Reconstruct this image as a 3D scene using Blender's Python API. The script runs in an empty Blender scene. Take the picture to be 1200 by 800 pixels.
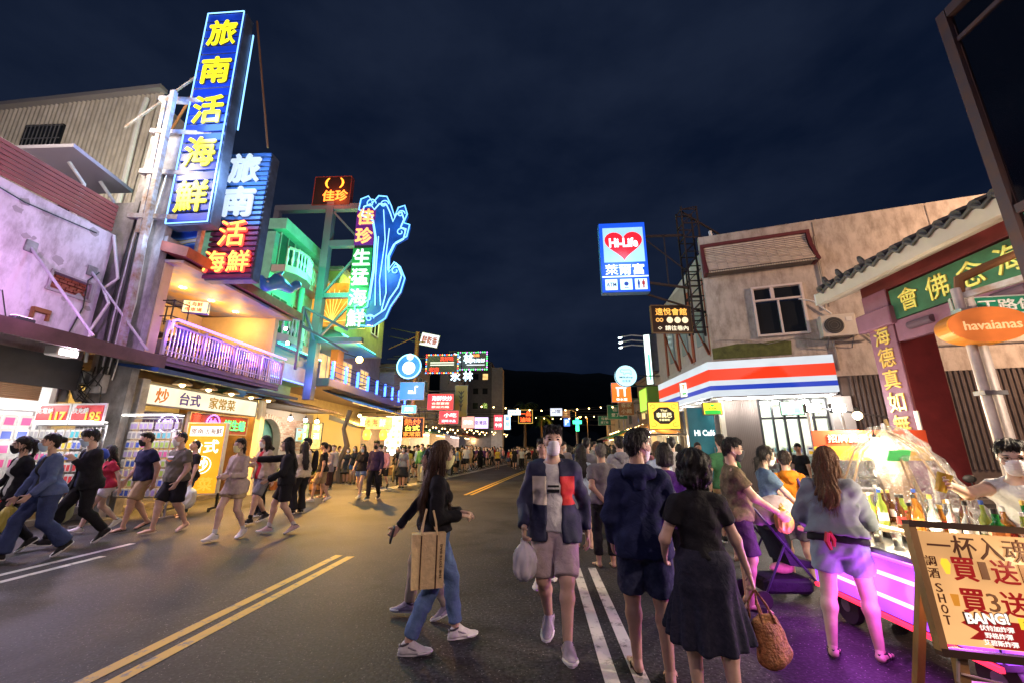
import bpy, bmesh, math, random
import numpy as np
from mathutils import Matrix, Vector
SC = bpy.context.scene
COL = SC.collection
PI = math.pi
rad = math.radians

# ------------------------------------------------------------------ camera, sky, moonlight, exposure
cam = bpy.data.cameras.new('camera')
cam.sensor_width = 36.0
cam.lens = 14.4
cam.clip_start = 0.05
cam.clip_end = 3000
cam_ob = bpy.data.objects.new('camera', cam)
COL.objects.link(cam_ob)
cam_ob.location = (0, 0, 1.57)
cam_ob.rotation_euler = (rad(90 + 14.6), 0, rad(2.55))
SC.camera = cam_ob

world = bpy.data.worlds.new('World')
SC.world = world
world.use_nodes = True
wn, wl = world.node_tree.nodes, world.node_tree.links
bg = wn['Background']
sky = wn.new('ShaderNodeTexSky')
sky.sky_type = 'NISHITA'
sky.sun_disc = False
sky.sun_elevation = rad(-4.0)
sky.sun_rotation = rad(200)
tc = wn.new('ShaderNodeTexCoord')
mp = wn.new('ShaderNodeMapping')
mp.inputs['Scale'].default_value = (1.2, 1.2, 2.6)
cloud = wn.new('ShaderNodeTexNoise')
cloud.inputs['Scale'].default_value = 2.1
cloud.inputs['Detail'].default_value = 7
cloud.inputs['Roughness'].default_value = 0.55
crmp = wn.new('ShaderNodeValToRGB')
crmp.color_ramp.elements[0].position = 0.36
crmp.color_ramp.elements[0].color = (0.0020, 0.0046, 0.0140, 1)
crmp.color_ramp.elements[1].position = 0.66
crmp.color_ramp.elements[1].color = (0.0066, 0.0108, 0.0245, 1)
addn = wn.new('ShaderNodeMix')
addn.data_type = 'RGBA'
addn.blend_type = 'ADD'
addn.inputs[0].default_value = 0.02
wl.new(tc.outputs['Generated'], mp.inputs['Vector'])
wl.new(mp.outputs['Vector'], cloud.inputs['Vector'])
wl.new(cloud.outputs['Fac'], crmp.inputs['Fac'])
wl.new(crmp.outputs['Color'], addn.inputs[6])
wl.new(sky.outputs['Color'], addn.inputs[7])
wl.new(addn.outputs[2], bg.inputs['Color'])
bg.inputs['Strength'].default_value = 1.0

moon = bpy.data.lights.new('moonlight', 'SUN')
moon.energy = 0.02
moon.angle = rad(5)
moon.color = (0.7, 0.8, 1.0)
moon_ob = bpy.data.objects.new('moonlight', moon)
moon_ob.rotation_euler = (rad(40), 0, rad(200))
COL.objects.link(moon_ob)

SC.view_settings.view_transform = 'Standard'
SC.view_settings.look = 'None'
SC.view_settings.exposure = 0.6
SC.view_settings.gamma = 1.0
SC.cycles.use_denoising = True
SC.cycles.use_light_tree = True
SC.cycles.max_bounces = 5
SC.cycles.diffuse_bounces = 3
SC.cycles.glossy_bounces = 3
SC.cycles.transmission_bounces = 5
SC.cycles.transparent_max_bounces = 8
SC.cycles.sample_clamp_indirect = 4
SC.cycles.caustics_reflective = False
SC.cycles.caustics_refractive = False

# ------------------------------------------------------------------ materials
MATS = {}

def _bsdf(m):
 m.use_nodes = True
 return m.node_tree.nodes['Principled BSDF'], m.node_tree.nodes, m.node_tree.links

def mat(name, col, rough=0.6, metal=0.0, bump=0.0, bscale=40.0, var=0.0, vscale=3.0, stretch=(1, 1, 1), coat=0.0, sheen=0.0, col2=None, trans=0.0, sss=0.0, alpha=1.0, spec=0.5, streak=0.0, crease=0.0):
 """procedural surface: base colour broken up by noise, fine relief by bump"""
 if name in MATS:
  return MATS[name]
 m = bpy.data.materials.new(name)
 b, N, L = _bsdf(m)
 b.inputs['Base Color'].default_value = (*col, 1)
 b.inputs['Roughness'].default_value = rough
 b.inputs['Metallic'].default_value = metal
 b.inputs['Coat Weight'].default_value = coat
 b.inputs['Sheen Weight'].default_value = sheen
 b.inputs['Transmission Weight'].default_value = trans
 b.inputs['Specular IOR Level'].default_value = spec
 b.inputs['Alpha'].default_value = alpha
 if sss:
  b.inputs['Subsurface Weight'].default_value = sss
  b.inputs['Subsurface Radius'].default_value = (0.012, 0.005, 0.003)
 tcn = N.new('ShaderNodeTexCoord')
 mpn = N.new('ShaderNodeMapping')
 mpn.inputs['Scale'].default_value = stretch
 L.new(tcn.outputs['Object'], mpn.inputs['Vector'])
 if var or col2:
  n = N.new('ShaderNodeTexNoise')
  n.inputs['Scale'].default_value = vscale
  n.inputs['Detail'].default_value = 6
  n.inputs['Roughness'].default_value = 0.62
  L.new(mpn.outputs['Vector'], n.inputs['Vector'])
  r = N.new('ShaderNodeValToRGB')
  r.color_ramp.elements[0].position = 0.33
  r.color_ramp.elements[1].position = 0.68
  c2 = col2 or tuple(min(1, c * (1 + var)) for c in col)
  c1 = col if col2 else tuple(c * (1 - var) for c in col)
  r.color_ramp.elements[0].color = (*c1, 1)
  r.color_ramp.elements[1].color = (*c2, 1)
  L.new(n.outputs['Fac'], r.inputs['Fac'])
  out = r.outputs['Color']
  if streak:
   ms = N.new('ShaderNodeMapping')
   ms.inputs['Scale'].default_value = (1.6, 1.6, .62)
   L.new(tcn.outputs['Object'], ms.inputs['Vector'])
   n3 = N.new('ShaderNodeTexNoise')
   n3.inputs['Scale'].default_value = 2.0
   n3.inputs['Detail'].default_value = 9
   n3.inputs['Roughness'].default_value = .7
   L.new(ms.outputs['Vector'], n3.inputs['Vector'])
   r3 = N.new('ShaderNodeValToRGB')
   r3.color_ramp.elements[0].position = .36
   r3.color_ramp.elements[0].color = (1 - streak, 1 - streak * 1.05, 1 - streak * 1.1, 1)
   r3.color_ramp.elements[1].position = .56
   r3.color_ramp.elements[1].color = (1, 1, 1, 1)
   L.new(n3.outputs['Fac'], r3.inputs['Fac'])
   mxs = N.new('ShaderNodeMix')
   mxs.data_type = 'RGBA'
   mxs.blend_type = 'MULTIPLY'
   mxs.inputs[0].default_value = 1
   L.new(out, mxs.inputs[6])
   L.new(r3.outputs['Color'], mxs.inputs[7])
   out = mxs.outputs[2]
  L.new(out, b.inputs['Base Color'])
 if bump:
  n2 = N.new('ShaderNodeTexNoise')
  n2.inputs['Scale'].default_value = bscale
  n2.inputs['Detail'].default_value = 5
  n2.inputs['Distortion'].default_value = crease
  L.new(mpn.outputs['Vector'], n2.inputs['Vector'])
  bp = N.new('ShaderNodeBump')
  bp.inputs['Strength'].default_value = bump
  bp.inputs['Distance'].default_value = 0.02
  L.new(n2.outputs['Fac'], bp.inputs['Height'])
  L.new(bp.outputs['Normal'], b.inputs['Normal'])
 MATS[name] = m
 return m

def emit(name, col, strength=1.0, mottle=0.0, vscale=1.5):
 """a lit face: lamp, neon tube, lightbox or screen; mottle = uneven backlight"""
 if name in MATS:
  return MATS[name]
 m = bpy.data.materials.new(name)
 b, N, L = _bsdf(m)
 b.inputs['Base Color'].default_value = (*[c * 0.22 for c in col], 1)
 b.inputs['Roughness'].default_value = 0.35
 b.inputs['Emission Color'].default_value = (*col, 1)
 b.inputs['Emission Strength'].default_value = strength
 if mottle:
  tcn = N.new('ShaderNodeTexCoord')
  n = N.new('ShaderNodeTexNoise')
  n.inputs['Scale'].default_value = vscale
  n.inputs['Detail'].default_value = 2
  L.new(tcn.outputs['Object'], n.inputs['Vector'])
  mr = N.new('ShaderNodeMapRange')
  mr.inputs['From Min'].default_value = 0.3
  mr.inputs['From Max'].default_value = 0.7
  mr.inputs['To Min'].default_value = strength * (1 - mottle)
  mr.inputs['To Max'].default_value = strength * (1 + mottle)
  L.new(n.outputs['Fac'], mr.inputs['Value'])
  L.new(mr.outputs['Result'], b.inputs['Emission Strength'])
 MATS[name] = m
 return m

def glass(name, col=(0.9, 0.95, 0.95), rough=0.02, clear=0.75):
 if name in MATS:
  return MATS[name]
 m = bpy.data.materials.new(name)
 m.use_nodes = True
 N, L = m.node_tree.nodes, m.node_tree.links
 N.remove(N['Principled BSDF'])
 g = N.new('ShaderNodeBsdfGlossy')
 g.inputs['Roughness'].default_value = rough
 g.inputs['Color'].default_value = (0.9, 0.9, 0.9, 1)
 t = N.new('ShaderNodeBsdfTransparent')
 t.inputs['Color'].default_value = (*col, 1)
 fr = N.new('ShaderNodeFresnel')
 fr.inputs['IOR'].default_value = 1.5
 ma = N.new('ShaderNodeMath')
 ma.operation = 'ADD'
 ma.use_clamp = True
 ma.inputs[1].default_value = (1 - clear) * 0.35
 L.new(fr.outputs['Fac'], ma.inputs[0])
 mx = N.new('ShaderNodeMixShader')
 L.new(ma.outputs['Value'], mx.inputs['Fac'])
 L.new(t.outputs['BSDF'], mx.inputs[1])
 L.new(g.outputs['BSDF'], mx.inputs[2])
 L.new(mx.outputs['Shader'], N['Material Output'].inputs['Surface'])
 MATS[name] = m
 return m

# ------------------------------------------------------------------ mesh and object helpers
class MB:
 """collects simple shapes into one mesh; M is applied to every point added"""

 def __init__(s, M=None):
  s.v, s.f, s.M = [], [], M

 def add(s, vs, fs):
  o = len(s.v)
  if s.M is not None:
   vs = [tuple(s.M @ Vector(v)) for v in vs]
  s.v += [tuple(v) for v in vs]
  s.f += [tuple(i + o for i in f) for f in fs]
  return s

 def box(s, c, d, rz=0.0, bev=0.0, R=None):
  hx, hy, hz = d[0] / 2, d[1] / 2, d[2] / 2
  if R is None:
   R = Matrix.Rotation(rz, 3, 'Z')
  c = Vector(c)
  if bev <= 0:
   vs = [c + R @ Vector((x * hx, y * hy, z * hz)) for x in (-1, 1) for y in (-1, 1) for z in (-1, 1)]
   return s.add(vs, [(0, 1, 3, 2), (4, 6, 7, 5), (0, 4, 5, 1), (2, 3, 7, 6), (0, 2, 6, 4), (1, 5, 7, 3)])
  b = min(bev, hx * .9, hy * .9, hz * .9)
  pts = []
  for z, i in ((-hz, b), (-hz + b, 0), (hz - b, 0), (hz, b)):
   X, Y = hx - i, hy - i
   q = b if i == 0 else b * .4
   for (x, y) in ((-X + q, -Y), (X - q, -Y), (X, -Y + q), (X, Y - q), (X - q, Y), (-X + q, Y), (-X, Y - q), (-X, -Y + q)):
    pts.append(c + R @ Vector((x, y, z)))
  fs = [tuple(range(7, -1, -1)), tuple(range(24, 32))]
  for k in range(3):
   for i in range(8):
    j = (i + 1) % 8
    fs.append((k * 8 + i, k * 8 + j, k * 8 + 8 + j, k * 8 + 8 + i))
  return s.add(pts, fs)

 def bar(s, a, b, w, d=None, up=(0, 0, 1)):
  """square bar from a to b"""
  a, b = Vector(a), Vector(b)
  t = b - a
  L = t.length
  t.normalize()
  u = Vector(up)
  if abs(t.dot(u)) > .98:
   u = Vector((1, 0, 0))
  x = t.cross(u).normalized()
  y = x.cross(t)
  R = Matrix((x, t, y)).transposed()
  return s.box((a + b) / 2, (w, L, d or w), R=R)

 def tube(s, pts, r, n=8, cap=True, closed=False):
  pts = [Vector(p) for p in pts]
  rs = r if isinstance(r, (list, tuple)) else [r] * len(pts)
  k = len(pts)
  vs = []
  px = None
  for i, p in enumerate(pts):
   if closed:
    t = pts[(i + 1) % k] - pts[i - 1]
   else:
    t = pts[min(i + 1, k - 1)] - pts[max(i - 1, 0)]
   t.normalize()
   if px is None:
    px = t.orthogonal().normalized()
   else:
    px = (px - t * px.dot(t))
    px = px.normalized() if px.length > 1e-6 else t.orthogonal().normalized()
   py = t.cross(px)
   for j in range(n):
    a = 2 * PI * j / n
    vs.append(p + (px * math.cos(a) + py * math.sin(a)) * rs[i])
  fs = []
  for i in range(k if closed else k - 1):
   for j in range(n):
    a, b = i * n + j, i * n + (j + 1) % n
    c, d = ((i + 1) % k) * n + (j + 1) % n, ((i + 1) % k) * n + j
    fs.append((a, b, c, d))
  if cap and not closed:
   fs += [tuple(range(n - 1, -1, -1)), tuple(range((k - 1) * n, k * n))]
  return s.add(vs, fs)

 def cyl(s, a, b, r, n=12, r2=None):
  return s.tube([a, b], [r, r if r2 is None else r2], n)

 def lathe(s, prof, c=(0, 0, 0), n=16, axis='Z'):
  c = Vector(c)
  vs = []
  for (r, z) in prof:
   for j in range(n):
    a = 2 * PI * j / n
    p = Vector((r * math.cos(a), r * math.sin(a), z))
    if axis == 'Y':
     p = Vector((p.x, -p.z, p.y))
    if axis == 'X':
     p = Vector((p.z, p.x, p.y))
    vs.append(c + p)
  fs = []
  for i in range(len(prof) - 1):
   for j in range(n):
    fs.append((i * n + j, i * n + (j + 1) % n, (i + 1) * n + (j + 1) % n, (i + 1) * n + j))
  fs += [tuple(range(n - 1, -1, -1)), tuple(range((len(prof) - 1) * n, len(prof) * n))]
  return s.add(vs, fs)

 def prism(s, poly, a, b, plane='XZ'):
  """2-D outline extruded from a to b along the axis the plane leaves out"""
  def P(u, v, w):
   return {'XZ': (u, w, v), 'YZ': (w, u, v), 'XY': (u, v, w)}[plane]
  n = len(poly)
  vs = [P(u, v, a) for u, v in poly] + [P(u, v, b) for u, v in poly]
  fs = [tuple(range(n - 1, -1, -1)), tuple(range(n, 2 * n))]
  for i in range(n):
   j = (i + 1) % n
   fs.append((i, j, n + j, n + i))
  return s.add(vs, fs)

 def ball(s, c, r, n=10, m=7, sc=(1, 1, 1)):
  prof = []
  vs, fs = [], []
  c = Vector(c)
  for i in range(m + 1):
   th = PI * i / m
   for j in range(n):
    a = 2 * PI * j / n
    vs.append(c + Vector((r * sc[0] * math.sin(th) * math.cos(a), r * sc[1] * math.sin(th) * math.sin(a), r * sc[2] * math.cos(th))))
  for i in range(m):
   for j in range(n):
    fs.append((i * n + j, (i + 1) * n + j, (i + 1) * n + (j + 1) % n, i * n + (j + 1) % n))
  return s.add(vs, fs)

 def mesh(s, name, smooth=False):
  me = bpy.data.meshes.new(name)
  me.from_pydata(s.v, [], s.f)
  bm = bmesh.new()
  bm.from_mesh(me)
  bmesh.ops.recalc_face_normals(bm, faces=bm.faces)
  bm.to_mesh(me)
  bm.free()
  if smooth:
   me.polygons.foreach_set('use_smooth', [True] * len(me.polygons))
   try:
    me.set_sharp_from_angle(angle=rad(40))
   except Exception:
    pass
  return me

def link(name, me, m, parent=None, loc=None, rot=None, scale=None):
 o = bpy.data.objects.new(name, me)
 if m is not None and me is not None and not me.materials:
  me.materials.append(m)
 elif m is not None and me is not None and me.materials and me.materials[0] is not m:
  o.material_slots[0].link = 'OBJECT'
  o.material_slots[0].material = m
 COL.objects.link(o)
 if parent is not None:
  o.parent = parent
 if loc is not None:
  o.location = loc
 if rot is not None:
  o.rotation_euler = rot
 if scale is not None:
  o.scale = scale
 return o

def part(name, mb, m, parent=None, smooth=False, **k):
 return link(name, mb.mesh(name, smooth), m, parent, **k)

def tag(o, label, cat, group=None):
 o['label'] = label
 o['category'] = cat
 if group:
  o['group'] = group
 return o

def thing(name, label, cat, loc=(0, 0, 0), rz=0.0, group=None):
 o = bpy.data.objects.new(name, None)
 o.empty_display_size = 0.2
 COL.objects.link(o)
 o.location = loc
 o.rotation_euler = (0, 0, rz)
 return tag(o, label, cat, group)

def structure(name, mb, m, smooth=False):
 o = part(name, mb, m, None, smooth)
 o['kind'] = 'structure'
 return o

def dup(root, loc=None, rz=None, label=None, parent=None, scale=None):
 """copy of a thing with copies of its parts and sub-parts (mesh data shared)"""
 r = root.copy()
 COL.objects.link(r)
 if parent is not None:
  r.parent = parent
 if loc is not None:
  r.location = loc
 if rz is not None:
  r.rotation_euler = (0, 0, rz)
 if scale is not None:
  r.scale = scale
 if label:
  r['label'] = label
 for ch in [c for c in root.children if c.name in SC.objects]:
  dup(ch, parent=r)
 return r

def lamp(name, loc, power, col=(1, 0.85, 0.65), size=0.08, parent=None, spot=None, aim=None, blend=0.6):
 li = bpy.data.lights.new(name, 'SPOT' if spot else 'POINT')
 li.energy = power
 li.color = col
 li.shadow_soft_size = size
 if spot:
  li.spot_size = rad(spot)
  li.spot_blend = blend
 o = bpy.data.objects.new(name, li)
 COL.objects.link(o)
 o.location = loc
 if aim is not None:
  o.rotation_euler = (Vector(aim) - Vector(loc)).to_track_quat('-Z', 'Y').to_euler()
 if parent is not None:
  o.parent = parent
  o.matrix_parent_inverse = parent.matrix_basis.inverted()
 return o

_TXT = {}

def text_mesh(s, size=1.0, depth=0.01, weight=0.0, bevel=0.0, res=2, cache=True):
 """flat lettering as a mesh centred on the origin, standing in the XZ plane and read from -Y"""
 key = (s, round(size, 4), round(depth, 4), round(weight, 4), round(bevel, 4))
 if cache and key in _TXT:
  return _TXT[key]
 c = bpy.data.curves.new('lettering', 'FONT')
 c.body = s
 c.size = size
 c.extrude = depth / 2
 cjk = any(ord(q) > 0x2e80 for q in s)
 c.offset = 0 if cjk else weight
 c.bevel_depth = bevel
 c.resolution_u = res
 c.align_x = 'CENTER'
 o = bpy.data.objects.new('lettering', c)
 COL.objects.link(o)
 dg = bpy.context.evaluated_depsgraph_get()
 me = bpy.data.meshes.new_from_object(o.evaluated_get(dg))
 bpy.data.objects.remove(o)
 bpy.data.curves.remove(c)
 n = len(me.vertices)
 a = np.empty(n * 3, 'f')
 me.vertices.foreach_get('co', a)
 a = a.reshape(-1, 3)
 if n:
  mid = (a.min(0) + a.max(0)) / 2
  a = a - mid
 b = np.stack([a[:, 0], -a[:, 2], a[:, 1]], 1)
 me.vertices.foreach_set('co', b.ravel())
 if cjk and weight > 0 and n:
  # bolder strokes: shifted copies of the glyph, each a hair behind the other
  fs = [tuple(p.vertices) for p in me.polygons]
  vs, ff = [], []
  for k, (dx, dz) in enumerate(((0, 0), (weight, 0), (-weight, 0), (0, weight), (0, -weight))):
   ff += [tuple(i + len(vs) for i in f) for f in fs]
   vs += [(x + dx, y + .03 * k, z + dz) for x, y, z in b.tolist()]
  me.clear_geometry()
  me.from_pydata(vs, [], ff)
 me.materials.clear()
 me.update()
 _TXT[key] = me
 return me

def text(name, s, w, h, m, parent, loc, rot=(0, 0, 0), depth=0.012, weight=0.0, res=2, shear=0.0):
 """lettering fitted to a w x h box (h None keeps the natural height)"""
 me = text_mesh(s, 1.0, 1.0, weight, 0, res)
 a = np.empty(len(me.vertices) * 3, 'f')
 me.vertices.foreach_get('co', a)
 a = a.reshape(-1, 3)
 d = a.max(0) - a.min(0)
 sx = w / max(d[0], 1e-4)
 sz = sx if h is None else h / max(d[2], 1e-4)
 o = link(name, me.copy() if not me.materials else me, None, parent, loc, rot, (sx, depth, sz))
 if o.data.materials:
  o.material_slots[0].link = 'OBJECT'
  o.material_slots[0].material = m
 else:
  o.data.materials.append(m)
 return o
# ------------------------------------------------------------------ people: smooth implicit bodies meshed with surface nets
V3 = lambda *a: np.array(a, float)

def _u(v):
 return v / max(np.linalg.norm(v), 1e-9)

def rotx(a):
 c, s = math.cos(a), math.sin(a)
 return np.array([[1, 0, 0], [0, c, -s], [0, s, c]])

def rotz(a):
 c, s = math.cos(a), math.sin(a)
 return np.array([[c, -s, 0], [s, c, 0], [0, 0, 1]])

def roty(a):
 c, s = math.cos(a), math.sin(a)
 return np.array([[c, 0, s], [0, 1, 0], [-s, 0, c]])

def S(A, B, ra, rb=None, side=None, ea=1.0, eb=None, cap=1.0):
 """tapered limb from A to B; ea/eb squash it across 'side'; cap flattens its ends"""
 rb = ra if rb is None else rb
 eb = ea if eb is None else eb
 return (np.asarray(A, float), np.asarray(B, float), ra, rb, None if side is None else _u(np.asarray(side, float)), ea, eb, cap)

class Field:
 def __init__(s, prims, h, pad=0.03):
  lo = np.min([np.minimum(p[0], p[1]) - max(p[2], p[3]) * max(1, p[5], p[6]) for p in prims], 0) - pad
  hi = np.max([np.maximum(p[0], p[1]) + max(p[2], p[3]) * max(1, p[5], p[6]) for p in prims], 0) + pad
  s.h, s.lo = h, lo
  s.n = np.ceil((hi - lo) / h).astype(int) + 1
  s.ax = [lo[i] + h * np.arange(s.n[i]) for i in range(3)]
  s.F = np.ones(s.n, 'f')

 def _sub(s, p, margin):
  R = max(p[2], p[3]) * max(1, p[5], p[6]) + margin
  a = np.floor((np.minimum(p[0], p[1]) - R - s.lo) / s.h).astype(int)
  b = np.ceil((np.maximum(p[0], p[1]) + R - s.lo) / s.h).astype(int) + 1
  a = np.clip(a, 0, s.n)
  b = np.clip(b, 0, s.n)
  return tuple(slice(a[i], b[i]) for i in range(3))

 def _dist(s, p, sl):
  A, B, ra, rb, side, ea, eb, cap = p
  x = (s.ax[0][sl[0]] - A[0]).astype('f')[:, None, None]
  y = (s.ax[1][sl[1]] - A[1]).astype('f')[None, :, None]
  z = (s.ax[2][sl[2]] - A[2]).astype('f')[None, None, :]
  d = B - A
  L2 = float(d @ d)
  if L2 < 1e-10:
   t = np.zeros((x.size, y.size, z.size), 'f')
   dn = V3(0, 0, 1)
   px, py, pz = x + 0 * t, y + 0 * t, z + 0 * t
  else:
   t = np.clip((x * d[0] + y * d[1] + z * d[2]) / L2, 0, 1).astype('f')
   dn = d / math.sqrt(L2)
   px, py, pz = x - t * d[0], y - t * d[1], z - t * d[2]
  r = ra + (rb - ra) * t
  if side is None and cap == 1.0:
   return np.sqrt(px * px + py * py + pz * pz) - r
  if side is None:
   side = _u(np.cross(dn, V3(0.3, 0.5, 0.8)))
  sd = _u(side - dn * (side @ dn))
  nn = np.cross(dn, sd)
  a = px * sd[0] + py * sd[1] + pz * sd[2]
  b = px * nn[0] + py * nn[1] + pz * nn[2]
  c = px * dn[0] + py * dn[1] + pz * dn[2]
  e = ea + (eb - ea) * t
  k = np.sqrt((a / r) ** 2 + (b / (r * e)) ** 2 + (c / (r * cap)) ** 2)
  return (k - 1) * r * np.minimum(1, e)

 def add(s, prims, k=0.03):
  for p in prims:
   sl = s._sub(p, k + 2.5 * s.h)
   if any(q.stop <= q.start for q in sl):
    continue
   d = s._dist(p, sl)
   f = s.F[sl]
   h = np.maximum(k - np.abs(f - d), 0) / k
   s.F[sl] = np.minimum(f, d) - h * h * k * 0.25
  return s

 def sub(s, prims, k=0.015):
  for p in prims:
   sl = s._sub(p, k + 2.5 * s.h)
   if any(q.stop <= q.start for q in sl):
    continue
   d = -s._dist(p, sl)
   f = s.F[sl]
   h = np.maximum(k - np.abs(f - d), 0) / k
   s.F[sl] = np.maximum(f, d) + h * h * k * 0.25
  return s

 def cut(s, point, normal):
  """keep the side the normal points away from"""
  n = _u(np.asarray(normal, float))
  X, Y, Z = s.ax
  d = ((X - point[0]) * n[0])[:, None, None] + ((Y - point[1]) * n[1])[None, :, None] + ((Z - point[2]) * n[2])[None, None, :]
  s.F = np.maximum(s.F, d.astype('f'))
  return s

 def wrinkle(s, amp, seed=0, f=(38, 30, 20), fine=0.4):
  X, Y, Z = [a.astype('f') for a in s.ax]
  X, Y, Z = X[:, None, None], Y[None, :, None], Z[None, None, :]
  q = seed * 1.7
  w = np.sin(f[0] * X + 5 * np.sin(7 * Z + q) + q) * np.sin(f[2] * Z + 4 * np.sin(9 * Y + 6 * X + q))
  w = w + fine * np.sin(f[1] * 1.9 * Y + 37 * Z + 6 * np.sin(11 * X + q)) * np.sin(31 * X - 19 * Z + 2 * q)
  s.F = s.F + (amp * w).astype('f')
  return s

 def strands(s, amp, c, f=34, vert=6):
  """streaks running down from the crown"""
  X, Y, Z = [a.astype('f') for a in s.ax]
  X, Y, Z = X[:, None, None] - c[0], Y[None, :, None] - c[1], Z[None, None, :] - c[2]
  an = np.arctan2(Y, X)
  w = np.sin(an * f + 3 * np.sin(vert * Z * 3 + 2 * an)) + 0.6 * np.sin(an * f * 0.43 + 9 * Z) + 0.4 * np.sin(28 * Z + 5 * an)
  s.F = s.F + (amp * w).astype('f')
  return s

 def normals(s, co):
  i = np.clip(np.rint((co - s.lo) / s.h).astype(int), 1, s.n - 2)
  a, b, c = i.T
  g = np.stack([s.F[a + 1, b, c] - s.F[a - 1, b, c], s.F[a, b + 1, c] - s.F[a, b - 1, c], s.F[a, b, c + 1] - s.F[a, b, c - 1]], 1)
  return g / np.maximum(np.linalg.norm(g, axis=1), 1e-6)[:, None]

 def locks(s, co, n, length, width, flow, seed, wild=.3):
  """thin loose strands lying along the surface, to break its outline"""
  r = np.random.RandomState(seed)
  i = r.randint(0, len(co), n)
  nr = s.normals(co[i])
  p = co[i] + nr * .001
  fl = np.asarray(flow, float) + r.normal(size=(n, 3)) * wild
  pts = [p]
  for k in range(3):
   d = fl - nr * (fl * nr).sum(1)[:, None] * (1 - .12 * k)
   d /= np.maximum(np.linalg.norm(d, axis=1), 1e-6)[:, None]
   pts.append(pts[-1] + (d + nr * (.10 - .09 * k)) * (length * r.uniform(.5, 1.2, (n, 1)) / 3))
  sd = np.cross(d, nr) * width
  v = np.concatenate([q + sg * sd * w for q, w in zip(pts, (1, 1, .8, .15)) for sg in (-1, 1)])
  q = np.concatenate([np.stack([np.arange(n) + j * n for j in (2 * k, 2 * k + 1, 2 * k + 3, 2 * k + 2)], 1) for k in range(3)])
  return v, q

 def mesh(s):
  F, h = s.F, s.h
  neg = F < 0
  n = np.array(F.shape)
  c = np.zeros(n - 1, np.uint8)
  for i in (0, 1):
   for j in (0, 1):
    for k in (0, 1):
     c += neg[i:n[0] - 1 + i, j:n[1] - 1 + j, k:n[2] - 1 + k]
  act = (c > 0) & (c < 8)
  idx = np.argwhere(act)
  if len(idx) == 0:
   return np.zeros((0, 3)), np.zeros((0, 4), int)
  vid = -np.ones(act.shape, np.int64)
  vid[act] = np.arange(len(idx))
  corner = [(i, j, k) for i in (0, 1) for j in (0, 1) for k in (0, 1)]
  val = {cn: F[idx[:, 0] + cn[0], idx[:, 1] + cn[1], idx[:, 2] + cn[2]] for cn in corner}
  acc = np.zeros((len(idx), 3))
  cnt = np.zeros(len(idx))
  for a in corner:
   for ax in range(3):
    if a[ax]:
     continue
    b = list(a)
    b[ax] = 1
    va, vb = val[a], val[tuple(b)]
    x = (va < 0) != (vb < 0)
    t = np.where(x, va / np.where(x, va - vb, 1), 0)
    p = np.array(a, float)[None, :] + 0 * acc
    p[:, ax] = t
    acc += p * x[:, None]
    cnt += x
  co = s.lo + h * (idx + acc / cnt[:, None])
  quads = []
  for ax in range(3):
   o = [i for i in range(3) if i != ax]
   sl0 = [slice(None)] * 3
   sl1 = [slice(None)] * 3
   sl0[ax], sl1[ax] = slice(0, n[ax] - 1), slice(1, n[ax])
   for q in o:
    sl0[q] = sl1[q] = slice(1, n[q] - 1)
   a, b = neg[tuple(sl0)], neg[tuple(sl1)]
   e = np.argwhere(a != b)
   if len(e) == 0:
    continue
   flip = a[e[:, 0], e[:, 1], e[:, 2]]
   g = e.copy()
   for q in o:
    g[:, q] += 1
   c4 = []
   for (du, dv) in ((0, 0), (-1, 0), (-1, -1), (0, -1)):
    w = g.copy()
    w[:, o[0]] += du
    w[:, o[1]] += dv
    c4.append(vid[w[:, 0], w[:, 1], w[:, 2]])
   Q = np.stack(c4, 1)
   odd = flip if ax != 1 else ~flip
   Q[odd] = Q[odd][:, ::-1]
   quads.append(Q)
  return co, np.concatenate(quads)

def to_mesh(name, chunks):
 vs, qs, o = [], [], 0
 for v, q in chunks:
  vs.append(v)
  qs.append(q + o)
  o += len(v)
 v = np.concatenate(vs).astype('f')
 q = np.concatenate(qs).astype(np.int32)
 q = q[:, ::-1]
 me = bpy.data.meshes.new(name)
 me.vertices.add(len(v))
 me.vertices.foreach_set('co', v.ravel())
 me.loops.add(q.size)
 me.loops.foreach_set('vertex_index', np.ascontiguousarray(q).ravel())
 me.polygons.add(len(q))
 me.polygons.foreach_set('loop_start', np.arange(0, q.size, 4, dtype=np.int32))
 me.polygons.foreach_set('use_smooth', np.ones(len(q), bool))
 me.update(calc_edges=True)
 return me

def ik(A, T, l1, l2, hint):
 d = T - A
 D = np.linalg.norm(d)
 D2 = min(max(D, abs(l1 - l2) + 1e-3), (l1 + l2) * 0.998)
 dn = _u(d)
 T = A + dn * D2
 a = (l1 * l1 - l2 * l2 + D2 * D2) / (2 * D2)
 hgt = math.sqrt(max(l1 * l1 - a * a, 0))
 hn = np.asarray(hint, float)
 hn = _u(hn - dn * (hn @ dn))
 return A + dn * a + hn * hgt, T

SKIN = [(0.50, 0.31, 0.22), (0.57, 0.37, 0.27), (0.44, 0.27, 0.185), (0.60, 0.41, 0.31)]

def skin_mat(i):
 return mat('skin_%d' % (i % 4), SKIN[i % 4], 0.48, bump=0.06, bscale=220, var=0.10, vscale=14, sss=0.12)

def cloth(name, col, rough=0.85, col2=None, vscale=18, bump=0.25, var=0.12, sheen=0.15):
 return mat('cloth_' + name, col, rough, bump=bump * 2, bscale=17, crease=1.2, var=var, vscale=vscale, col2=col2, spec=.18)

HAIRM = {'black': (0.010, 0.008, 0.008), 'brown': (0.055, 0.026, 0.013), 'dark': (0.020, 0.012, 0.009), 'grey': (0.16, 0.15, 0.14), 'auburn': (0.11, 0.045, 0.017)}

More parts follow.
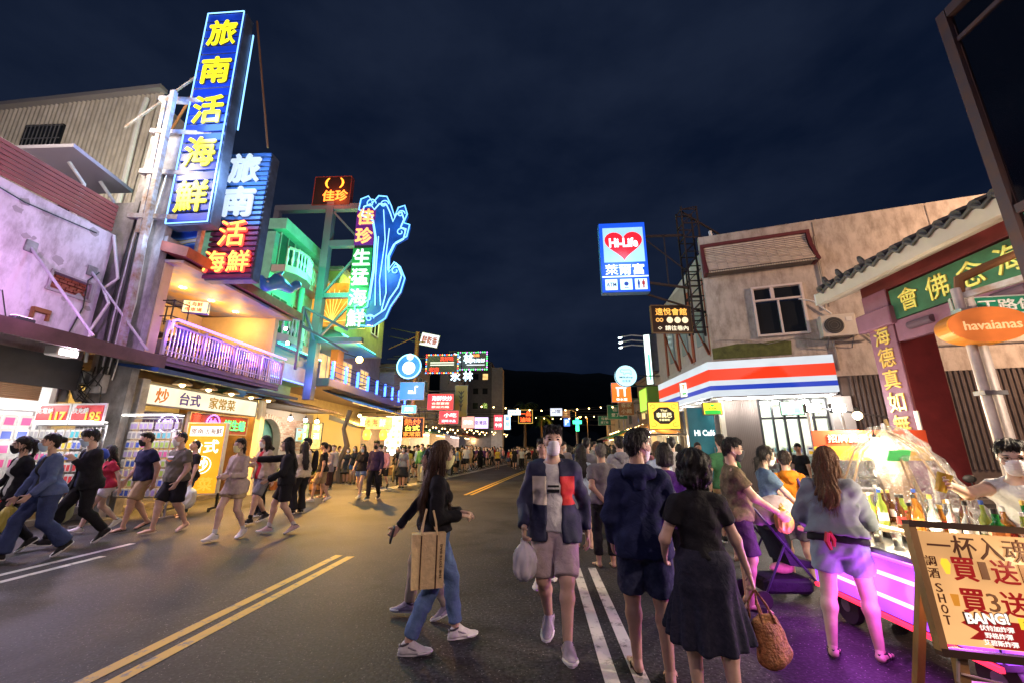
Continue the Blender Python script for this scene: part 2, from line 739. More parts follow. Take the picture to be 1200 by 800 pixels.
def hair_mat(c):
 return mat('hair_' + c, HAIRM[c], 0.48, bump=0.8, bscale=190, var=0.6, vscale=150, stretch=(1, 1, 0.06), spec=.35)

# poses: ankle targets (x, y, z, toe pitch), hand targets, in metres for a 1.70 m figure that faces +Y
POSES = {
 'stand': dict(fr=(.10, .0, .08, 0), fl=(-.10, .02, .08, 0), hr=(.24, .06, .80), hl=(-.24, .06, .80)),
 'relax': dict(fr=(.11, -.05, .08, 0), fl=(-.09, .10, .08, 0), hr=(.23, .12, .82), hl=(-.25, .03, .80)),
 'walk_r': dict(fr=(.08, .27, .09, 8), fl=(-.08, -.30, .15, -38), hr=(.25, -.14, .84), hl=(-.25, .24, .88)),
 'walk_l': dict(fr=(.08, -.30, .15, -38), fl=(-.08, .27, .09, 8), hr=(.25, .24, .88), hl=(-.25, -.14, .84)),
 'step_r': dict(fr=(.08, .20, .08, 0), fl=(-.08, -.22, .11, -22), hr=(.24, -.05, .82), hl=(-.24, .15, .84)),
 'step_l': dict(fr=(.08, -.22, .11, -22), fl=(-.08, .20, .08, 0), hr=(.24, .15, .84), hl=(-.24, -.05, .82)),
}

class Rig:
 def __init__(s, height=1.70, pose='stand', sex='m', fat=0.0, lean=0.0, tilt=0.0, head=(0, 0), twist=0.0, **over):
  p = dict(POSES[pose])
  p.update({k: v for k, v in over.items() if k in ('fr', 'fl', 'hr', 'hl', 'eh_r', 'eh_l', 'sit')})
  s.k = k = height / 1.70
  s.sex, s.fat = sex, fat
  hipw = 0.088 if sex == 'm' else 0.092
  l1, l2 = 0.425, 0.415
  reach = 0.99 * (l1 + l2)
  z = 9
  for f, sd in ((p['fr'], 1), (p['fl'], -1)):
   dx, dy = f[0] - sd * hipw, f[1]
   z = min(z, f[2] + math.sqrt(max(reach ** 2 - dx * dx - dy * dy, .1)))
  z = p.get('sit', z)
  s.pel = V3(0, 0, z)
  R = rotz(twist) @ rotx(-lean) @ roty(tilt)
  s.R = R
  Rp = rotz(twist * 0.3)
  s.hip = {1: s.pel + Rp @ V3(hipw, 0, 0), -1: s.pel + Rp @ V3(-hipw, 0, 0)}
  s.knee, s.ank, s.toe, s.fpitch = {}, {}, {}, {}
  for f, sd in ((p['fr'], 1), (p['fl'], -1)):
   kn, an = ik(s.hip[sd], V3(*f[:3]), l1, l2, V3(0.12 * sd, 1, 0))
   s.knee[sd], s.ank[sd], s.fpitch[sd] = kn, an, rad(f[3])
   s.toe[sd] = rotz(-0.14 * sd) @ V3(0, math.cos(rad(f[3])), math.sin(rad(f[3])))
  s.spine = lambda t, x=0, y=0: s.pel + R @ V3(x, y, t)
  shw = 0.157 if sex == 'm' else 0.136
  s.sh = {1: s.spine(.425, shw + fat * .03, -.01), -1: s.spine(.425, -shw - fat * .03, -.01)}
  s.elb, s.wri, s.hdir = {}, {}, {}
  dz = z - 0.905
  for key, sd in (('hr', 1), ('hl', -1)):
   T = V3(*p[key]) + V3(0, 0, dz if p.get('sit') is None else 0)
   e, w = ik(s.sh[sd], T, 0.285, 0.250, p.get('eh_r' if sd == 1 else 'eh_l', V3(.45 * sd, -.8, -.25)))
   s.elb[sd], s.wri[sd] = e, w
   s.hdir[sd] = _u(_u(w - e) + V3(0, 0, -.12))
  s.neck = s.spine(.50, 0, -.012)
  s.HR = rotz(twist * .5) @ rotz(head[0]) @ rotx(-lean * .45 + head[1])
  s.hc = s.spine(.586, 0, .004) + s.HR @ V3(0, .022, .085)
  s.H = lambda x, y, zz: s.hc + s.HR @ V3(x, y, zz)
  lowz = min(s.foot_pt(sd, y, -.078)[2] for sd in (1, -1) for y in (-.06, .13, .19))
  s.drop = -lowz

 def foot_pt(s, sd, y, zz, x=0):
  t = s.toe[sd]
  side = _u(np.cross(t, V3(0, 0, 1)))
  up = np.cross(side, t)
  return s.ank[sd] + t * y + up * zz + side * x

 # ---------------- body
 def torso(s, e=0.0, chest=0.0):
  f = s.fat
  m = s.sex == 'm'
  w = [(-.07, .130, .78), (.02, .146 if m else .154, .72), (.13, (.128 if m else .112), .75), (.28, .143 if m else .126, .70), (.36, .136 if m else .117, .66), (.43, .088 if m else .077, .72)]
  out = []
  sd = s.R @ V3(1, 0, 0)
  for (z0, r0, q0), (z1, r1, q1) in zip(w, w[1:]):
   b0 = 1 + f * (.45 if z0 < .3 else .22)
   b1 = 1 + f * (.45 if z1 < .3 else .22)
   y0, y1 = f * .035 * (z0 < .3), f * .035 * (z1 < .3)
   out.append(S(s.spine(z0, 0, y0), s.spine(z1, 0, y1), r0 * b0 + e, r1 * b1 + e, sd, q0 * (1 + f * .25) + e * 1.2, q1 * (1 + f * .25) + e * 1.2, .6))
  return out

 def shoulders(s, e=0.0):
  m = s.sex == 'm'
  return [S(s.spine(.455, .03 * sd, -.015), s.sh[sd], (.052 if m else .043) + e, (.054 if m else .044) + e) for sd in (1, -1)] + \
               [S(s.spine(.37, .05 * sd), s.sh[sd] - s.R @ V3(.012 * sd, 0, .03), .07 + e, .052 + e) for sd in (1, -1)]

 def arm(s, sd, e=0.0, upto=1.0, flare=0.0):
  m = s.sex == 'm'
  g = 1 + s.fat * .25
  a, b = ((.050, .041) if m else (.042, .035))
  c, d = ((.040, .027) if m else (.034, .023))
  a, b, c, d = a * g, b * g, c * g, d
  out = []
  if upto <= 0.5:
   t = upto / .5
   B = s.sh[sd] + (s.elb[sd] - s.sh[sd]) * t
   out.append(S(s.sh[sd], B, a + e, a + (b - a) * t + e + flare, cap=.25))
  else:
   out.append(S(s.sh[sd], s.elb[sd], a + e, b + e))
   t = (upto - .5) / .5
   B = s.elb[sd] + (s.wri[sd] - s.elb[sd]) * t
   out.append(S(s.elb[sd], B, c + e, c + (d - c) * t + e + flare, cap=.35 if upto < 1 or e else 1))
  return out

 def leg(s, sd, e=0.0, upto=1.0, flare=0.0, slim=1.0):
  g = 1 + s.fat * .22
  m = s.sex == 'm'
  a, b = ((.086, .057) if m else (.088, .056))
  a, b = a * g, b * g
  out = []
  hp = s.hip[sd] + V3(0, -.005, -.02)
  if upto <= .5:
   t = upto / .5
   B = hp + (s.knee[sd] - hp) * t
   out.append(S(hp, B, a + e, a + (b - a) * t + e + flare, cap=.18))
   return out
  out.append(S(hp, s.knee[sd], a + e, b + e))
  mid = s.knee[sd] + (s.ank[sd] - s.knee[sd]) * .30
  bk = _u(np.cross(s.ank[sd] - s.knee[sd], V3(1, 0, 0)))
  mid = mid - bk * (-.012 if bk[1] < 0 else .012)
  t = (upto - .5) / .5
  cr, ar = (.053 * g * slim, .034)
  if t < .3:
   B = s.knee[sd] + (mid - s.knee[sd]) * (t / .3)
   out.append(S(s.knee[sd], B, b * .93 + e, cr + e + flare, cap=.2))
  else:
   out.append(S(s.knee[sd], mid, b * .90 + e, cr + e))
   B = mid + (s.ank[sd] - mid) * ((t - .3) / .7)
   tt = (t - .3) / .7
   out.append(S(mid, B, cr + e, cr + (ar - cr) * tt + e + flare, cap=.25 if e else 1))
  return out

 def foot(s, sd):
  P = lambda y, z, x=0: s.foot_pt(sd, y, z, x)
  side = P(0, 0, 1) - P(0, 0, 0)
  out = [S(P(0, 0), P(-.025, -.045), .034, .032), S(P(-.02, -.045), P(.09, -.052), .033, .040, side, .75, .55), S(P(.09, -.054), P(.145, -.062), .043, .040, side, .5, .32)]
  for i in range(5):
   x = (-.030 + .0145 * i) * sd * -1
   out.append(S(P(.14, -.064, x), P(.182 - .009 * abs(i) , -.068, x * 1.05), .0105 if i else .014, .0095))
  return out

 def hand(s, sd, curl=0.5, grip=False):
  d = s.hdir[sd]
  nrm = V3(-sd, .25, 0)
  if 'palm' in s.__dict__ and sd in s.palm:
   nrm = V3(*s.palm[sd])
  nrm = _u(nrm - d * (nrm @ d))
  side = np.cross(d, nrm)
  if side @ V3(0, 1, 0) < 0 and abs(d[2]) > .5:
   side = -side
  w = s.wri[sd]
  g = 1.0 if s.sex == 'm' else .9
  out = [S(w, w + d * .035, .027 * g, .030 * g, side, .7, .55), S(w + d * .03, w + d * .085 * g, .037 * g, .041 * g, side, .42, .36)]
  for i, ln in enumerate((.072, .080, .074, .058)):
   off = (.031 - .0205 * i) * g
   k0 = w + d * (.088 * g - .004 * abs(i - 1.2)) + side * off
   a = curl * (.55 + .12 * i)
   p = k0
   dd = d
   for j in range(3):
    dd = _u(d * math.cos(a * (j + .6)) + nrm * math.sin(a * (j + .6)) + side * (.04 - .03 * i))
    q = p + dd * ln * g * (.46, .30, .24)[j]
    out.append(S(p, q, .0092 * g, .0080 * g))
    p = q
  t0 = w + d * .030 + side * .028 * g
  t1 = t0 + _u(d * .6 + side * .75 + nrm * .35) * .045 * g
  t2 = t1 + _u(d * .9 + side * .25 + nrm * (.3 + curl * .5)) * .034 * g
  out += [S(t0, t1, .014 * g, .0115 * g), S(t1, t2, .0105 * g, .009 * g)]
  return out

 def headprims(s, e=0.0):
  sx = s.HR @ V3(1, 0, 0)
  H = s.H
  return [S(H(0, -.012, .028), H(0, -.010, .0285), .074 + e, .074 + e, sx, 1.24, 1.24, 1.18),
    S(H(0, .018, -.015), H(0, .030, -.068), .066 + e, .046 + e, sx, 1.10, 1.0, .9),
    S(H(0, .040, .02), H(0, .045, -.04), .055 + e, .050 + e, sx, .95, .9, .8)]

 def face(s):
  H = s.H
  out = [S(H(0, .088, .012), H(0, .108, -.022), .008, .0135), S(H(0, .088, -.052), H(0, .090, -.054), .020, .018, s.HR @ V3(1, 0, 0), .5),
               S(H(-.03, .082, .028), H(.03, .082, .028), .010, .010), S(H(0, .070, -.098), H(0, .072, -.1), .022, .02)]
  for sd in (1, -1):
   out += [S(H(.073 * sd, -.008, .012), H(.078 * sd, -.014, -.018), .014, .011, s.HR @ V3(0, 1, 0), .5), S(H(.045 * sd, .062, -.022), H(.045 * sd, .055, -.03), .024, .022)]
  return out

 def body_prims(s):
  out = s.torso() + s.shoulders() + [S(s.spine(.43), s.H(0, -.03, -.06), .060 if s.sex == 'm' else .048, .054 if s.sex == 'm' else .045)]
  for sd in (1, -1):
   out += s.arm(sd) + s.leg(sd) + [S(s.hip[sd] + V3(0, -.035, -.01), s.hip[sd] + V3(0, -.03, -.06), .085, .08)]
  return out

def fieldmesh(prims, h, k=.03, cuts=(), wr=0, seed=0, subs=(), extra=(), extra_k=.02):
 f = Field(list(prims) + list(extra), h, pad=.03 + wr)
 f.add(prims, k)
 for c in cuts:
  f.cut(*c)
 if extra:
  f.add(extra, extra_k)
 if subs:
  f.sub(subs)
 if wr:
  f.wrinkle(wr, seed)
 return f.mesh()

def place(me, rig):
 """shift so the soles meet the ground, scale to the figure's height"""
 n = len(me.vertices)
 a = np.empty(n * 3, 'f')
 me.vertices.foreach_get('co', a)
 a = a.reshape(-1, 3)
 a[:, 2] += rig.drop
 a *= rig.k
 me.vertices.foreach_set('co', a.ravel())
 me.update()
 return me

def make_person(label, loc, face, height=1.70, sex='m', pose='stand', skin=0, fat=0.0, hair='short', hairc='black', top=None, bottom=None, shoes=None, mask=None, glasses=False,
    lean=0.0, tilt=0.0, head=(0, 0), twist=0.0, curl=(.5, .5), palm=None, lod=1, group=None, extra=None, seed=0, cap=None, jacket=None, socks=None, **over):
 """face = compass heading in degrees the figure looks towards (0 = down the street, 90 = towards -X)"""
 rig = Rig(height, pose, sex, fat, lean, tilt, head, twist, **over)
 rig.palm = palm or {}
 hb = {0: .0135, 1: .020, 2: .032, 3: .06}[lod]
 hf = {0: .0070, 1: .0115, 2: .024, 3: .045}[lod]
 t = thing('person', label, 'person', (loc[0], loc[1], loc[2] if len(loc) > 2 else 0), rad(face), group)
 sk = skin_mat(skin)

 def child(name, chunks, m, parent=t):
  return link(name, place(to_mesh(name, chunks), rig), m, parent)

 def hardware(name, mb, m, parent=t, smooth=True):
  return link(name, place(mb.mesh(name, smooth), rig), m, parent)
 # body: trunk and limbs, with head, hands and feet meshed finer in the same skin
 hands = [fieldmesh(rig.hand(sd, curl[0 if sd == 1 else 1]), hf, .007) for sd in (1, -1)]
 chunks = [fieldmesh(rig.body_prims(), hb, .035), fieldmesh(rig.headprims(), hf, .03, extra=rig.face(), extra_k=.014)] + hands
 bare = shoes is None or shoes[0] in ('sandal', 'flipflop', 'slide')
 if bare:
  chunks += [fieldmesh(rig.foot(sd), hf, .012) for sd in (1, -1)]
 body = child('body', chunks, sk)
 H = rig.H
 sx, sy = rig.HR @ V3(1, 0, 0), rig.HR @ V3(0, 1, 0)
 # eyes and brows
 if lod < 2:
  for sd in (1, -1):
   mb = MB()
   ring = [H(.033 * sd + .0155 * math.cos(a), .0890 + .006 * math.cos((math.cos(a))), .008 + .0068 * math.sin(a) * (1.25 if math.sin(a) > 0 else .8)) for a in np.linspace(0, 2 * PI, 10, endpoint=False)]
   mb.add([H(.033 * sd, .0985, .008)] + ring, [(0, i + 1, (i + 1) % 10 + 1) for i in range(10)])
   hardware('eye', mb, mat('eye', (.012, .008, .006), .2))
   mb = MB()
   mb.tube([H(.013 * sd, .0945, .026), H(.034 * sd, .0925, .031), H(.055 * sd, .079, .026)], [.0034, .0046, .002], 5)
   hardware('eyebrow', mb, hair_mat('black' if hairc != 'grey' else 'grey'))
 # hair
 if hair and cap != 'hood':
  hm = hair_mat(hairc)
  base = [S(H(0, -.016, .036), H(0, -.014, .0365), .083, .083, sx, 1.22, 1.22, 1.16)]
  facecut = [S(H(0, .085, -.058), H(0, .115, -.025), .070, .068, sx, 1.0, 1.0, 1.25)]
  amp = .005
  if hair in ('short', 'fringe', 'crop'):
   e = {'short': 0, 'fringe': .004, 'crop': -.004}[hair]
   base = [S(H(0, -.016, .038 + e), H(0, -.014, .0385 + e), .081 + e, .081 + e, sx, 1.2, 1.2, 1.16)]
   base += [S(H(0, -.06, .0), H(0, -.062, -.035), .062 + e, .05, sx, .9, .8)]
   if hair != 'crop':
    base += [S(H(-.04, .062, .092), H(.045, .068, .088), .028, .024), S(H(-.05, .03, .10), H(.05, .03, .105), .03, .028)]
   if hair == 'fringe':
    base += [S(H(-.05, .078, .062), H(.05, .078, .062), .022, .022)]
    facecut = [S(H(0, .090, -.055), H(0, .12, -.03), .066, .066, sx, 1.0, 1.0, 1.15)]
   cuts = [(H(0, 0, -.052), rig.HR @ V3(0, .55, -1))]
  elif hair == 'curly':
   base = [S(H(0, -.025, .04), H(0, -.03, -.05), .105, .105, sx, 1.1, 1.05, .9), S(H(0, -.05, -.06), H(0, -.05, -.10), .10, .085, sx, .85)]
   for i in range(46):
    rr = random.Random(i * 7 + seed)
    a, b = rr.uniform(0, 2 * PI), rr.uniform(-.9, 1.2)
    q = H(.106 * math.cos(a) * math.cos(b * .6), -.03 + .11 * math.sin(a) * math.cos(b * .6), -.03 + .115 * math.sin(b))
    base.append(S(q, q + V3(0, 0, .001), .023, .023))
   facecut = [S(H(0, .105, -.05), H(0, .14, -.04), .066, .07, sx, 1, 1, 1.3)]
   cuts, amp = [], .005
  elif hair == 'bob':
   base += [S(H(0, -.03, .02), H(0, -.035, -.09), .094, .092, sx, .95, .9, .5)]
   facecut = [S(H(0, .085, -.04), H(0, .115, -.09), .064, .066, sx, 1.05, 1.05, 1.0)]
   cuts = []
  elif hair in ('long', 'verylong'):
   Ln = .38 if hair == 'verylong' else .24
   b0, b1 = H(0, -.055, -.05), rig.spine(.50 - Ln * .5, 0, -.125)
   b2 = rig.spine(.50 - Ln, .01, -.13 - rig.fat * .05)
   base += [S(H(0, -.03, .01), b0, .091, .090, sx, .95, .8), S(b0, b1, .088, .085, sx, .62, .42), S(b1, b2, .085, .055, sx, .42, .3, .5)]
   for sd in (1, -1):
    base += [S(H(.066 * sd, .02, .03), H(.072 * sd, .005, -.09), .026, .024), S(H(.072 * sd, .005, -.09), rig.spine(.44, .085 * sd, .02), .026, .024), S(rig.spine(.44, .085 * sd, .02), rig.spine(.52 - Ln * .75, .09 * sd, .105), .025, .012)]
   cuts, amp = [], .004
  else:  # ponytail / bun
   cuts = [(H(0, 0, -.055), rig.HR @ V3(0, .6, -1))]
   base += [S(H(0, -.05, .0), H(0, -.06, -.03), .066, .055, sx, .9, .8)]
  f = Field(base + [S(H(0, -.2, -.25), H(0, 0, 0), .05, .05)], hf, .03)
  f.add(base, .02)
  for c in cuts:
   f.cut(*c)
  f.sub(facecut, .02)
  tail = []
  if hair == 'ponytail':
   tail = [S(H(0, -.10, .055), H(0, -.135, .03), .026, .034), S(H(0, -.135, .03), H(.005, -.15, -.07), .036, .033), S(H(.005, -.15, -.07), H(.0, -.13, -.19), .032, .012)]
  if hair == 'bun':
   tail = [S(H(0, -.115, .03), H(0, -.125, .028), .042, .042)]
  if hair == 'lowtail':
   tail = [S(H(0, -.08, -.05), H(0, -.12, -.07), .026, .032), S(H(0, -.12, -.07), H(0, -.125, -.2), .033, .012)]
  f.add(tail, .015)
  f.strands(amp, H(0, -.02, .0), 34 if hair != 'curly' else 17)
  hv = f.mesh()
  hch = [hv]
  if lod < 2:
   lng = hair in ('long', 'verylong', 'ponytail', 'lowtail')
   hch.append(f.locks(hv[0], 900 if lod == 0 else 300, .12 if lng else .045 if hair != 'curly' else .05, .0014 if lod == 0 else .0024, (0, -.15, -1) if hair not in ('short', 'fringe', 'crop') else rig.HR @ V3(0, .2, -.6), seed + 5, .25 if lng else .3 if hair != 'curly' else .55))
  child('hair', hch, hm)
  if hair in ('short', 'fringe', 'crop') and lod == 0:
   pass
 if cap == 'baseball':
  pr = [S(H(0, -.012, .046), H(0, -.010, .0465), .086, .086, sx, 1.22, 1.22, 1.0), S(H(-.03, .10, .052), H(.03, .10, .052), .034, .034, rig.HR @ V3(0, 1, -.2), .25)]
  child('cap', [fieldmesh(pr, hf, .012, cuts=[(H(0, 0, .03), rig.HR @ V3(0, -.15, -1))])], cloth('cap_black', (.012, .012, .014)))
 if mask:
  mc = {'white': (.80, .80, .80), 'blue': (.45, .62, .78), 'black': (.015, .015, .017), 'yellow': (.75, .72, .35), 'pink': (.8, .6, .66), 'purple': (.25, .10, .40)}[mask]
  pr = [S(H(0, .038, -.026), H(0, .038, -.092), .065, .054, sx, 1.08, 1.05, .8), S(H(0, .092, -.014), H(0, .080, -.062), .030, .031)]
  f = Field(pr, hf, .02)
  f.add(pr, .02)
  f.cut(H(0, .06, -.016), rig.HR @ V3(0, -.30, 1))
  f.cut(H(0, .034, 0), rig.HR @ V3(0, -1, .12))
  f.cut(H(0, .05, -.126), rig.HR @ V3(0, -.5, -1))
  if lod < 2:
   X, Y, Z = f.ax
   zz = ((X - H(0, 0, 0)[0]) * rig.HR[0, 2])[:, None, None] + ((Y - H(0, 0, 0)[1]) * rig.HR[1, 2])[None, :, None] + ((Z - H(0, 0, 0)[2]) * rig.HR[2, 2])[None, None, :]
   f.F = f.F + (.0016 * np.sin(zz * 330)).astype('f')
  mk = child('face_mask', [f.mesh()], mat('mask_' + mask, mc, .8, bump=.1, bscale=300))
  if lod < 2:
   for sd in (1, -1):
    mb = MB().tube([H(.052 * sd, .060, -.02), H(.070 * sd, .02, .0), H(.080 * sd, -.018, .014)], .0022, 4).tube([H(.050 * sd, .050, -.07), H(.066 * sd, .01, -.04), H(.080 * sd, -.018, -.015)], .0022, 4)
    hardware('ear_loop', mb, mat('mask_loop', (.75, .75, .75)), mk)
 if glasses:
  g = thing_part('glasses', t)
  for sd in (1, -1):
   mb = MB().tube([H(.034 * sd + .022 * math.cos(a), .099, .004 + .017 * math.sin(a)) for a in np.linspace(0, 2 * PI, 12, endpoint=False)], .0022, 4, closed=True)
   mb.tube([H(.056 * sd, .098, .008), H(.077 * sd, .03, .012), H(.08 * sd, -.02, .01)], .002, 4)
   hardware('lens_rim', mb, mat('glasses_frame', (.02, .02, .02), .3), g)
  hardware('bridge', MB().tube([H(-.012, .1, .008), H(0, .104, .01), H(.012, .1, .008)], .002, 4), mat('glasses_frame', (.02, .02, .02), .3), g)
 # lower garment
 under = []
 wr = {0: .0055, 1: .0055, 2: 0, 3: 0}[lod]
 if bottom:
  kind, col, ln = bottom[0], bottom[1], bottom[2] if len(bottom) > 2 else None
  waist = rig.spine(.09)
  wcut = [(rig.spine(.115), rig.R @ V3(0, 0, 1))]
  if kind in ('pants', 'wide', 'shorts', 'jeans'):
   e = {'pants': .018, 'jeans': .014, 'wide': .026, 'shorts': .019}[kind]
   ln = ln or (.97 if kind != 'shorts' else .46)
   fl = {'pants': .006, 'jeans': .008, 'wide': .045, 'shorts': .022}[kind]
   pr = rig.torso(.012)[:2]
   lg = []
   for sd in (1, -1):
    lg += rig.leg(sd, e, ln, fl) + [S(rig.hip[sd] + V3(0, -.035, -.01), rig.hip[sd] + V3(0, -.03, -.06), .085 + e, .078 + e)]
   under = pr + lg
   ch = fieldmesh(pr + lg, hb, .016, cuts=wcut, wr=wr * 1.2, seed=seed)
   child({'pants': 'trousers', 'jeans': 'jeans', 'wide': 'wide_trousers', 'shorts': 'shorts'}[kind], [ch], col)
  else:
   ln = ln or .5
   fl = .10 if kind == 'skirt' else .03
   mid = (rig.knee[1] + rig.knee[-1]) / 2
   bot = rig.pel + (mid - rig.pel) * (ln / .5)
   spread = abs(rig.knee[1][1] - rig.knee[-1][1]) * .45 * (ln / .5)
   pr = rig.torso(.012)[:2] + [S(rig.hip[q] + V3(0, -.03, .0), rig.hip[q] + V3(0, -.025, -.1), .100, .104) for q in (1, -1)] + [S(rig.spine(.02), rig.spine(-.1), .170, .19, V3(1, 0, 0), .75, .8), S(rig.spine(-.08), bot, .185, .19 + fl, V3(1, 0, 0), .78, .8 + spread * 2, .12)]
   under = pr
   f = Field(pr, hb, .06)
   f.add(pr, .03)
   f.cut(*wcut[0])
   X, Y, Z = f.ax
   an = np.arctan2((Y - bot[1])[None, :], (X - bot[0])[:, None])[:, :, None]
   dep = np.clip((rig.pel[2] + .02 - Z) / .5, 0, 1)[None, None, :]
   f.F = f.F + (.016 * dep * (np.sin(an * 15 + 3 * np.sin(an * 2)) + .5 * np.sin(an * 8 + 1))).astype('f')
   child('skirt', [f.mesh()], col)
 # upper garment
 def upper(name, kind, col, e, hem, sleeve, sl_e, flare, opening=None, collar=False, sd_=0):
  hemc = [(rig.spine(hem), rig.R @ V3(0, .0, -1)), (rig.spine(.497, 0, -.0), rig.R @ V3(0, .40, 1))]
  pr = rig.torso(e)
  pr[0] = S(rig.spine(min(hem, -.07) - .02), rig.spine(.02), pr[0][2] + .012 + e * .5, pr[0][3] + e * .3, rig.R @ V3(1, 0, 0), .80 + e, .74 + e, .6)
  pr += [S(rig.spine(.40), rig.spine(.475, 0, -.012), .09 + e * .6, .064 + e * .3)]
  if hem < .05:
   g = .011 if name != 'jacket' else .032
   pr += [(q[0], q[1], q[2] + g, q[3] + g) + q[4:] for q in under if q[2] < .5]
  sl = rig.shoulders(.026 if name == 'jacket' else .003 if (jacket and not sleeve) else max(e * .6, .011))
  f = Field(pr + sl + rig.arm(1, sl_e) + rig.arm(-1, sl_e), hb, .05)
  f.add(pr + sl, .035)
  if rig.sex == 'f':
   f.add([S(rig.spine(.31, .062 * q, .075), rig.spine(.29, .062 * q, .08), .055, .055) for q in (1, -1)], .04)
  for c in hemc:
   f.cut(*c)
  if opening is not None:
   w0, w1 = opening
   f.sub([S(rig.spine(hem - .1, 0, .22), rig.spine(.50, 0, .17), w0, w1, rig.R @ V3(1, 0, 0), 1.6 * .16 / max(w0, .05), 1.4 * .16 / max(w1, .05))], .02)
  if sleeve:
   f.add(rig.arm(1, sl_e, sleeve, flare) + rig.arm(-1, sl_e, sleeve, flare), .03)
  if collar:
   f.add([S(rig.spine(.475, .06 * math.cos(a), -.012 + .055 * math.sin(a)), rig.spine(.475 + .03, .06 * math.cos(a), -.016 + .055 * math.sin(a)), .017, .013) for a in np.linspace(-.25, PI + .25, 7) + PI], .02)
  if wr:
   f.wrinkle(wr * (1 + e * 14) * (.3 if jacket and name != 'jacket' else 1), seed + sd_)
  return child(name, [f.mesh()], col)
 if top and jacket:
  top = (top[0], top[1], dict(dict(top[2]) if len(top) > 2 else {}, sleeve=0, e=.008))
 if top:
  kind, col = top[0], top[1]
  op = dict(top[2]) if len(top) > 2 else {}
  d = {'tee': (.012, -.06, .30, .014, .012), 'slim': (.010, -.03, .26, .010, .006), 'long': (.012, -.07, .97, .011, .006), 'hoodie': (.019, -.08, .97, .015, .006), 'shirt': (.018, -.08, .93, .015, .01), 'tank': (.008, -.03, 0, .01, 0), 'cropped': (.02, .10, .95, .022, .01)}[kind]
  o = upper({'tee': 'tee_shirt', 'slim': 'tee_shirt', 'long': 'long_sleeved_top', 'hoodie': 'hoodie', 'shirt': 'shirt', 'tank': 'tank_top', 'cropped': 'cropped_top'}[kind], kind, col, op.get('e', d[0]), op.get('hem', d[1]), op.get('sleeve', d[2]), op.get('sl_e', d[3]), op.get('flare', d[4]), op.get('opening'), kind in ('shirt',), 1)
  if kind == 'hoodie':
   pr = [S(rig.spine(.50, .07 * math.cos(a), -.045 + .06 * math.sin(a)), rig.spine(.47, .085 * math.cos(a), -.075 + .06 * math.sin(a)), .035, .04) for a in np.linspace(PI, 2 * PI, 7)]
   pr += [S(rig.spine(.46, 0, -.12), rig.spine(.40, 0, -.13), .06, .05, rig.R @ V3(1, 0, 0), .6)]
   child('hood', [fieldmesh(pr, hb, .025, wr=wr, seed=seed + 3)], col, o)
 if jacket:
  kind, col = jacket[0], jacket[1]
  op = dict(jacket[2]) if len(jacket) > 2 else {}
  o = upper('jacket', kind, col, op.get('e', .024), op.get('hem', -.10), op.get('sleeve', .98), op.get('sl_e', .017), op.get('flare', .004), op.get('opening', (.07, .055)), True, 2)
  jk = o
 # shoes
 if shoes:
  kind, col = shoes[0], shoes[1]
  solec = shoes[2] if len(shoes) > 2 else mat('sole_white', (.7, .7, .68), .6)
  for sd in (1, -1):
   P = lambda y, z, x=0: rig.foot_pt(sd, y, z, x)
   side = P(0, 0, 1) - P(0, 0, 0)
   upv = P(0, 1) - P(0, 0)
   if kind == 'sneaker':
    pr = [S(P(-.014, -.012), P(-.022, -.032), .038, .040), S(P(-.03, -.045), P(.08, -.048), .040, .045, side, .9, .75), S(P(.06, -.03), P(.02, .0), .034, .036), S(P(.08, -.050), P(.165, -.058), .046, .038, side, .75, .5)]
    so = child('shoe', [fieldmesh(pr, hf, .02, cuts=[(P(0, -.062), -upv)])], col)
   out = []
   n = 20
   for i in range(n):
    a = 2 * PI * i / n
    y = .058 + .135 * math.sin(a)
    wdt = .040 + .008 * math.sin(a) - .004 * math.cos(2 * a)
    out.append((y, wdt * math.cos(a)))
   th = .024 if kind == 'sneaker' else .016
   zb = -.078 if kind == 'sneaker' else -.088
   vs = [P(y, zb, x) for y, x in out] + [P(y, zb + th, x * 1.02) for y, x in out]
   fs = [tuple(range(n - 1, -1, -1)), tuple(range(n, 2 * n))] + [(i, (i + 1) % n, n + (i + 1) % n, n + i) for i in range(n)]
   mb = MB().add(vs, fs)
   if kind == 'sneaker':
    hardware('sole', mb, solec, so)
    if lod < 2:
     hardware('toe_cap', MB().tube([P(.09, -.058, -.047), P(.14, -.056, -.045), P(.185, -.058, -.026), P(.197, -.058, 0), P(.185, -.058, .026), P(.14, -.056, .045), P(.09, -.058, .047)], .012, 6), solec, so)
     hardware('collar', MB().tube([P(-.014 + .040 * math.cos(a), .006 + .012 * math.cos(a), .036 * math.sin(a)) for a in np.linspace(0, 2 * PI, 12, endpoint=False)], .009, 6, closed=True), mat('shoe_lining', (.06, .055, .065), .8), so)
    if lod == 0:
     for q in range(4):
      lb = MB().tube([P(.055 + q * .016, -.002 - q * .009, -.018), P(.058 + q * .016, .004 - q * .009, 0), P(.055 + q * .016, -.002 - q * .009, .018)], .003, 4)
      hardware('lace', lb, mat('lace_white', (.75, .75, .73)), so)
     for q in (1, -1):
      hardware('side_stripe', MB().tube([P(.10, -.045, .043 * q), P(.06, -.03, .045 * q), P(.01, -.01, .040 * q)], .006, 5), mat('stripe_grey', (.25, .24, .27), .6), so)
     hardware('heel_tab', MB().box(P(-.058, -.02), (.03, .02, .04)), mat('stripe_grey', (.25, .24, .27)), so)
   else:
    so = hardware('sandal', mb, col)
    lb = MB()
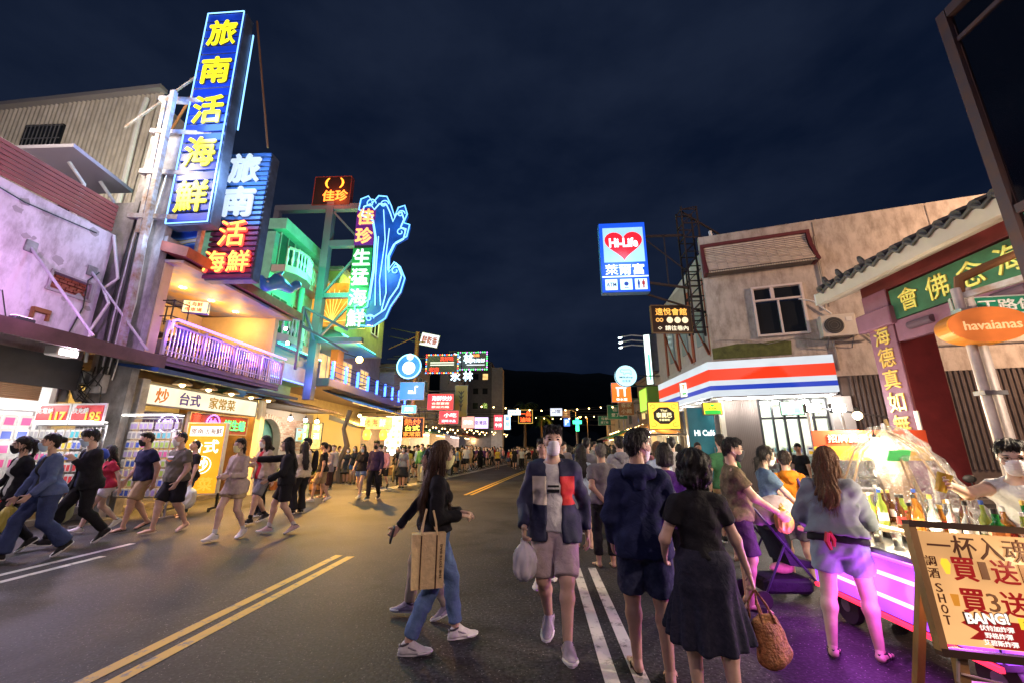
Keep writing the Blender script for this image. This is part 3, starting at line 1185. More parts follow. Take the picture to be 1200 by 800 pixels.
    if kind == 'flipflop':
     for q in (1, -1):
      lb.tube([P(.13, -.058, .004), P(.10, -.034, .022 * q), P(.05, -.045, .040 * q), P(.03, -.072, .043 * q)], .0045, 5)
    elif kind == 'slide':
     for yy in np.linspace(.075, .125, 5):
      lb.tube([P(yy, -.072, -.045), P(yy, -.034, -.036), P(yy, -.022, 0), P(yy, -.034, .036), P(yy, -.072, .045)], .009, 5)
    else:
     lb.tube([P(.12, -.072, -.044), P(.12, -.036, -.03), P(.12, -.026, 0), P(.12, -.036, .03), P(.12, -.072, .044)], .008, 5)
     lb.tube([P(.06, -.07, -.042), P(.05, -.02, -.03), P(.045, -.006, 0), P(.05, -.02, .03), P(.06, -.07, .042)], .007, 5)
     lb.tube([P(-.01, -.01, -.04), P(-.05, -.02, 0), P(-.01, -.01, .04), P(.035, -.0, 0)], .006, 5, closed=True)
    hardware('strap', lb, col, so)
   if socks is not None:
    A, K = rig.ank[sd], rig.knee[sd]
    child('sock', [fieldmesh([S(A, A + (K - A) * .20, .037, .040, cap=.25)], .012, .01)], socks)
 if extra:
  extra(rig, t, child, hardware)
 return t, rig

def thing_part(name, parent):
 o = bpy.data.objects.new(name, None)
 COL.objects.link(o)
 o.parent = parent
 return o
# ------------------------------------------------------------------ the setting: ground, road paint, hills
def asphalt():
 m = bpy.data.materials.new('asphalt')
 b, N, L = _bsdf(m)
 tcn = N.new('ShaderNodeTexCoord')
 big = N.new('ShaderNodeTexNoise')
 big.inputs['Scale'].default_value = 0.45
 big.inputs['Detail'].default_value = 5
 mid = N.new('ShaderNodeTexNoise')
 mid.inputs['Scale'].default_value = 34
 mid.inputs['Detail'].default_value = 8
 vor = N.new('ShaderNodeTexVoronoi')
 vor.inputs['Scale'].default_value = 40
 for n in (big, mid, vor):
  L.new(tcn.outputs['Object'], n.inputs['Vector'])
 r1 = N.new('ShaderNodeValToRGB')
 r1.color_ramp.elements[0].position = .42
 r1.color_ramp.elements[0].color = (.013, .0125, .0145, 1)
 r1.color_ramp.elements[1].position = .60
 r1.color_ramp.elements[1].color = (.066, .063, .069, 1)
 mx = N.new('ShaderNodeMix')
 mx.data_type = 'FLOAT'
 mx.inputs[0].default_value = .62
 L.new(big.outputs['Fac'], mx.inputs[2])
 L.new(mid.outputs['Fac'], mx.inputs[3])
 L.new(mx.outputs[0], r1.inputs['Fac'])
 r2 = N.new('ShaderNodeValToRGB')
 r2.color_ramp.elements[0].position = .06
 r2.color_ramp.elements[0].color = (.26, .24, .24, 1)
 r2.color_ramp.elements[1].position = .26
 r2.color_ramp.elements[1].color = (0, 0, 0, 1)
 vs = N.new('ShaderNodeTexNoise')
 vs.inputs['Scale'].default_value = 40
 L.new(tcn.outputs['Object'], vs.inputs['Vector'])
 mm = N.new('ShaderNodeMath')
 mm.operation = 'GREATER_THAN'
 mm.inputs[1].default_value = .52
 L.new(vs.outputs['Fac'], mm.inputs[0])
 L.new(vor.outputs['Distance'], r2.inputs['Fac'])
 st = N.new('ShaderNodeTexNoise')
 st.inputs['Scale'].default_value = .9
 st.inputs['Detail'].default_value = 10
 st.inputs['Roughness'].default_value = .68
 st.inputs['Distortion'].default_value = .8
 L.new(tcn.outputs['Object'], st.inputs['Vector'])
 r4 = N.new('ShaderNodeValToRGB')
 r4.color_ramp.elements[0].position = .34
 r4.color_ramp.elements[0].color = (.42, .42, .44, 1)
 r4.color_ramp.elements[1].position = .50
 r4.color_ramp.elements[1].color = (1, 1, 1, 1)
 L.new(st.outputs['Fac'], r4.inputs['Fac'])
 ml = N.new('ShaderNodeMix')
 ml.data_type = 'RGBA'
 ml.blend_type = 'MULTIPLY'
 ml.inputs[0].default_value = 1
 L.new(r1.outputs['Color'], ml.inputs[6])
 L.new(r4.outputs['Color'], ml.inputs[7])
 a = N.new('ShaderNodeMix')
 a.data_type = 'RGBA'
 a.blend_type = 'ADD'
 L.new(mm.outputs[0], a.inputs[0])
 L.new(ml.outputs[2], a.inputs[6])
 L.new(r2.outputs['Color'], a.inputs[7])
 L.new(a.outputs[2], b.inputs['Base Color'])
 rr = N.new('ShaderNodeMapRange')
 rr.inputs['To Min'].default_value = .5
 rr.inputs['To Max'].default_value = .85
 L.new(mid.outputs['Fac'], rr.inputs['Value'])
 L.new(rr.outputs['Result'], b.inputs['Roughness'])
 b.inputs['Specular IOR Level'].default_value = .22
 bp = N.new('ShaderNodeBump')
 bp.inputs['Strength'].default_value = .5
 bp.inputs['Distance'].default_value = .004
 L.new(vor.outputs['Distance'], bp.inputs['Height'])
 L.new(bp.outputs['Normal'], b.inputs['Normal'])
 return m

structure('road', MB().box((0, 480, -.05), (1400, 1000, .1)), asphalt())
structure('shop_pavement', MB().box((-20.4, 40, .06), (20, 90, .12)), mat('pavement_tile', (.20, .18, .165), .5, bump=.2, bscale=30, var=.25, vscale=6))
structure('corner_pavement', MB().prism([(7.6, 15.2), (22, 10.8), (22, 70), (7.2, 70)], 0, .12, 'XY'), mat('pavement_tile', (.20, .18, .165)))

def worn_paint(name, col):
 m = bpy.data.materials.new(name)
 b, N, L = _bsdf(m)
 t = N.new('ShaderNodeTexCoord')
 n = N.new('ShaderNodeTexNoise')
 n.inputs['Scale'].default_value = 7
 n.inputs['Detail'].default_value = 9
 n.inputs['Roughness'].default_value = .75
 L.new(t.outputs['Object'], n.inputs['Vector'])
 r = N.new('ShaderNodeValToRGB')
 r.color_ramp.elements[0].position = .37
 r.color_ramp.elements[0].color = (.16, .15, .14, 1)
 r.color_ramp.elements[1].position = .47
 r.color_ramp.elements[1].color = (*col, 1)
 L.new(n.outputs['Fac'], r.inputs['Fac'])
 L.new(r.outputs['Color'], b.inputs['Base Color'])
 b.inputs['Roughness'].default_value = .6
 return m

def paint_line(name, pts, w, m, z=.004):
 mb = MB()
 vs, fs = [], []
 for i, (x, y) in enumerate(pts):
  a = pts[max(i - 1, 0)]
  b = pts[min(i + 1, len(pts) - 1)]
  d = Vector((b[0] - a[0], b[1] - a[1])).normalized()
  n = Vector((d.y, -d.x)) * (w / 2)
  vs += [(x - n.x, y - n.y, z), (x + n.x, y + n.y, z)]
  if i:
   fs.append((2 * i - 2, 2 * i - 1, 2 * i + 1, 2 * i))
 return structure(name, mb.add(vs, fs), m)

yel, wht = worn_paint('road_paint_yellow', (.62, .36, .025)), worn_paint('road_paint_white', (.62, .60, .56))
for off in (0, .21):
 paint_line('yellow_road_line', [(-3.46 + off, -3), (-3.12 + off, 3.2), (-2.93 + off, 6.72 - off * .3)], .115, yel)
 paint_line('yellow_road_line', [(-2.32 + off, 15.1), (-1.55 + off, 22), (-.72 + off, 29.2), (1.5 + off, 48)], .115, yel)
 paint_line('white_road_line', [(.46 + off, -3), (.55 + off, 3.63), (.60 + off, 6.2)], .105, wht)
 paint_line('white_road_line', [(-6.45 - off * 1.7, -3), (-6.45 - off * 1.7, 6.5 + off * 4)], .11, wht)
 paint_line('white_road_line', [(-6.3 + off * 1.4, 15.6), (-5.2 + off * 1.4, 21), (-4 + off, 31), (-2.6 + off, 45)], .12, wht)
 paint_line('white_road_line', [(2.6 + off, 18), (3.6 + off, 30), (5.6 + off, 48)], .12, wht)

def ridge(name, y, x0, x1, hs, depth, seed):
 r = random.Random(seed)
 n, m = 90, 10
 vs, fs = [], []
 ph = [r.uniform(0, 6) for _ in range(6)]
 for j in range(m + 1):
  v = j / m
  for i in range(n + 1):
   u = i / n
   h = np.interp(u, np.linspace(0, 1, len(hs)), hs) + 5 * math.sin(u * 31 + ph[0]) + 3 * math.sin(u * 67 + ph[1]) + 2 * math.sin(u * 133 + ph[2])
   vs.append((x0 + (x1 - x0) * u, y + depth * (v - .5) * 2, max(0, h) * math.sin(PI * v) ** .8 + 3 * math.sin(u * 90 + v * 20) * math.sin(PI * v)))
 for j in range(m):
  for i in range(n):
   a = j * (n + 1) + i
   fs.append((a, a + 1, a + n + 2, a + n + 1))
 return structure(name, MB().add(vs, fs), mat('forest_hill', (.02, .028, .018), .95, var=.4, vscale=.05), True)

ridge('hills', 620, -900, 900, [150, 130, 120, 150, 135, 118, 122, 100, 88, 105, 120, 130, 150], 160, 3)
ridge('hills', 330, -420, 60, [60, 66, 58, 40, 44, 42, 30, 16, 4], 60, 5)

def wm(o):
 """mesh builder that takes world coordinates for parts of o"""
 return MB(Matrix.LocRotScale(o.location, o.rotation_euler, None).inverted())

BULB_W = emit('lamp_glass_white', (1, .95, .86), 22)
BULB_Y = emit('lamp_glass_warm', (1, .72, .35), 22)

def bulb_light(label, loc, power, col=(1, .85, .62), r=.06, group=None, glassm=None, wire=.35, size=None):
 o = thing('hanging_bulb', label, 'lamp', loc, 0, group)
 part('bulb_glass', MB().ball((0, 0, 0), r, 10, 7), glassm or BULB_W, o, True)
 part('socket', MB().lathe([(r * .5, r * .8), (r * .55, r * 1.8), (.01, r * 2.2)], n=10), mat('black_plastic', (.02, .02, .02), .5), o)
 if wire:
  part('wire', MB().cyl((0, 0, r * 2), (0, 0, r * 2 + wire), .006, 5), mat('black_plastic', (.02, .02, .02), .5), o)
 lamp('bulb', (0, 0, -r * 1.6), power, col, size or r, o).matrix_parent_inverse = Matrix()
 return o

def sign(label, c, w, h, d=.18, rz=0.0, face=None, frame=None, lines=(), name='shop_sign', cat='sign', rim=.03, group=None, tilt=0.0, back=True):
 """lightbox or board: body, lit face, lettering; its face looks along local -Y"""
 o = thing(name, label, cat, (c[0], c[1], c[2]), rz, group)
 o.rotation_euler = (0, tilt, rz)
 fm = frame or mat('sign_frame_grey', (.25, .25, .26), .45, .6)
 part('casing', MB().box((0, d / 2, 0), (w, d, h), bev=.012), fm, o)
 if rim:
  mb = MB()
  for sx in (-1, 1):
   mb.box((sx * (w / 2 - rim / 2), -.012, 0), (rim, .024, h))
  for sz in (-1, 1):
   mb.box((0, -.012, sz * (h / 2 - rim / 2)), (w - 2 * rim, .024, rim))
  part('rim', mb, fm, o)
 if face:
  part('face', MB().box((0, -.004, 0), (w - 2 * rim - .004, .008, h - 2 * rim - .004)), face, o)
 if c[1] >= 24 and abs(rz) < .1 and name in ('shop_sign', 'banner'):
  sd = -1 if c[0] < 3 else 1
  wall = -11.4 + max(0, c[1] - 25) * .105 if sd < 0 else 8.8 + max(0, c[1] - 22) * .1
  for z in (-h * .32, h * .32):
   part('bracket_arm', MB().bar((sd * w / 2, d / 2, z), (wall - c[0], d / 2, z), .07), mat('arm_dark', (.05, .05, .055), .6, .3), o)
 for ln in lines:
  s, tw, th, x, z, m = ln[:6]
  wt = ln[6] if len(ln) > 6 else .012
  if s == '#':
   part('panel', MB().box((x, -.011, z), (tw, .006, th)), m, o)
  else:
   text('lettering', s, tw, th, m, o, (x, -.019, z), depth=.012, weight=wt)
 return o

def E(*a, **k):
 return emit('glow_%s' % '_'.join('%g' % round(v, 3) for v in (list(a[0]) + list(a[1:]))), *a, **k)

RED, GRN, BLU, YEL, WHT, ORG, PUR, PNK, CYN = (1, .035, .02), (.05, 1, .16), (.02, .10, 1), (1, .78, .03), (1, .97, .92), (1, .30, .03), (.36, .06, 1), (1, .12, .62), (.15, .75, 1)
# ------------------------------------------------------------------ left side, nearest: accessory shop in the peeling pink building
PLAS = mat('pink_lit_plaster', (.58, .50, .56), .85, bump=.35, bscale=9, vscale=2.2, col2=(.70, .62, .70), streak=.42)  # pinkish white plaster, tinted pinker for the purple light on it
CONC = mat('grey_concrete', (.30, .29, .29), .85, bump=.3, bscale=12, var=.3, vscale=2, streak=.4)
STEEL = mat('steel_grey', (.33, .33, .35), .45, .7, var=.25, vscale=5)
RUST = mat('rusty_white_steel', (.42, .43, .47), .6, .2, col2=(.24, .14, .08), vscale=5)
DARK = mat('dark_metal', (.035, .034, .038), .5, .5)
BLK = mat('black_plastic', (.02, .02, .02), .5)
WPAINT = mat('white_paint', (.72, .71, .69), .5, bump=.08, bscale=14, var=.08)
CREAM = mat('cream_wall', (.60, .46, .26), .7, bump=.1, bscale=16, var=.08)
pb = thing('pink_building', 'peeling pink plaster building above the phone accessory shop, red slats along its roof', 'building', (-14, 5, 0))
X0 = -11.0
mb = wm(pb)
mb.box((-11.15, 3.2, 5.0), (.3, 10.16, 4.1)).box((-11.15, 9.25, 5.0), (.3, .24, 4.1))
mb.box((-11.15, 8.705, 6.29), (.3, .85, 1.52)).box((-11.15, 8.705, 4.03), (.3, .85, 2.16))
mb.box((-16.2, 9.22, 3.5), (9.8, .28, 7.05)).box((-16, 3.8, 6.9), (9.7, 10.5, .2))
part('wall', mb, PLAS, pb)
mb = wm(pb)
r = random.Random(4)
for j in range(5):
 for i in range(5):
  mb.box((-11.12 + r.uniform(-.02, .02), 8.28 + .17 * i + (.085 if j % 2 else 0) + .04, 5.17 + .075 * j), (.12, .15, .062))
part('brick_infill', mb, mat('red_brick', (.27, .075, .045), .85, var=.3, vscale=9), pb)
mb = wm(pb)
for (y, z, sy, sz) in ((8.705, 5.555, .93, .05), (8.705, 5.105, .98, .06), (8.26, 5.33, .05, .42), (9.15, 5.33, .05, .42)):
 mb.box((-10.985, y, z), (.05, sy, sz))
part('window_surround', mb, mat('rough_render', (.36, .31, .33), .9, bump=.4, bscale=30), pb)
slat_me = MB().box((0, 0, 0), (.04, 11, .092), bev=.006).mesh('slat')
slat_m = mat('red_timber', (.23, .055, .045), .65, bump=.2, bscale=12, var=.35, vscale=4, stretch=(1, .15, 1))
for i in range(7):
 link('slat', slat_me, slat_m, pb, (-10.99 + 14, 3.75 - 5, 7.13 + i * .112))
for y in (1.5, 4.2, 6.9, 9.2):
 part('slat_post', wm(pb).box((-11.04, y, 7.45), (.05, .06, .84)), STEEL, pb)
# awning with its struts
aw = part('awning', wm(pb).prism([(-11.0, 3.98), (-9.42, 3.84), (-9.38, 3.86), (-9.38, 3.56), (-9.46, 3.56), (-9.46, 3.76), (-11.0, 3.90)], -2, 9.95, 'XZ'), mat('maroon_metal', (.10, .045, .055), .45, .4, var=.3, vscale=2), pb)
for y in (7.85, 9.15):
 part('strut', wm(pb).cyl((-10.98, y - .1, 5.85), (-9.5, y + .35, 3.93), .028, 8), mat('strut_lilac', (.45, .40, .46), .5), pb, True)
 part('strut_plate', wm(pb).box((-10.98, y - .1, 5.87), (.05, .22, .26), bev=.01), STEEL, pb)
part('fascia', wm(pb).box((-10.9, 4.0, 3.27), (.1, 10.6, .72)), mat('charcoal_panel', (.035, .035, .042), .5, var=.2), pb)
mb = wm(pb)
for i in range(7):
 mb.tube([(-10.93, -1, 2.62 + i * .045), (-10.93, 8.65, 2.62 + i * .045)], .028, 8)
part('shutter_roll', mb, mat('bronze_shutter', (.30, .19, .11), .5, .3), pb)
mb = wm(pb)
mb.box((-13.9, 4, 1.5), (.1, 9, 3)).box((-12.4, 8.9, 1.5), (3, .1, 3)).box((-12.5, 4, 2.95), (2.9, 9.4, .08))
part('interior', mb, WPAINT, pb)
for y in (3.5, 5.6, 7.7):
 part('ceiling_tube', wm(pb).cyl((-12.2, y - .6, 2.86), (-12.2, y + .6, 2.86), .022, 8), E(WHT, 14), pb)
 lamp('ceiling_tube', (-12.0, y, 2.7), 45, (1, .97, .95), .25, pb)
part('power_cable', wm(pb).tube([(-10.95, 9.3, 7.0), (-10.6, 9.36, 5.8), (-10.85, 9.3, 5.5), (-10.6, 9.3, 5.1), (-10.9, 9.3, 4.4), (-10.8, 9.3, 3.6)], .035, 6), WPAINT, pb, True)
for pts, rr_ in (([(-10.97, 6.2, 6.9), (-10.96, 7.4, 6.75), (-10.96, 8.9, 6.85)], .014), ([(-10.97, 7.2, 4.1), (-10.95, 7.25, 4.6), (-10.95, 7.5, 4.75), (-10.95, 7.7, 4.2)], .012), ([(-10.96, 9.2, 5.9), (-10.95, 9.0, 5.6), (-10.95, 9.05, 4.9), (-10.95, 8.9, 4.2)], .016)):
 part('cable', wm(pb).tube(pts, rr_, 5), BLK, pb)
part('conduit_box', wm(pb).box((-10.95, 8.25, 4.55), (.1, .34, .1), bev=.01).box((-10.95, 8.1, 4.45), (.06, .05, .2)).box((-10.95, 8.4, 4.45), (.06, .05, .2)), mat('rust_brown', (.22, .09, .03), .7), pb)
r = random.Random(8)
mb = wm(pb)
for k in range(26):
 y, z, q = r.uniform(4.5, 9.2), r.uniform(4.2, 6.9), r.uniform(.03, .14)
 mb.prism([(y + q * math.cos(a) * r.uniform(.5, 1.3), z + q * .8 * math.sin(a) * r.uniform(.5, 1.3)) for a in np.linspace(0, 2 * PI, 9, endpoint=False)], -10.999, -10.995, 'YZ')
part('bare_render_patch', mb, mat('rough_render', (.36, .31, .33)), pb)['kind'] = 'stuff'
sg = sign('small white sign with three digits hung on the charcoal fascia', (-10.84, 7.55, 3.0), .42, .2, .03, rad(90), mat('sign_white', (.8, .8, .8), .4), None, [('198', .3, .1, -.02, -.03, mat('ink_navy', (.03, .06, .2))), ('#', .1, .05, .13, .06, mat('ink_orange', (.8, .25, .02)))], rim=.01)
# flood lamp under the awning
fl = thing('flood_lamp', 'boxy white flood lamp fixed under the maroon awning', 'lamp', (-9.75, 7.9, 3.52))
part('housing', MB().box((0, 0, 0), (.30, .42, .20), bev=.02), WPAINT, fl)
part('lens', MB().box((.16, 0, -.03), (.012, .34, .12)), E((1, .9, .95), 5), fl)
lamp('flood_lamp', (-9.5, 7.9, 3.42), 260, (.85, .66, 1), .12, fl, spot=150, aim=(-4, 5.5, 0))
wl_ = thing('wall_washer', 'small lamp on the awning throwing pink light up the peeling wall', 'lamp', (-9.62, 7.0, 3.86))
part('housing', MB().box((0, 0, .06), (.16, .34, .1), bev=.02), DARK, wl_)
part('lens', MB().box((-.02, 0, .116), (.1, .28, .012)), E((1, .45, .85), 6), wl_)
lamp('wall_washer', (-9.2, 6.4, 4.6), 165, (.80, .42, 1), .25, wl_)

# corrugated building behind
cb = thing('corrugated_building', 'tall beige corrugated metal building with a barred window behind the pink one', 'building', (-19, 14, 0))
mb = wm(cb)
n = 74
vs, fs = [], []
for i in range(n * 4):
 x = -29 + i * .2 * 14.2 / (n * .8)
 y = 13.0 + (0, 0, .05, .05)[i % 4]
 zt = 15.05 + (x + 22) * .085
 vs += [(x, y, 7.5), (x, y, zt)]
 if i:
  fs.append((2 * i - 2, 2 * i - 1, 2 * i + 1, 2 * i))
part('corrugated_wall', mb.add(vs, fs), mat('beige_sheet_metal', (.60, .55, .47), .6, .1, var=.12, vscale=1.2, stretch=(1, 1, .3), streak=.25), cb)
part('side_wall', wm(cb).box((-15.1, 15.5, 11.4), (.1, 4.9, 8)), CONC, cb)
part('roof_edge', wm(cb).bar((-29.3, 12.95, 14.5), (-14.8, 12.95, 15.76), .34, .18), mat('grey_gutter', (.35, .34, .35), .5, .4), cb)
part('window', wm(cb).box((-19.4, 12.96, 13.5), (1.6, .1, 1.35)), mat('dark_glass', (.015, .018, .022), .08), cb)
bars = wm(cb)
for i in range(9):
 bars.cyl((-20.1 + i * .17, 12.9, 12.85), (-20.1 + i * .17, 12.9, 14.15), .018, 5)
for z in (12.9, 13.5, 14.1):
 bars.bar((-20.2, 12.9, z), (-18.6, 12.9, z), .03)
part('window_bar', bars, STEEL, cb)
part('downpipe', wm(cb).tube([(-15.3, 12.85, 15.2), (-15.4, 12.85, 14.2), (-15.3, 12.85, 11), (-15.3, 12.85, 9)], .09, 8), WPAINT, cb, True)
lr = thing('lean_to_roof', 'small grey lean-to roof on pipe legs above the red slats', 'roof', (-12.4, 8.8, 7.1))
part('sheet', wm(lr).prism([(8.3, 8.95), (9.95, 8.75), (9.95, 8.85), (8.3, 9.05)], -14.0, -11.5, 'YZ'), mat('grey_lavender_sheet', (.33, .31, .38), .5, .3), lr)
for y in (8.9, 9.7):
 part('leg', wm(lr).tube([(-11.7, y, 7.0), (-11.7, y, 8.3), (-11.9, y - .3, 8.75)], .045, 7), WPAINT, lr, True)
ac = None

def aircon(label, loc, rz=0.0, s=1.0):
 o = thing('air_conditioner', label, 'air conditioner', loc, rz)
 part('case', MB().box((0, .16 * s, 0), (.95 * s, .32 * s, .72 * s), bev=.02), mat('aircon_beige', (.60, .55, .47), .5, var=.1), o)
 g = part('fan_grille', MB().lathe([(.0, -.002), (.27 * s, 0), (.27 * s, .02), (.25 * s, .03)], (-.13 * s, -.0, 0), 20, 'Y'), mat('fan_dark', (.02, .02, .02), .5), o)
 mbb = MB()
 for rr in (.10, .17, .24):
  mbb.tube([(-.13 * s + rr * s * math.cos(a), -.035, rr * s * math.sin(a)) for a in np.linspace(0, 2 * PI, 20, endpoint=False)], .006, 4, closed=True)
 part('guard_ring', mbb, mat('fan_ring', (.16, .15, .14), .5), g)
 part('badge', MB().box((.3 * s, -.006, .18 * s), (.16 * s, .012, .14 * s)), mat('badge_white', (.7, .68, .62)), o)
 for x in (-.33, .33):
  part('bracket', MB().bar((x * s, .3 * s, -.38 * s), (x * s, -.03, -.38 * s), .03).bar((x * s, .3 * s, -.7 * s), (x * s, 0, -.38 * s), .03), STEEL, o)
 return o

aircon('weathered air conditioner unit under the lean-to roof', (-12.6, 9.35, 7.75), 0)

# ------------------------------------------------------------------ accessory racks in front of the pink building
def price_board(x0, x1, price, words, label):
 o = thing('price_board', label, 'sign', ((x0 + x1) / 2, 8.72, 2.31))
 w = x1 - x0 - .03
 part('board', MB().box((0, .02, 0), (w, .04, .47), bev=.006), mat('sign_white', (.8, .8, .8), .4), o)
 part('red_panel', MB().prism([(-w / 2 + .04, -.19), (w / 2 - .04, -.19), (w / 2 - .04, .19), (-w / 2 + .12, .19), (-w / 2 + .04, .05)], -.012, -.004, 'XZ'), mat('print_red', (.72, .025, .035), .4), o)
 text('price', price, w * .45, .22, mat('print_yellow', (.9, .62, .03), .4), o, (w * .2, -.022, -.06), weight=.03)
 text('lettering', words, w * .48, .13, mat('sign_white', (.8, .8, .8), .4), o, (-w * .2, -.022, .07), weight=.015)

price_board(-10.99, -10.17, '117', '充電線', 'red and white price board reading 117, on the wall side')
price_board(-10.17, -9.35, '195', '快充線', 'red and white price board reading 195, on the street side')
PACK = MB().box((0, -.02, -.09), (.115, .03, .19), bev=.008).mesh('package')
pr_ = MB().box((0, -.0, .035), (.05, .006, .07)).mesh('tab')
CASEC = {'pink': (.75, .12, .35), 'turquoise': (.06, .45, .55), 'white': (.75, .75, .75), 'black': (.03, .03, .035), 'yellow': (.75, .55, .06), 'blue': (.06, .12, .55), 'red': (.6, .04, .05), 'grey': (.35, .35, .38), 'lime': (.4, .6, .1), 'lavender': (.45, .35, .65)}

def pack_mat(c):
 """white backing card with a coloured product in its middle"""
 nm = 'pack_' + c
 if nm in MATS:
  return MATS[nm]
 m = bpy.data.materials.new(nm)
 b, N, L = _bsdf(m)
 t = N.new('ShaderNodeTexCoord')
 sp = N.new('ShaderNodeSeparateXYZ')
 L.new(t.outputs['Generated'], sp.inputs[0])
 prev = None
 for ax, hw, mid in (('X', .36, .5), ('Z', .34, .42)):
  a = N.new('ShaderNodeMath')
  a.operation = 'COMPARE'
  a.inputs[1].default_value = mid
  a.inputs[2].default_value = hw
  L.new(sp.outputs[ax], a.inputs[0])
  if prev:
   q = N.new('ShaderNodeMath')
   q.operation = 'MULTIPLY'
   L.new(prev, q.inputs[0])
   L.new(a.outputs[0], q.inputs[1])
   prev = q.outputs[0]
  else:
   prev = a.outputs[0]
 mx = N.new('ShaderNodeMix')
 mx.data_type = 'RGBA'
 mx.inputs[6].default_value = (.62, .62, .60, 1)
 mx.inputs[7].default_value = (*CASEC[c], 1)
 L.new(prev, mx.inputs[0])
 L.new(mx.outputs[2], b.inputs['Base Color'])
 b.inputs['Roughness'].default_value = .3
 MATS[nm] = m
 return m

hook_m = mat('wire_chrome', (.5, .5, .52), .3, .9)

def goods_rack(label, where, x, y, w, z0, z1, rz, cols, rows, pack_label, seed, scale=1.0, palette=None):
 o = thing('display_rack', label, 'rack', (x, y, 0), rz)
 mb = MB()
 for i in range(int(w / .1) + 1):
  mb.cyl((-w / 2 + i * .1, 0, z0), (-w / 2 + i * .1, 0, z1), .004, 4)
 for i in range(int((z1 - z0) / .1) + 1):
  mb.cyl((-w / 2, 0, z0 + i * .1), (w / 2, 0, z0 + i * .1), .004, 4)
 part('wire_grid', mb, hook_m, o)
 part('frame', MB().bar((-w / 2, 0, 0), (-w / 2, 0, z1 + .05), .03).bar((w / 2, 0, 0), (w / 2, 0, z1 + .05), .03).bar((-w / 2 + .016, 0, z1 + .04), (w / 2 - .016, 0, z1 + .04), .03).bar((-w / 2 + .016, 0, z0 - .04), (w / 2 - .016, 0, z0 - .04), .03), STEEL, o)
 for sx in (-1, 1):
  part('foot', MB().box((sx * w / 2, 0, .02), (.05, .5, .04)), STEEL, o)
 part('added_rack_tube', MB().cyl((-w / 2, -.32, z1 + .1), (w / 2, -.32, z1 + .1), .018, 8).bar((-w / 2, 0, z1 + .1), (-w / 2, -.32, z1 + .1), .015).bar((w / 2, 0, z1 + .1), (w / 2, -.32, z1 + .1), .015), E(WHT, 7), o)  # tube added over the rack to brighten the goods
 lamp('added_rack_tube', (0, -.75, z1 - .3), 9, (1, .96, .94), .2, o).matrix_parent_inverse = Matrix()
 r = random.Random(seed)
 R = Matrix.Rotation(rz, 3, 'Z')
 names = palette or list(CASEC)
 for j in range(rows):
  run = r.choice(names)
  for i in range(cols):
   if r.random() < .35:
    run = r.choice(names)
   o_ = ('first', 'second', 'third', 'fourth', 'fifth', 'sixth', 'seventh', 'eighth', 'ninth', 'tenth', 'eleventh', 'twelfth', 'thirteenth', 'fourteenth')
   p = R @ Vector((-w / 2 + (i + .5) * w / cols + r.uniform(-.01, .01), -.05 - r.uniform(0, .04), z1 - .06 - j * (z1 - z0) / rows))
   k = link('hanging_package', PACK, pack_mat(run), None, (x + p.x, y + p.y, p.z), (0, r.uniform(-.05, .05), rz), (scale * w / cols / .13, 1, scale * (z1 - z0) / rows / .24))
   tag(k, '%s %s, %s row down, %s from its left, %s' % (run, pack_label, o_[j], o_[i], where), 'package', 'goods on the ' + where)

goods_rack('wire rack of cable packets below the two red price boards', 'rack under the price boards', -10.17, 8.82, 1.62, .40, 2.03, 0, 14, 7, 'packet', 11)
goods_rack('wire rack of phone cases between the price boards and the yellow menu stand', 'rack beside the menu stand', -9.15, 9.85, 1.25, .5, 2.25, 0, 10, 8, 'phone case', 12, palette=['turquoise', 'blue', 'pink', 'white', 'lavender', 'grey', 'lime'])
goods_rack('wire rack of small pouches at the edge of the accessory shop', 'rack at the shop edge', -11.1, 7.6, 1.9, .9, 2.3, rad(62), 9, 5, 'pouch', 13, palette=['black', 'blue', 'pink', 'turquoise', 'grey', 'white'])
goods_rack('wire rack of bright trinkets inside the accessory shop', 'rack inside the shop', -12.6, 6.6, 2.0, .5, 2.3, rad(35), 9, 6, 'trinket', 14)
tb = thing('display_table', 'low display table draped in red cloth at the accessory shop front', 'table', (-10.75, 7.75, 0))
part('cloth_cover', MB().prism([(-.62, .04), (.62, .04), (.55, .72), (-.55, .72)], -.45, .45, 'XZ'), mat('red_drape', (.45, .02, .03), .8, bump=.3, bscale=8), tb)
part('table_top', MB().box((0, 0, .735), (1.16, .94, .03), bev=.008), WPAINT, tb)
for i in range(12):
 c = ('pink', 'yellow', 'lime', 'white')[i % 4]
 tag(link('trinket_box', MB().box((0, 0, .05), (.15, .13, .1), bev=.01).mesh('trinket_box') if i == 0 else bpy.data.meshes['trinket_box'], pack_mat(c), None, (-11.2 + (i % 6) * .18, 7.5 + (i // 6) * .3, .751), (0, 0, i * .4)), '%s trinket box on the red draped table, %s row, %s from the wall' % (c, ('near', 'far')[i // 6], ('first', 'second', 'third', 'fourth', 'fifth', 'sixth')[i % 6]), 'box', 'boxes on the red draped table')

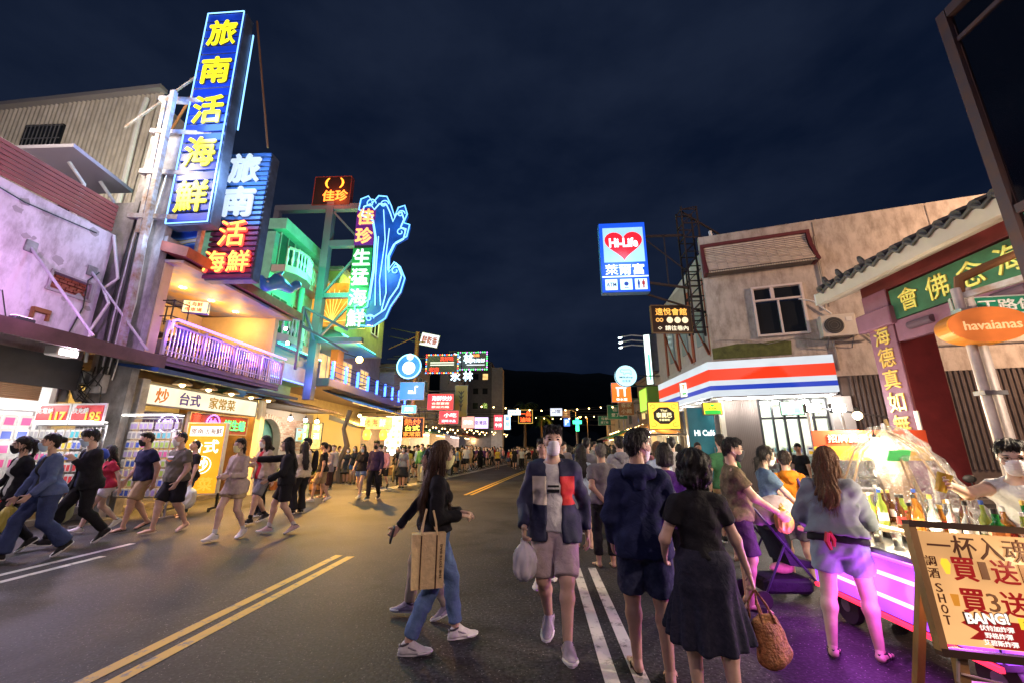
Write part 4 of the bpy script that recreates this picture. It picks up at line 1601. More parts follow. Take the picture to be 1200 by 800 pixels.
# ------------------------------------------------------------------ seafood restaurant with the tall signs
sr = thing('seafood_restaurant', 'two storey seafood restaurant with an open balcony and warm lit ceiling under the tall signs', 'building', (-11, 12.5, 0))
mb = wm(sr)
mb.box((-10.45, 9.72, 5.2), (1.1, .2, 10.4)).box((-16, 9.72, 6.2), (10, .2, 4.0))
part('side_wall', mb, CONC, sr)
mb = wm(sr)
mb.box((-13.0, 12.4, 5.2), (.2, 5.2, 2.7)).box((-11.6, 14.95, 5.2), (2.9, .16, 2.7))
part('balcony_back_wall', mb, CREAM, sr)
part('balcony_floor', wm(sr).box((-11.3, 12.45, 3.85), (3.5, 5.3, .14), bev=.02), mat('balcony_edge', (.22, .16, .15), .7, var=.2), sr)
part('edge_trim', wm(sr).box((-9.62, 12.45, 3.73), (.10, 5.34, .08)), mat('trim_brown', (.12, .07, .06), .6), sr)
part('balcony_ceiling', wm(sr).prism([(-13, 6.62), (-9.35, 6.42), (-9.35, 6.50), (-13, 6.70)], 9.8, 15.1, 'XZ'), mat('ceiling_mural', (.50, .30, .10), .6, col2=(.08, .17, .40), vscale=1.3), sr)
part('eave', wm(sr).prism([(-9.9, 6.72), (-9.12, 6.50), (-9.10, 6.78), (-9.9, 7.0)], 9.6, 15.3, 'XZ'), mat('eave_red_brown', (.26, .07, .045), .6, var=.3), sr)
part('roof', wm(sr).box((-12.5, 12.4, 7.05), (5.4, 5.5, .2)), CONC, sr)
part('column', wm(sr).box((-10.0, 9.95, 5.15), (.26, .26, 2.6)), CREAM, sr)
part('column', wm(sr).box((-10.0, 14.9, 5.15), (.26, .20, 2.6)), CREAM, sr)
# railing
rl = wm(sr)
for i in range(44):
 y = 9.95 + i * .117
 rl.cyl((-9.5, y, 3.93), (-9.5, y, 4.72), .016, 6)
rl.bar((-9.5, 9.9, 4.74), (-9.5, 15.1, 4.74), .06, .05).bar((-9.5, 9.9, 4.06), (-9.5, 15.1, 4.06), .04, .03)
for y in (9.9, 11.2, 12.5, 13.8, 15.08):
 rl.bar((-9.5, y, 3.92), (-9.5, y, 4.83), .07)
part('railing', rl, mat('railing_steel', (.5, .46, .48), .35, .8), sr)
part('neon_tube', wm(sr).tube([(-9.42, 9.95, 4.6), (-9.42, 9.97, 4.84), (-9.42, 10.1, 4.9), (-9.42, 15.1, 4.9)], .034, 8), E((.42, .20, 1), 2.2), sr, True)
for i in range(4):
 lamp('neon_tube', (-9.15, 10.5 + i * 1.3, 4.6), 36, (.35, .1, 1), .2, sr)
for i, y in enumerate((10.6, 11.7, 12.9, 14.1)):
 part('downlight', wm(sr).lathe([(.0, 0), (.10, 0), (.10, .03), (0, .03)], (-11.0, y, 6.50), 14), E((1, .80, .45), 18), sr)
 lamp('downlight', (-11.0, y, 6.1), 42, (1, .56, .14), .12, sr)
for y in (11.3, 12.9, 14.3):
 part('back_opening', wm(sr).box((-12.89, y, 5.0), (.03, .9, 2.0)), mat('dim_room', (.20, .15, .09), .6), sr)
# two bright spot lamps at the far eave corner
for i, (y, z, h) in enumerate(((14.6, 5.95, 'upper'), (14.85, 5.45, 'lower'))):
 o = thing('spot_lamp', '%s of the two glaring spot lamps at the balcony end' % h, 'lamp', (-9.25, y, z))
 part('lamp_head', MB().lathe([(.03, .1), (.07, .06), (.085, -.03), (.08, -.05)], n=12, axis='Y'), BLK, o)
 part('lens', MB().ball((0, -.04, 0), .07, 12, 8), E((1, .82, .5), 60), o, True)
 part('bracket', MB().cyl((0, .08, 0), (-.2, .3, .3), .015, 6), STEEL, o)
 lamp('spot_lamp', (-9.05, y - .25, z), 190, (1, .54, .12), .07, o, spot=140, aim=(-5.5, 9.5, 0))

def table_set(i, y):
 o = thing('dining_table', 'dark dining table behind the balcony railing, %s from the near end' % ('first', 'second', 'third', 'fourth')[i], 'table', (-10.6, y, 3.92))
 part('table_top', MB().box((0, 0, .74), (.9, .7, .04), bev=.01), mat('dark_wood', (.06, .035, .03), .4), o)
 for a in (-.38, .38):
  for b in (-.28, .28):
   part('leg', MB().box((a, b, .36), (.05, .05, .72)), mat('dark_wood', (.06, .035, .03), .4), o)
 for k, dx in enumerate((-.75, .75)):
  c = thing('dining_chair', '%s side dining chair at the %s balcony table' % (('wall', 'railing')[k], ('first', 'second', 'third', 'fourth')[i]), 'chair', (-10.6 + dx, y, 3.92), 0 if k else PI)
  part('seat', MB().box((0, 0, .44), (.42, .42, .06), bev=.02), mat('chair_navy', (.05, .04, .14), .7), c)
  part('backrest', MB().box((.2, 0, .72), (.05, .42, .46), bev=.02), mat('chair_navy', (.05, .04, .14), .7), c)
  for a in (-.17, .17):
   for b in (-.17, .17):
    part('leg', MB().box((a, b, .205), (.035, .035, .41)), mat('dark_wood', (.06, .035, .03), .4), c)

for i, y in enumerate((10.6, 11.8, 13.0, 14.2)):
 table_set(i, y)
sign('small lit balcony sign with red and yellow halves', (-9.42, 10.55, 5.42), .62, .36, .12, rad(20), E((1, .82, .30), 1.6), None, [('活海鮮', .42, .13, -.04, .08, E(RED, 1.4)), ('停車場', .42, .12, -.04, -.08, E(RED, 1.2))], rim=.015)
st_ = thing('metal_shelf', 'thin black metal shelf frame beside the balcony sign', 'shelf', (-9.6, 10.0, 4.9))
mb = wm(st_)
for (a, b) in (((-10.2, 10.0), (-9.55, 10.0)), ((-9.55, 10.0), (-9.55, 10.5)), ((-10.2, 10.0), (-10.2, 10.5)), ((-10.2, 10.5), (-9.55, 10.5))):
 for z in (4.98, 5.42):
  mb.bar((*a, z), (*b, z), .025)
for a in ((-10.2, 10.0), (-9.55, 10.0), (-9.55, 10.5), (-10.2, 10.5)):
 mb.bar((*a, 4.9), (*a, 5.45), .025)
part('frame', mb, BLK, st_)
# ground floor
part('lower_eave', wm(sr).prism([(-10.4, 3.60), (-9.22, 3.42), (-9.2, 3.52), (-10.4, 3.66)], 9.6, 15.9, 'XZ'), mat('navy_awning', (.02, .07, .26), .5, .1), sr)
part('soffit', wm(sr).box((-11.2, 12.4, 3.30), (2.0, 5.2, .06)), mat('soffit_cream', (.72, .62, .40), .6), sr)
part('kitchen_wall', wm(sr).box((-13.2, 12.4, 1.7), (.1, 5.2, 3.3)), mat('kitchen_tile', (.75, .72, .62), .35, var=.05), sr)
part('side_partition', wm(sr).box((-11.7, 15.0, 1.7), (3.0, .12, 3.3)), mat('partition_timber', (.24, .13, .06), .6, bump=.2, var=.3), sr)
part('post', wm(sr).box((-9.9, 9.98, 1.65), (.22, .22, 3.3), bev=.01), STEEL, sr)
part('post', wm(sr).box((-9.9, 14.8, 1.65), (.22, .22, 3.3), bev=.01), WPAINT, sr)
fs_ = sign('long white fascia sign with brushed characters above the seafood restaurant entrance', (-9.95, 12.35, 2.95), 4.5, .56, .12, rad(90), E((1, .88, .62), .75, mottle=.2), None,
           [('炒', .40, .40, -1.7, 0, mat('ink_orange', (.8, .22, .02))), ('台式', .75, .36, -.75, 0, mat('ink_purple', (.10, .06, .42)), .02), ('家常菜', 1.15, .36, .55, 0, mat('ink_gold', (.55, .36, .04)), .015)])
for i in range(4):
 part('added_soffit_light', wm(sr).lathe([(0, 0), (.08, 0), (.08, .02), (0, .02)], (-10.5, 10.6 + i * 1.2, 3.25), 12), BULB_Y, sr)  # discs and lamps added to make the soffit glow yellow
 lamp('added_soffit_light', (-10.4, 10.6 + i * 1.2, 2.95), 42, (1, .58, .12), .1, sr)
kk = part('lit_counter', wm(sr).box((-11.4, 12.2, .55), (1.2, 4.0, 1.1), bev=.02), mat('counter_steel', (.5, .5, .52), .3, .8), sr)
for i in range(5):
 o = thing('dome_lamp', '%s dome lamp under the seafood restaurant eave' % ('first', 'second', 'third', 'fourth', 'fifth')[i], 'lamp', (-9.48, 10.7 + i * .95, 3.30), 0, 'dome lamps under the eave')
 part('shade', MB().lathe([(.03, .1), (.10, .08), (.22, -.02), (.225, -.05)], n=16), mat('lamp_brass', (.55, .36, .12), .35, .6), o, True)
 part('bulb', MB().ball((0, 0, -.04), .07, 10, 6), BULB_Y, o, True)
 lamp('dome_lamp', (-9.40, 10.7 + i * .95, 3.1), 330, (1, .50, .08), .08, o, spot=135, aim=(-8.3, 10.7 + i * .95, 0))
np_ = sign('dark neon panel with red, purple and green tube characters over the restaurant door', (-9.78, 12.75, 2.30), 2.5, .62, .1, rad(90), mat('panel_maroon', (.10, .012, .02), .4), None,
           [('旅', .26, .26, -1.0, .14, E(RED, 3)), ('南', .26, .26, -1.0, -.15, E(RED, 3)), ('炒', .34, .34, -.35, 0, E((.45, .12, 1), 3)), ('烤生蠔', 1.0, .34, .62, 0, E(GRN, 2.4))])
part('neon_ring', MB().tube([(-.35 + .27 * math.cos(a), -.03, .27 * math.sin(a)) for a in np.linspace(0, 2 * PI, 24, endpoint=False)], .014, 6, closed=True), E((.45, .12, 1), 4), np_)
np2 = sign('purple neon panel with a ringed character on the back wall', (-10.3, 10.95, 2.25), 1.6, .62, .1, rad(75), mat('panel_violet', (.06, .03, .16), .4), None, [('炒', .3, .3, .35, 0, E((.55, .3, 1), 3))])
part('neon_ring', MB().tube([(.35 + .25 * math.cos(a), -.03, .25 * math.sin(a)) for a in np.linspace(0, 2 * PI, 24, endpoint=False)], .014, 6, closed=True), E((.75, .55, 1), 4), np2)
ms = sign('tall yellow menu stand with white framed characters on wheels', (-8.78, 11.0, 1.33), .98, 1.86, .14, rad(12), E((1, .40, .02), .8, mottle=.2), WPAINT,
          [('#', .80, .26, 0, .70, E((1, .95, .85), 1.5)), ('旅南活海鮮', .76, .16, 0, .70, mat('ink_brown', (.16, .05, .02))), ('台式', .72, .36, 0, .30, E((1, .93, .6), 1.9), .02), ('炒', .34, .36, 0, -.18, E((1, .95, .8), 2.2), .01), ('家菜', .70, .34, 0, -.66, E((1, .30, .03), 1.4), .02)], name='menu_stand')
part('neon_ring', MB().tube([(.24 * math.cos(a), -.02, -.18 + .22 * math.sin(a)) for a in np.linspace(0, 2 * PI, 24, endpoint=False)], .01, 6, closed=True), E((1, .9, .7), 2.5), ms)
part('base_frame', MB().bar((-.5, -.3, -1.25), (-.5, .45, -1.25), .05).bar((.5, -.3, -1.25), (.5, .45, -1.25), .05).bar((-.5, .07, -1.25), (-.5, .07, -.9), .05).bar((.5, .07, -1.25), (.5, .07, -.9), .05), BLK, ms)
for x in (-.5, .5):
 for y in (-.27, .42):
  part('wheel', MB().lathe([(.05, -.015), (.05, .015)], (x, y, -1.28), 12, 'X'), BLK, ms)

# tall blue neon sign and its frame
fr_ = thing('steel_tower', 'rusty white steel frame tower carrying the tall neon signs', 'frame', (-10.1, 9.4, 0))
mb = wm(fr_)
mb.bar((-10.05, 9.35, 3.9), (-10.35, 9.35, 11.7), .13).bar((-10.55, 9.55, 7.2), (-10.75, 9.55, 11.6), .12)
for z in (7.7, 9.1, 10.45, 11.6):
 mb.bar((-10.9, 9.5, z), (-8.9, 9.75, z), .14)
mb.bar((-9.3, 10.1, 6.8), (-9.3, 10.1, 14.6), .12).bar((-9.3, 10.1, 14.3), (-12.5, 10.1, 11.2), .05)
part('steel_post', mb, RUST, fr_)
part('stay_cable', wm(fr_).cyl((-8.75, 9.9, 15.0), (-8.25, 10.7, 10.8), .03, 6), mat('rust_brown', (.22, .09, .03), .7), fr_)
part('stay_cable', wm(fr_).cyl((-10.1, 9.9, 12.9), (-12.2, 11.2, 11.9), .04, 6), mat('rust_brown', (.22, .09, .03), .7), fr_)
ts = thing('neon_sign', 'tall blue neon sign with five big yellow characters high over the street', 'sign', (-9.42, 9.62, 11.25))
ts.rotation_euler = (0, rad(-1.8), 0)
W_, H_ = 1.24, 7.55
part('casing', MB().box((0, .2, 0), (W_, .36, H_), bev=.02), mat('sign_steel_blue', (.10, .13, .20), .5, .5, var=.4, vscale=2), ts)
for i in range(23):
 z = -H_ / 2 + .2 + i * (H_ - .4) / 22
 part('slat', MB().box((0, -.01, z), (W_ - .1, .04, .235)), emit('blue_backlit', (.010, .06, .70), .42, mottle=.5, vscale=1.2), ts)
mbt = [(-W_ / 2 + .03, -.05, -H_ / 2 + .03), (W_ / 2 - .03, -.05, -H_ / 2 + .03), (W_ / 2 - .03, -.05, H_ / 2 - .03), (-W_ / 2 + .03, -.05, H_ / 2 - .03)]
for a, b in zip(mbt, mbt[1:] + mbt[:1]):
 part('neon_tube', MB().cyl(a, b, .017, 6), E((.22, .52, 1), 1.7), ts)
part('neon_tube', MB().cyl((W_ / 2 + .04, .38, -.4), (W_ / 2 + .04, .38, H_ / 2 - .5), .022, 6), E((.22, .52, 1), 1.6), ts)
for i, ch in enumerate('旅南活海鮮'):
 z = 2.92 - i * 1.46
 text('shadow_character', ch, .94, 1.02, mat('char_black', (.01, .012, .02), .5), ts, (.03, -.038, z - .03), depth=.008, weight=.03)
 text('character', ch, .92, 1.0, E((1, .86, .02), 1.0), ts, (0, -.055, z), depth=.02, weight=.022)
s2 = thing('neon_sign', 'blue slatted sign with three silver and two red neon characters under the tall blue sign', 'sign', (-8.72, 10.6, 8.40))
W_, H_ = 1.46, 4.25
part('casing', MB().box((0, .22, 0), (W_, .34, H_), bev=.02), mat('sign_steel_blue', (.10, .13, .20)), s2)
for i in range(25):
 z = -H_ / 2 + .08 + i * (H_ - .16) / 24
 part('slat', MB().box((0, -.01, z), (W_, .05, .115), bev=.01), mat('slat_steel_blue', (.05, .14, .38), .45, .1) if i > 9 else mat('slat_maroon', (.16, .04, .12), .45, .1), s2)
for i, (ch, x, z, sz, m) in enumerate((('旅', 0, 1.52, 1.0, 'g'), ('南', 0, .36, 1.0, 'g'), ('活', .02, -.72, .82, 'r'), ('海', -.36, -1.62, .66, 'r'), ('鮮', .36, -1.62, .66, 'r'))):
 text('character', ch, sz, sz * 1.02, E((.55, .66, .85), .8) if m == 'g' else E((1, .05, .03), 2.6), s2, (x, -.10, z), depth=.06, weight=.03)
 if m == 'r':
  text('character_core', ch, sz * .97, sz * .99, E((1, .35, .05), 3.2), s2, (x, -.145, z), depth=.02, weight=-.008)
# blue fish sculpture between sign and balcony
def wave_sculpture(label, loc, s, rz, mirror=1):
 o = thing('fish_sculpture', label, 'sculpture', loc, rz)
 pr = [S((0, 0, 0), (.5 * mirror, 0, .35), .28, .34), S((.5 * mirror, 0, .35), (1.15 * mirror, 0, .25), .34, .2), S((1.15 * mirror, 0, .25), (1.5 * mirror, 0, .6), .16, .22), S((0, 0, 0), (-.3 * mirror, 0, .3), .2, .1), S((.4 * mirror, 0, .6), (.7 * mirror, 0, .95), .14, .05)]
 v, q = fieldmesh(pr, .05, .1)
 me = to_mesh('fish_body', [(v * s, q)])
 link('fish_body', me, mat('sculpture_blue', (.02, .10, .55), .35, col2=(.10, .35, .62), vscale=1.6, coat=.4), o)
 part('eye', MB().ball((-.12 * mirror * s, -.2 * s, .1 * s), .06 * s), WPAINT, o)
 return o

def swirl_paint():
 m = bpy.data.materials.new('swirl_paint')
 b, N, L = _bsdf(m)
 t = N.new('ShaderNodeTexCoord')
 w = N.new('ShaderNodeTexWave')
 w.wave_type = 'RINGS'
 w.inputs['Scale'].default_value = .55
 w.inputs['Distortion'].default_value = 9
 w.inputs['Detail'].default_value = .6
 L.new(t.outputs['Object'], w.inputs['Vector'])
 r = N.new('ShaderNodeValToRGB')
 r.color_ramp.interpolation = 'CONSTANT'
 cols = ((0, (.01, .05, .35)), (.34, (.02, .16, .62)), (.58, (.30, .45, .70)), (.70, (.02, .10, .50)), (.86, (.60, .58, .06)), (.95, (.70, .72, .74)))
 while len(r.color_ramp.elements) < len(cols):
  r.color_ramp.elements.new(.5)
 for e, (p, c) in zip(r.color_ramp.elements, cols):
  e.position = p
  e.color = (*c, 1)
 L.new(w.outputs['Color'], r.inputs['Fac'])
 L.new(r.outputs['Color'], b.inputs['Base Color'])
 b.inputs['Roughness'].default_value = .35
 return m

mu = thing('mural_board', 'painted board of blue and yellow waves under the tall blue sign', 'board', (-10.02, 10.2, 6.85))
mu.scale = (.58, 1, 1)
part('panel', MB().prism([(-.95, 0), (.95, 0), (.95, 1.15), (.3, 1.35), (-.5, 1.25), (-.95, 1.0)], -.03, .03, 'XZ'), swirl_paint(), mu)
part('frame', MB().box((0, .06, .05), (1.9, .06, .1)).box((0, .06, 1.0), (1.9, .06, .08)), STEEL, mu)
lamp('mural_lamp', (-9.9, 9.2, 6.9), 16, (.55, .7, 1), .3, mu)
wave_sculpture('blue wave shaped sculpture at the far end of the balcony eave', (-8.9, 12.6, 6.9), .75, rad(70))
lamp('blue_sign_lamp', (-9.42, 8.9, 11.0), 200, (.15, .35, 1), .6, ts)
lamp('slat_sign_lamp', (-8.4, 9.3, 9.0), 220, (.45, .68, 1), .5, s2)
lamp('corrugated_fill_lamp', (-12.0, 7.9, 10.6), 900, (1, .86, .68), .8, ts)  # added fill with no fixture, brightens the corrugated wall
# cables and an electric meter cluster on the side wall
for i in range(6):
 o = part('wall_cable', wm(sr).tube([(-10.2 - i * .11, 9.58, 9.2 - i * .2), (-10.28 - i * .1, 9.56, 7), (-10.15 - i * .13, 9.55, 5.2), (-10.3 - i * .08, 9.56, 3.2)], .018 + .008 * (i % 2), 5), BLK if i % 2 else WPAINT, sr, True)
mt = thing('electric_meter_box', 'tangle of grey ducts and meter boxes on the wall above the price boards', 'meter box', (-10.5, 9.55, 3.0))
part('box', MB().box((0, -.1, .1), (.34, .2, .46), bev=.02), CONC, mt)
part('box', MB().box((-.45, -.1, .25), (.26, .18, .32), bev=.02), mat('meter_grey', (.4, .4, .4), .5), mt)
part('duct', MB().tube([(-.75, -.15, -.35), (-.72, -.15, 0), (-.5, -.18, .02), (-.3, -.15, -.3)], .1, 9), mat('duct_grey', (.22, .22, .23), .5, .3), mt, True)
for i in range(8):
 r = random.Random(i)
 part('cable', MB().tube([(r.uniform(-.7, .3), -.2, .5), (r.uniform(-.6, .2), -.28, r.uniform(.0, .3)), (r.uniform(-.5, .3), -.24, r.uniform(-.3, .1)), (r.uniform(-.2, .3), -.2, -.4)], .012, 4), BLK, mt)
# ------------------------------------------------------------------ green lit building with balustrades, steel sign tower, wave sign
GREENW_LIT = mat('green_lit_tile_wall', (.16, .40, .32), .55, bump=.15, bscale=25, var=.18, vscale=3)  # pale wall coloured green for the neon light on it
VIOLETW = mat('violet_grey_wall', (.30, .27, .38), .6, var=.2, vscale=2)
DGLASS = mat('dark_glass', (.015, .018, .022), .08)
LEADGLASS = mat('green_pane', (.02, .09, .06), .1)

def window(b, x, y, z, w, h, facing=1, m=None, fm=None, cols=2, depth=.06):
 """window in a wall that runs along Y and looks towards +X (facing 1) or -X (-1)"""
 f = wm(b)
 t = .05
 xo = x + facing * .03
 for sy in (-1, 1):
  f.box((xo, y + sy * (w / 2 - t / 2), z), (depth, t, h))
 for sz in (-1, 1):
  f.box((xo, y, z + sz * (h / 2 - t / 2)), (depth, w - 2 * t, t))
 for i in range(1, cols):
  f.box((xo, y - w / 2 + w * i / cols, z), (depth, t * .8, h - 2 * t))
 o = part('window', f, fm or WPAINT, b)
 for i in range(cols):
  part('pane', wm(b).box((x + facing * .012, y - w / 2 + w * (i + .5) / cols, z), (.02, w / cols - t, h - 2 * t)), m or DGLASS, o).parent = o
 for c in o.children:
  c.matrix_parent_inverse = Matrix()
 return o

gb = thing('green_building', 'green lit three storey building with white balustrade balconies behind the wave sign', 'building', (-12, 17, 0))
mb = wm(gb)
mb.box((-12.8, 17.0, 7.4), (4.4, 3.9, 6.0)).box((-12.6, 17.0, 10.75), (4.8, 3.9, .5)).box((-13.2, 17, 3.0), (3.6, 3.9, 2.8))
part('wall', mb, GREENW_LIT, gb)
for k, z in enumerate((5.85, 8.75)):
 o = part('balcony', wm(gb).prism([(15.15, -10.6), (15.15, -10.0), (15.6, -9.72), (16.3, -9.66), (17.6, -9.95), (18.9, -9.95), (18.9, -10.6)], z - .15, z + .15, 'XY') if False else wm(gb).prism([(-10.6, 15.1), (-10.0, 15.1), (-9.7, 15.5), (-9.62, 16.1), (-9.75, 16.7), (-10.05, 17.1), (-10.05, 18.95), (-10.6, 18.95)], z - .16, z + .14, 'XY'), mat('balcony_rose', (.42, .30, .30), .6), gb)
 pts = [(-10.0, 15.15), (-9.75, 15.5), (-9.68, 16.1), (-9.8, 16.65), (-10.1, 17.05), (-10.1, 18.9)]
 rail = wm(gb)
 rail.tube([(*p, z + .92) for p in pts], .07, 6)
 part('handrail', rail, mat('balcony_rose', (.42, .30, .30), .6), gb)
 bal = wm(gb)
 for (a, b) in zip(pts[:-1], pts[1:]):
  L = math.dist(a, b)
  n = max(2, int(L / .17))
  for i in range(n):
   x, y = a[0] + (b[0] - a[0]) * i / n, a[1] + (b[1] - a[1]) * i / n
   bal.lathe([(.04, z + .14), (.03, z + .25), (.065, z + .42), (.03, z + .62), (.045, z + .86)], (x, y, 0), 7)
 part('balustrade', bal, WPAINT, gb, True)
for z in (6.9, 9.75):
 window(gb, -10.6, 15.9, z, 1.1, 1.7, 1, LEADGLASS, mat('green_frame', (.25, .4, .33), .5), 2)
 window(gb, -10.6, 17.4, z, 1.2, 1.7, 1, LEADGLASS, mat('green_frame', (.25, .4, .33), .5), 2)
part('column', wm(gb).cyl((-10.3, 17.0, 6.0), (-10.3, 17.0, 8.6), .12, 10), GREENW_LIT, gb, True)
part('violet_band', wm(gb).box((-11.1, 17, 4.75), (1.6, 3.9, .66)), VIOLETW, gb)
part('teal_panel', wm(gb).box((-10.55, 17.3, 5.4), (.12, 3.2, .7)), mat('teal_paint', (.03, .2, .24), .5), gb)
part('neon_strip', wm(gb).box((-10.2, 17.1, 4.36), (.06, 3.6, .06)), E((.12, .2, 1), 3), gb)
lamp('neon_strip', (-9.3, 16.6, 4.3), 60, (.22, .25, 1), .3, gb)
part('neon_strip', wm(gb).box((-9.95, 17.0, 5.62), (.05, 3.4, .05)), E((.05, .9, .6), 3), gb)
lamp('neon_strip', (-9.0, 16.6, 5.5), 50, (.08, 1, .6), .3, gb)
tw = thing('steel_sign_tower', 'grey steel beam tower holding the wave sign and the red rooftop sign', 'frame', (-9.6, 17.2, 0))
mb = wm(tw)
mb.bar((-9.55, 17.25, 3.6), (-9.55, 17.25, 13.1), .34).bar((-12.2, 17.25, 9.5), (-12.2, 17.25, 12.95), .26)
for z in (12.85, 10.9, 8.3, 6.2):
 mb.bar((-12.3 if z > 12 else -9.5, 17.25, z), (-7.4, 17.25, z), .30 if z > 10 else .22)
part('beam', mb, mat('beam_grey_violet', (.13, .13, .18), .5, .3), tw)
mb = wm(tw)
for (a, b) in (((-9.4, 17.2, 12.6), (-7.8, 17.2, 10.9)), ((-9.4, 17.2, 8.4), (-7.8, 17.2, 10.6)), ((-9.4, 17.2, 6.3), (-7.8, 17.2, 8.2)), ((-9.5, 17.1, 6.2), (-9.3, 15.6, 7.2)), ((-9.3, 15.6, 7.2), (-9.3, 15.6, 4.6)), ((-9.3, 15.6, 6.4), (-7.9, 17.0, 5.6)), ((-9.3, 15.6, 7.2), (-8.0, 17.0, 6.6))):
 mb.bar(a, b, .09)
part('brace', mb, mat('beam_grey_violet', (.13, .13, .18), .5, .3), tw)
rs = sign('red neon sign with two crescents and two characters on top of the steel tower', (-9.55, 17.1, 13.72), 1.85, 1.6, .3, 0, mat('sign_black', (.02, .012, .012), .4), mat('rust_red', (.2, .03, .03), .6),
          [('佳珍', 1.25, .62, .18, -.28, E((1, .16, .02), 3.2), .02), ('(', .22, .55, -.28, .42, E((1, .25, .02), 3), .02), (')', .22, .55, .45, .42, E((1, .25, .02), 3), .02)], name='neon_sign')
om = thing('mural_board', 'painted board of branching rays, orange light built in as glow, behind the steel tower', 'board', (-9.6, 18.4, 8.3))
part('panel', MB().box((0, 0, 0), (1.9, .06, 2.2)), emit('orange_mural_glow', (1, .34, .03), .7, mottle=.6, vscale=2.5), om)  # orange light on the mural put in as its own glow
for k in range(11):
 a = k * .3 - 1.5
 part('ray', MB().bar((.1, -.04, -.9), (.1 + 1.0 * math.sin(a) * .85, -.04, -.9 + 1.7 * math.cos(a)), .03), E((1, .62, .12), 1.2), om)  # rays glow too, part of the same built-in light
ws = thing('neon_sign', 'tall blue wave shaped neon sign with orange and green characters', 'sign', (-7.6, 17.0, 9.9))
part('backboard', MB().box((-.05, .12, -.05), (.95, .2, 6.1), bev=.02), mat('sign_black', (.02, .012, .012), .4), ws)
wave = [(.1, -3.05), (.75, -3.1), (1.25, -2.75), (1.45, -2.2), (1.85, -1.55), (2.0, -.9), (1.75, -.35), (1.55, -.15), (1.25, -.6), (1.2, .2), (1.45, .85), (1.95, 1.15), (2.05, 1.75), (1.75, 1.85), (1.9, 2.3), (1.75, 2.75), (1.45, 2.65), (1.3, 2.2), (1.1, 2.75), (.85, 3.25), (.45, 3.3), (.2, 2.95), (-.05, 3.3), (-.4, 3.15), (-.45, 2.6), (.2, 2.3), (.45, 1.2), (.5, -.5), (.4, -2.2), (-.35, -2.55), (-.3, -2.95)]
part('wave_panel', MB().prism(wave, -.02, .18, 'XZ'), emit('wave_blue_panel', (.012, .09, .48), .5, mottle=.5), ws)
for off, c in ((1.0, (.16, .50, 1)), (.86, (.25, .62, 1))):
 cx, cz = .9, .2
 pts = [((x - cx) * off + cx, -.05, (z - cz) * (off + .02) + cz) for x, z in wave]
 part('neon_tube', MB().tube(pts, .034, 6, closed=True), E(c, 1.5), ws, True)
for pts in ([(.75, 2.6), (.95, 1.0), (.85, -1.0), (1.0, -2.2)], [(1.1, 1.6), (1.05, 0), (1.2, -1.6), (1.05, -2.5)], [(.62, 1.2), (.65, -.8), (.75, -2.2)]):
 part('neon_tube', MB().tube([(x, -.06, z) for x, z in pts], .024, 6), E((.30, .66, 1), 1.4), ws, True)
for (x, z, r_) in ((.1, 2.95, .26), (.75, 2.9, .22), (1.6, 2.35, .2), (1.65, 1.4, .22), (1.55, -.55, .22), (.1, -2.75, .3), (.55, -2.8, .2)):
 part('neon_curl', MB().tube([(x + r_ * (1 - i / 22) * math.cos(i * .42), -.07, z + r_ * (1 - i / 22) * math.sin(i * .42)) for i in range(18)], .026, 6), E((.22, .58, 1), 1.5), ws, True)
for i, (ch, c) in enumerate((('佳', 'o'), ('珍', 'o'), ('生', 'g'), ('猛', 'g'), ('海', 'g'), ('鮮', 'g'))):
 z = 2.25 - i * .98 - (.12 if i > 1 else 0)
 part('character_ground', MB().box((-.08, -.01, z), (.9, .03, .95)), emit('char_ground_' + c, (.20, .02, .30) if c == 'o' else (.01, .30, .06), .4), ws)
 text('character', ch, .80, .82, E((1, .32, .10), 1.7) if c == 'o' else E((.62, 1, .62), 1.3), ws, (-.08, -.06, z), depth=.05, weight=.02)
lamp('green_sign_lamp', (-8.4, 15.6, 8.6), 460, (.06, 1, .35), .5, ws)
lamp('blue_wave_lamp', (-6.6, 16.3, 9.6), 160, (.1, .4, 1), .5, ws)
lamp('red_sign_lamp', (-9.4, 16.6, 13.6), 60, (1, .12, .03), .4, rs)

# ------------------------------------------------------------------ brick arch eatery below
ae = thing('brick_eatery', 'open eatery with a pale brick wall and an arched window under hanging bulbs', 'building', (-11, 17.5, 0))
mb = wm(ae)
mb.box((-11.15, 15.6, 1.6), (.3, .9, 3.2)).box((-11.15, 19.3, 1.6), (.3, 2.6, 3.2)).box((-11.15, 17.0, .55), (.3, 1.98, 1.1)).box((-11.15, 17.0, 3.0), (.3, 1.98, .4))
part('wall', mb, mat('mortar_grey', (.42, .36, .30), .9), ae)
for s_ in (-1, 1):
 vs = [(0, 2.8)] + [(s_ * .99 * math.sin(a), 1.81 + .99 * math.cos(a)) for a in np.linspace(0, PI / 2, 8)] + [(s_ * .99, 2.8)]
 part('arch_spandrel', wm(ae).prism([(17.0 + x, z) for x, z in vs], -11.3, -11.0, 'YZ'), mat('mortar_grey', (.42, .36, .30)), ae)
brick_me = MB().box((0, 0, 0), (.03, .205, .062), bev=.006).mesh('brick')
r = random.Random(2)
bm_ = [mat('pale_brick_%d' % i, c, .85, bump=.2, bscale=40, var=.15, vscale=12) for i, c in enumerate(((.50, .30, .20), (.55, .38, .27), (.44, .25, .17), (.58, .44, .33)))]
cnt = 0
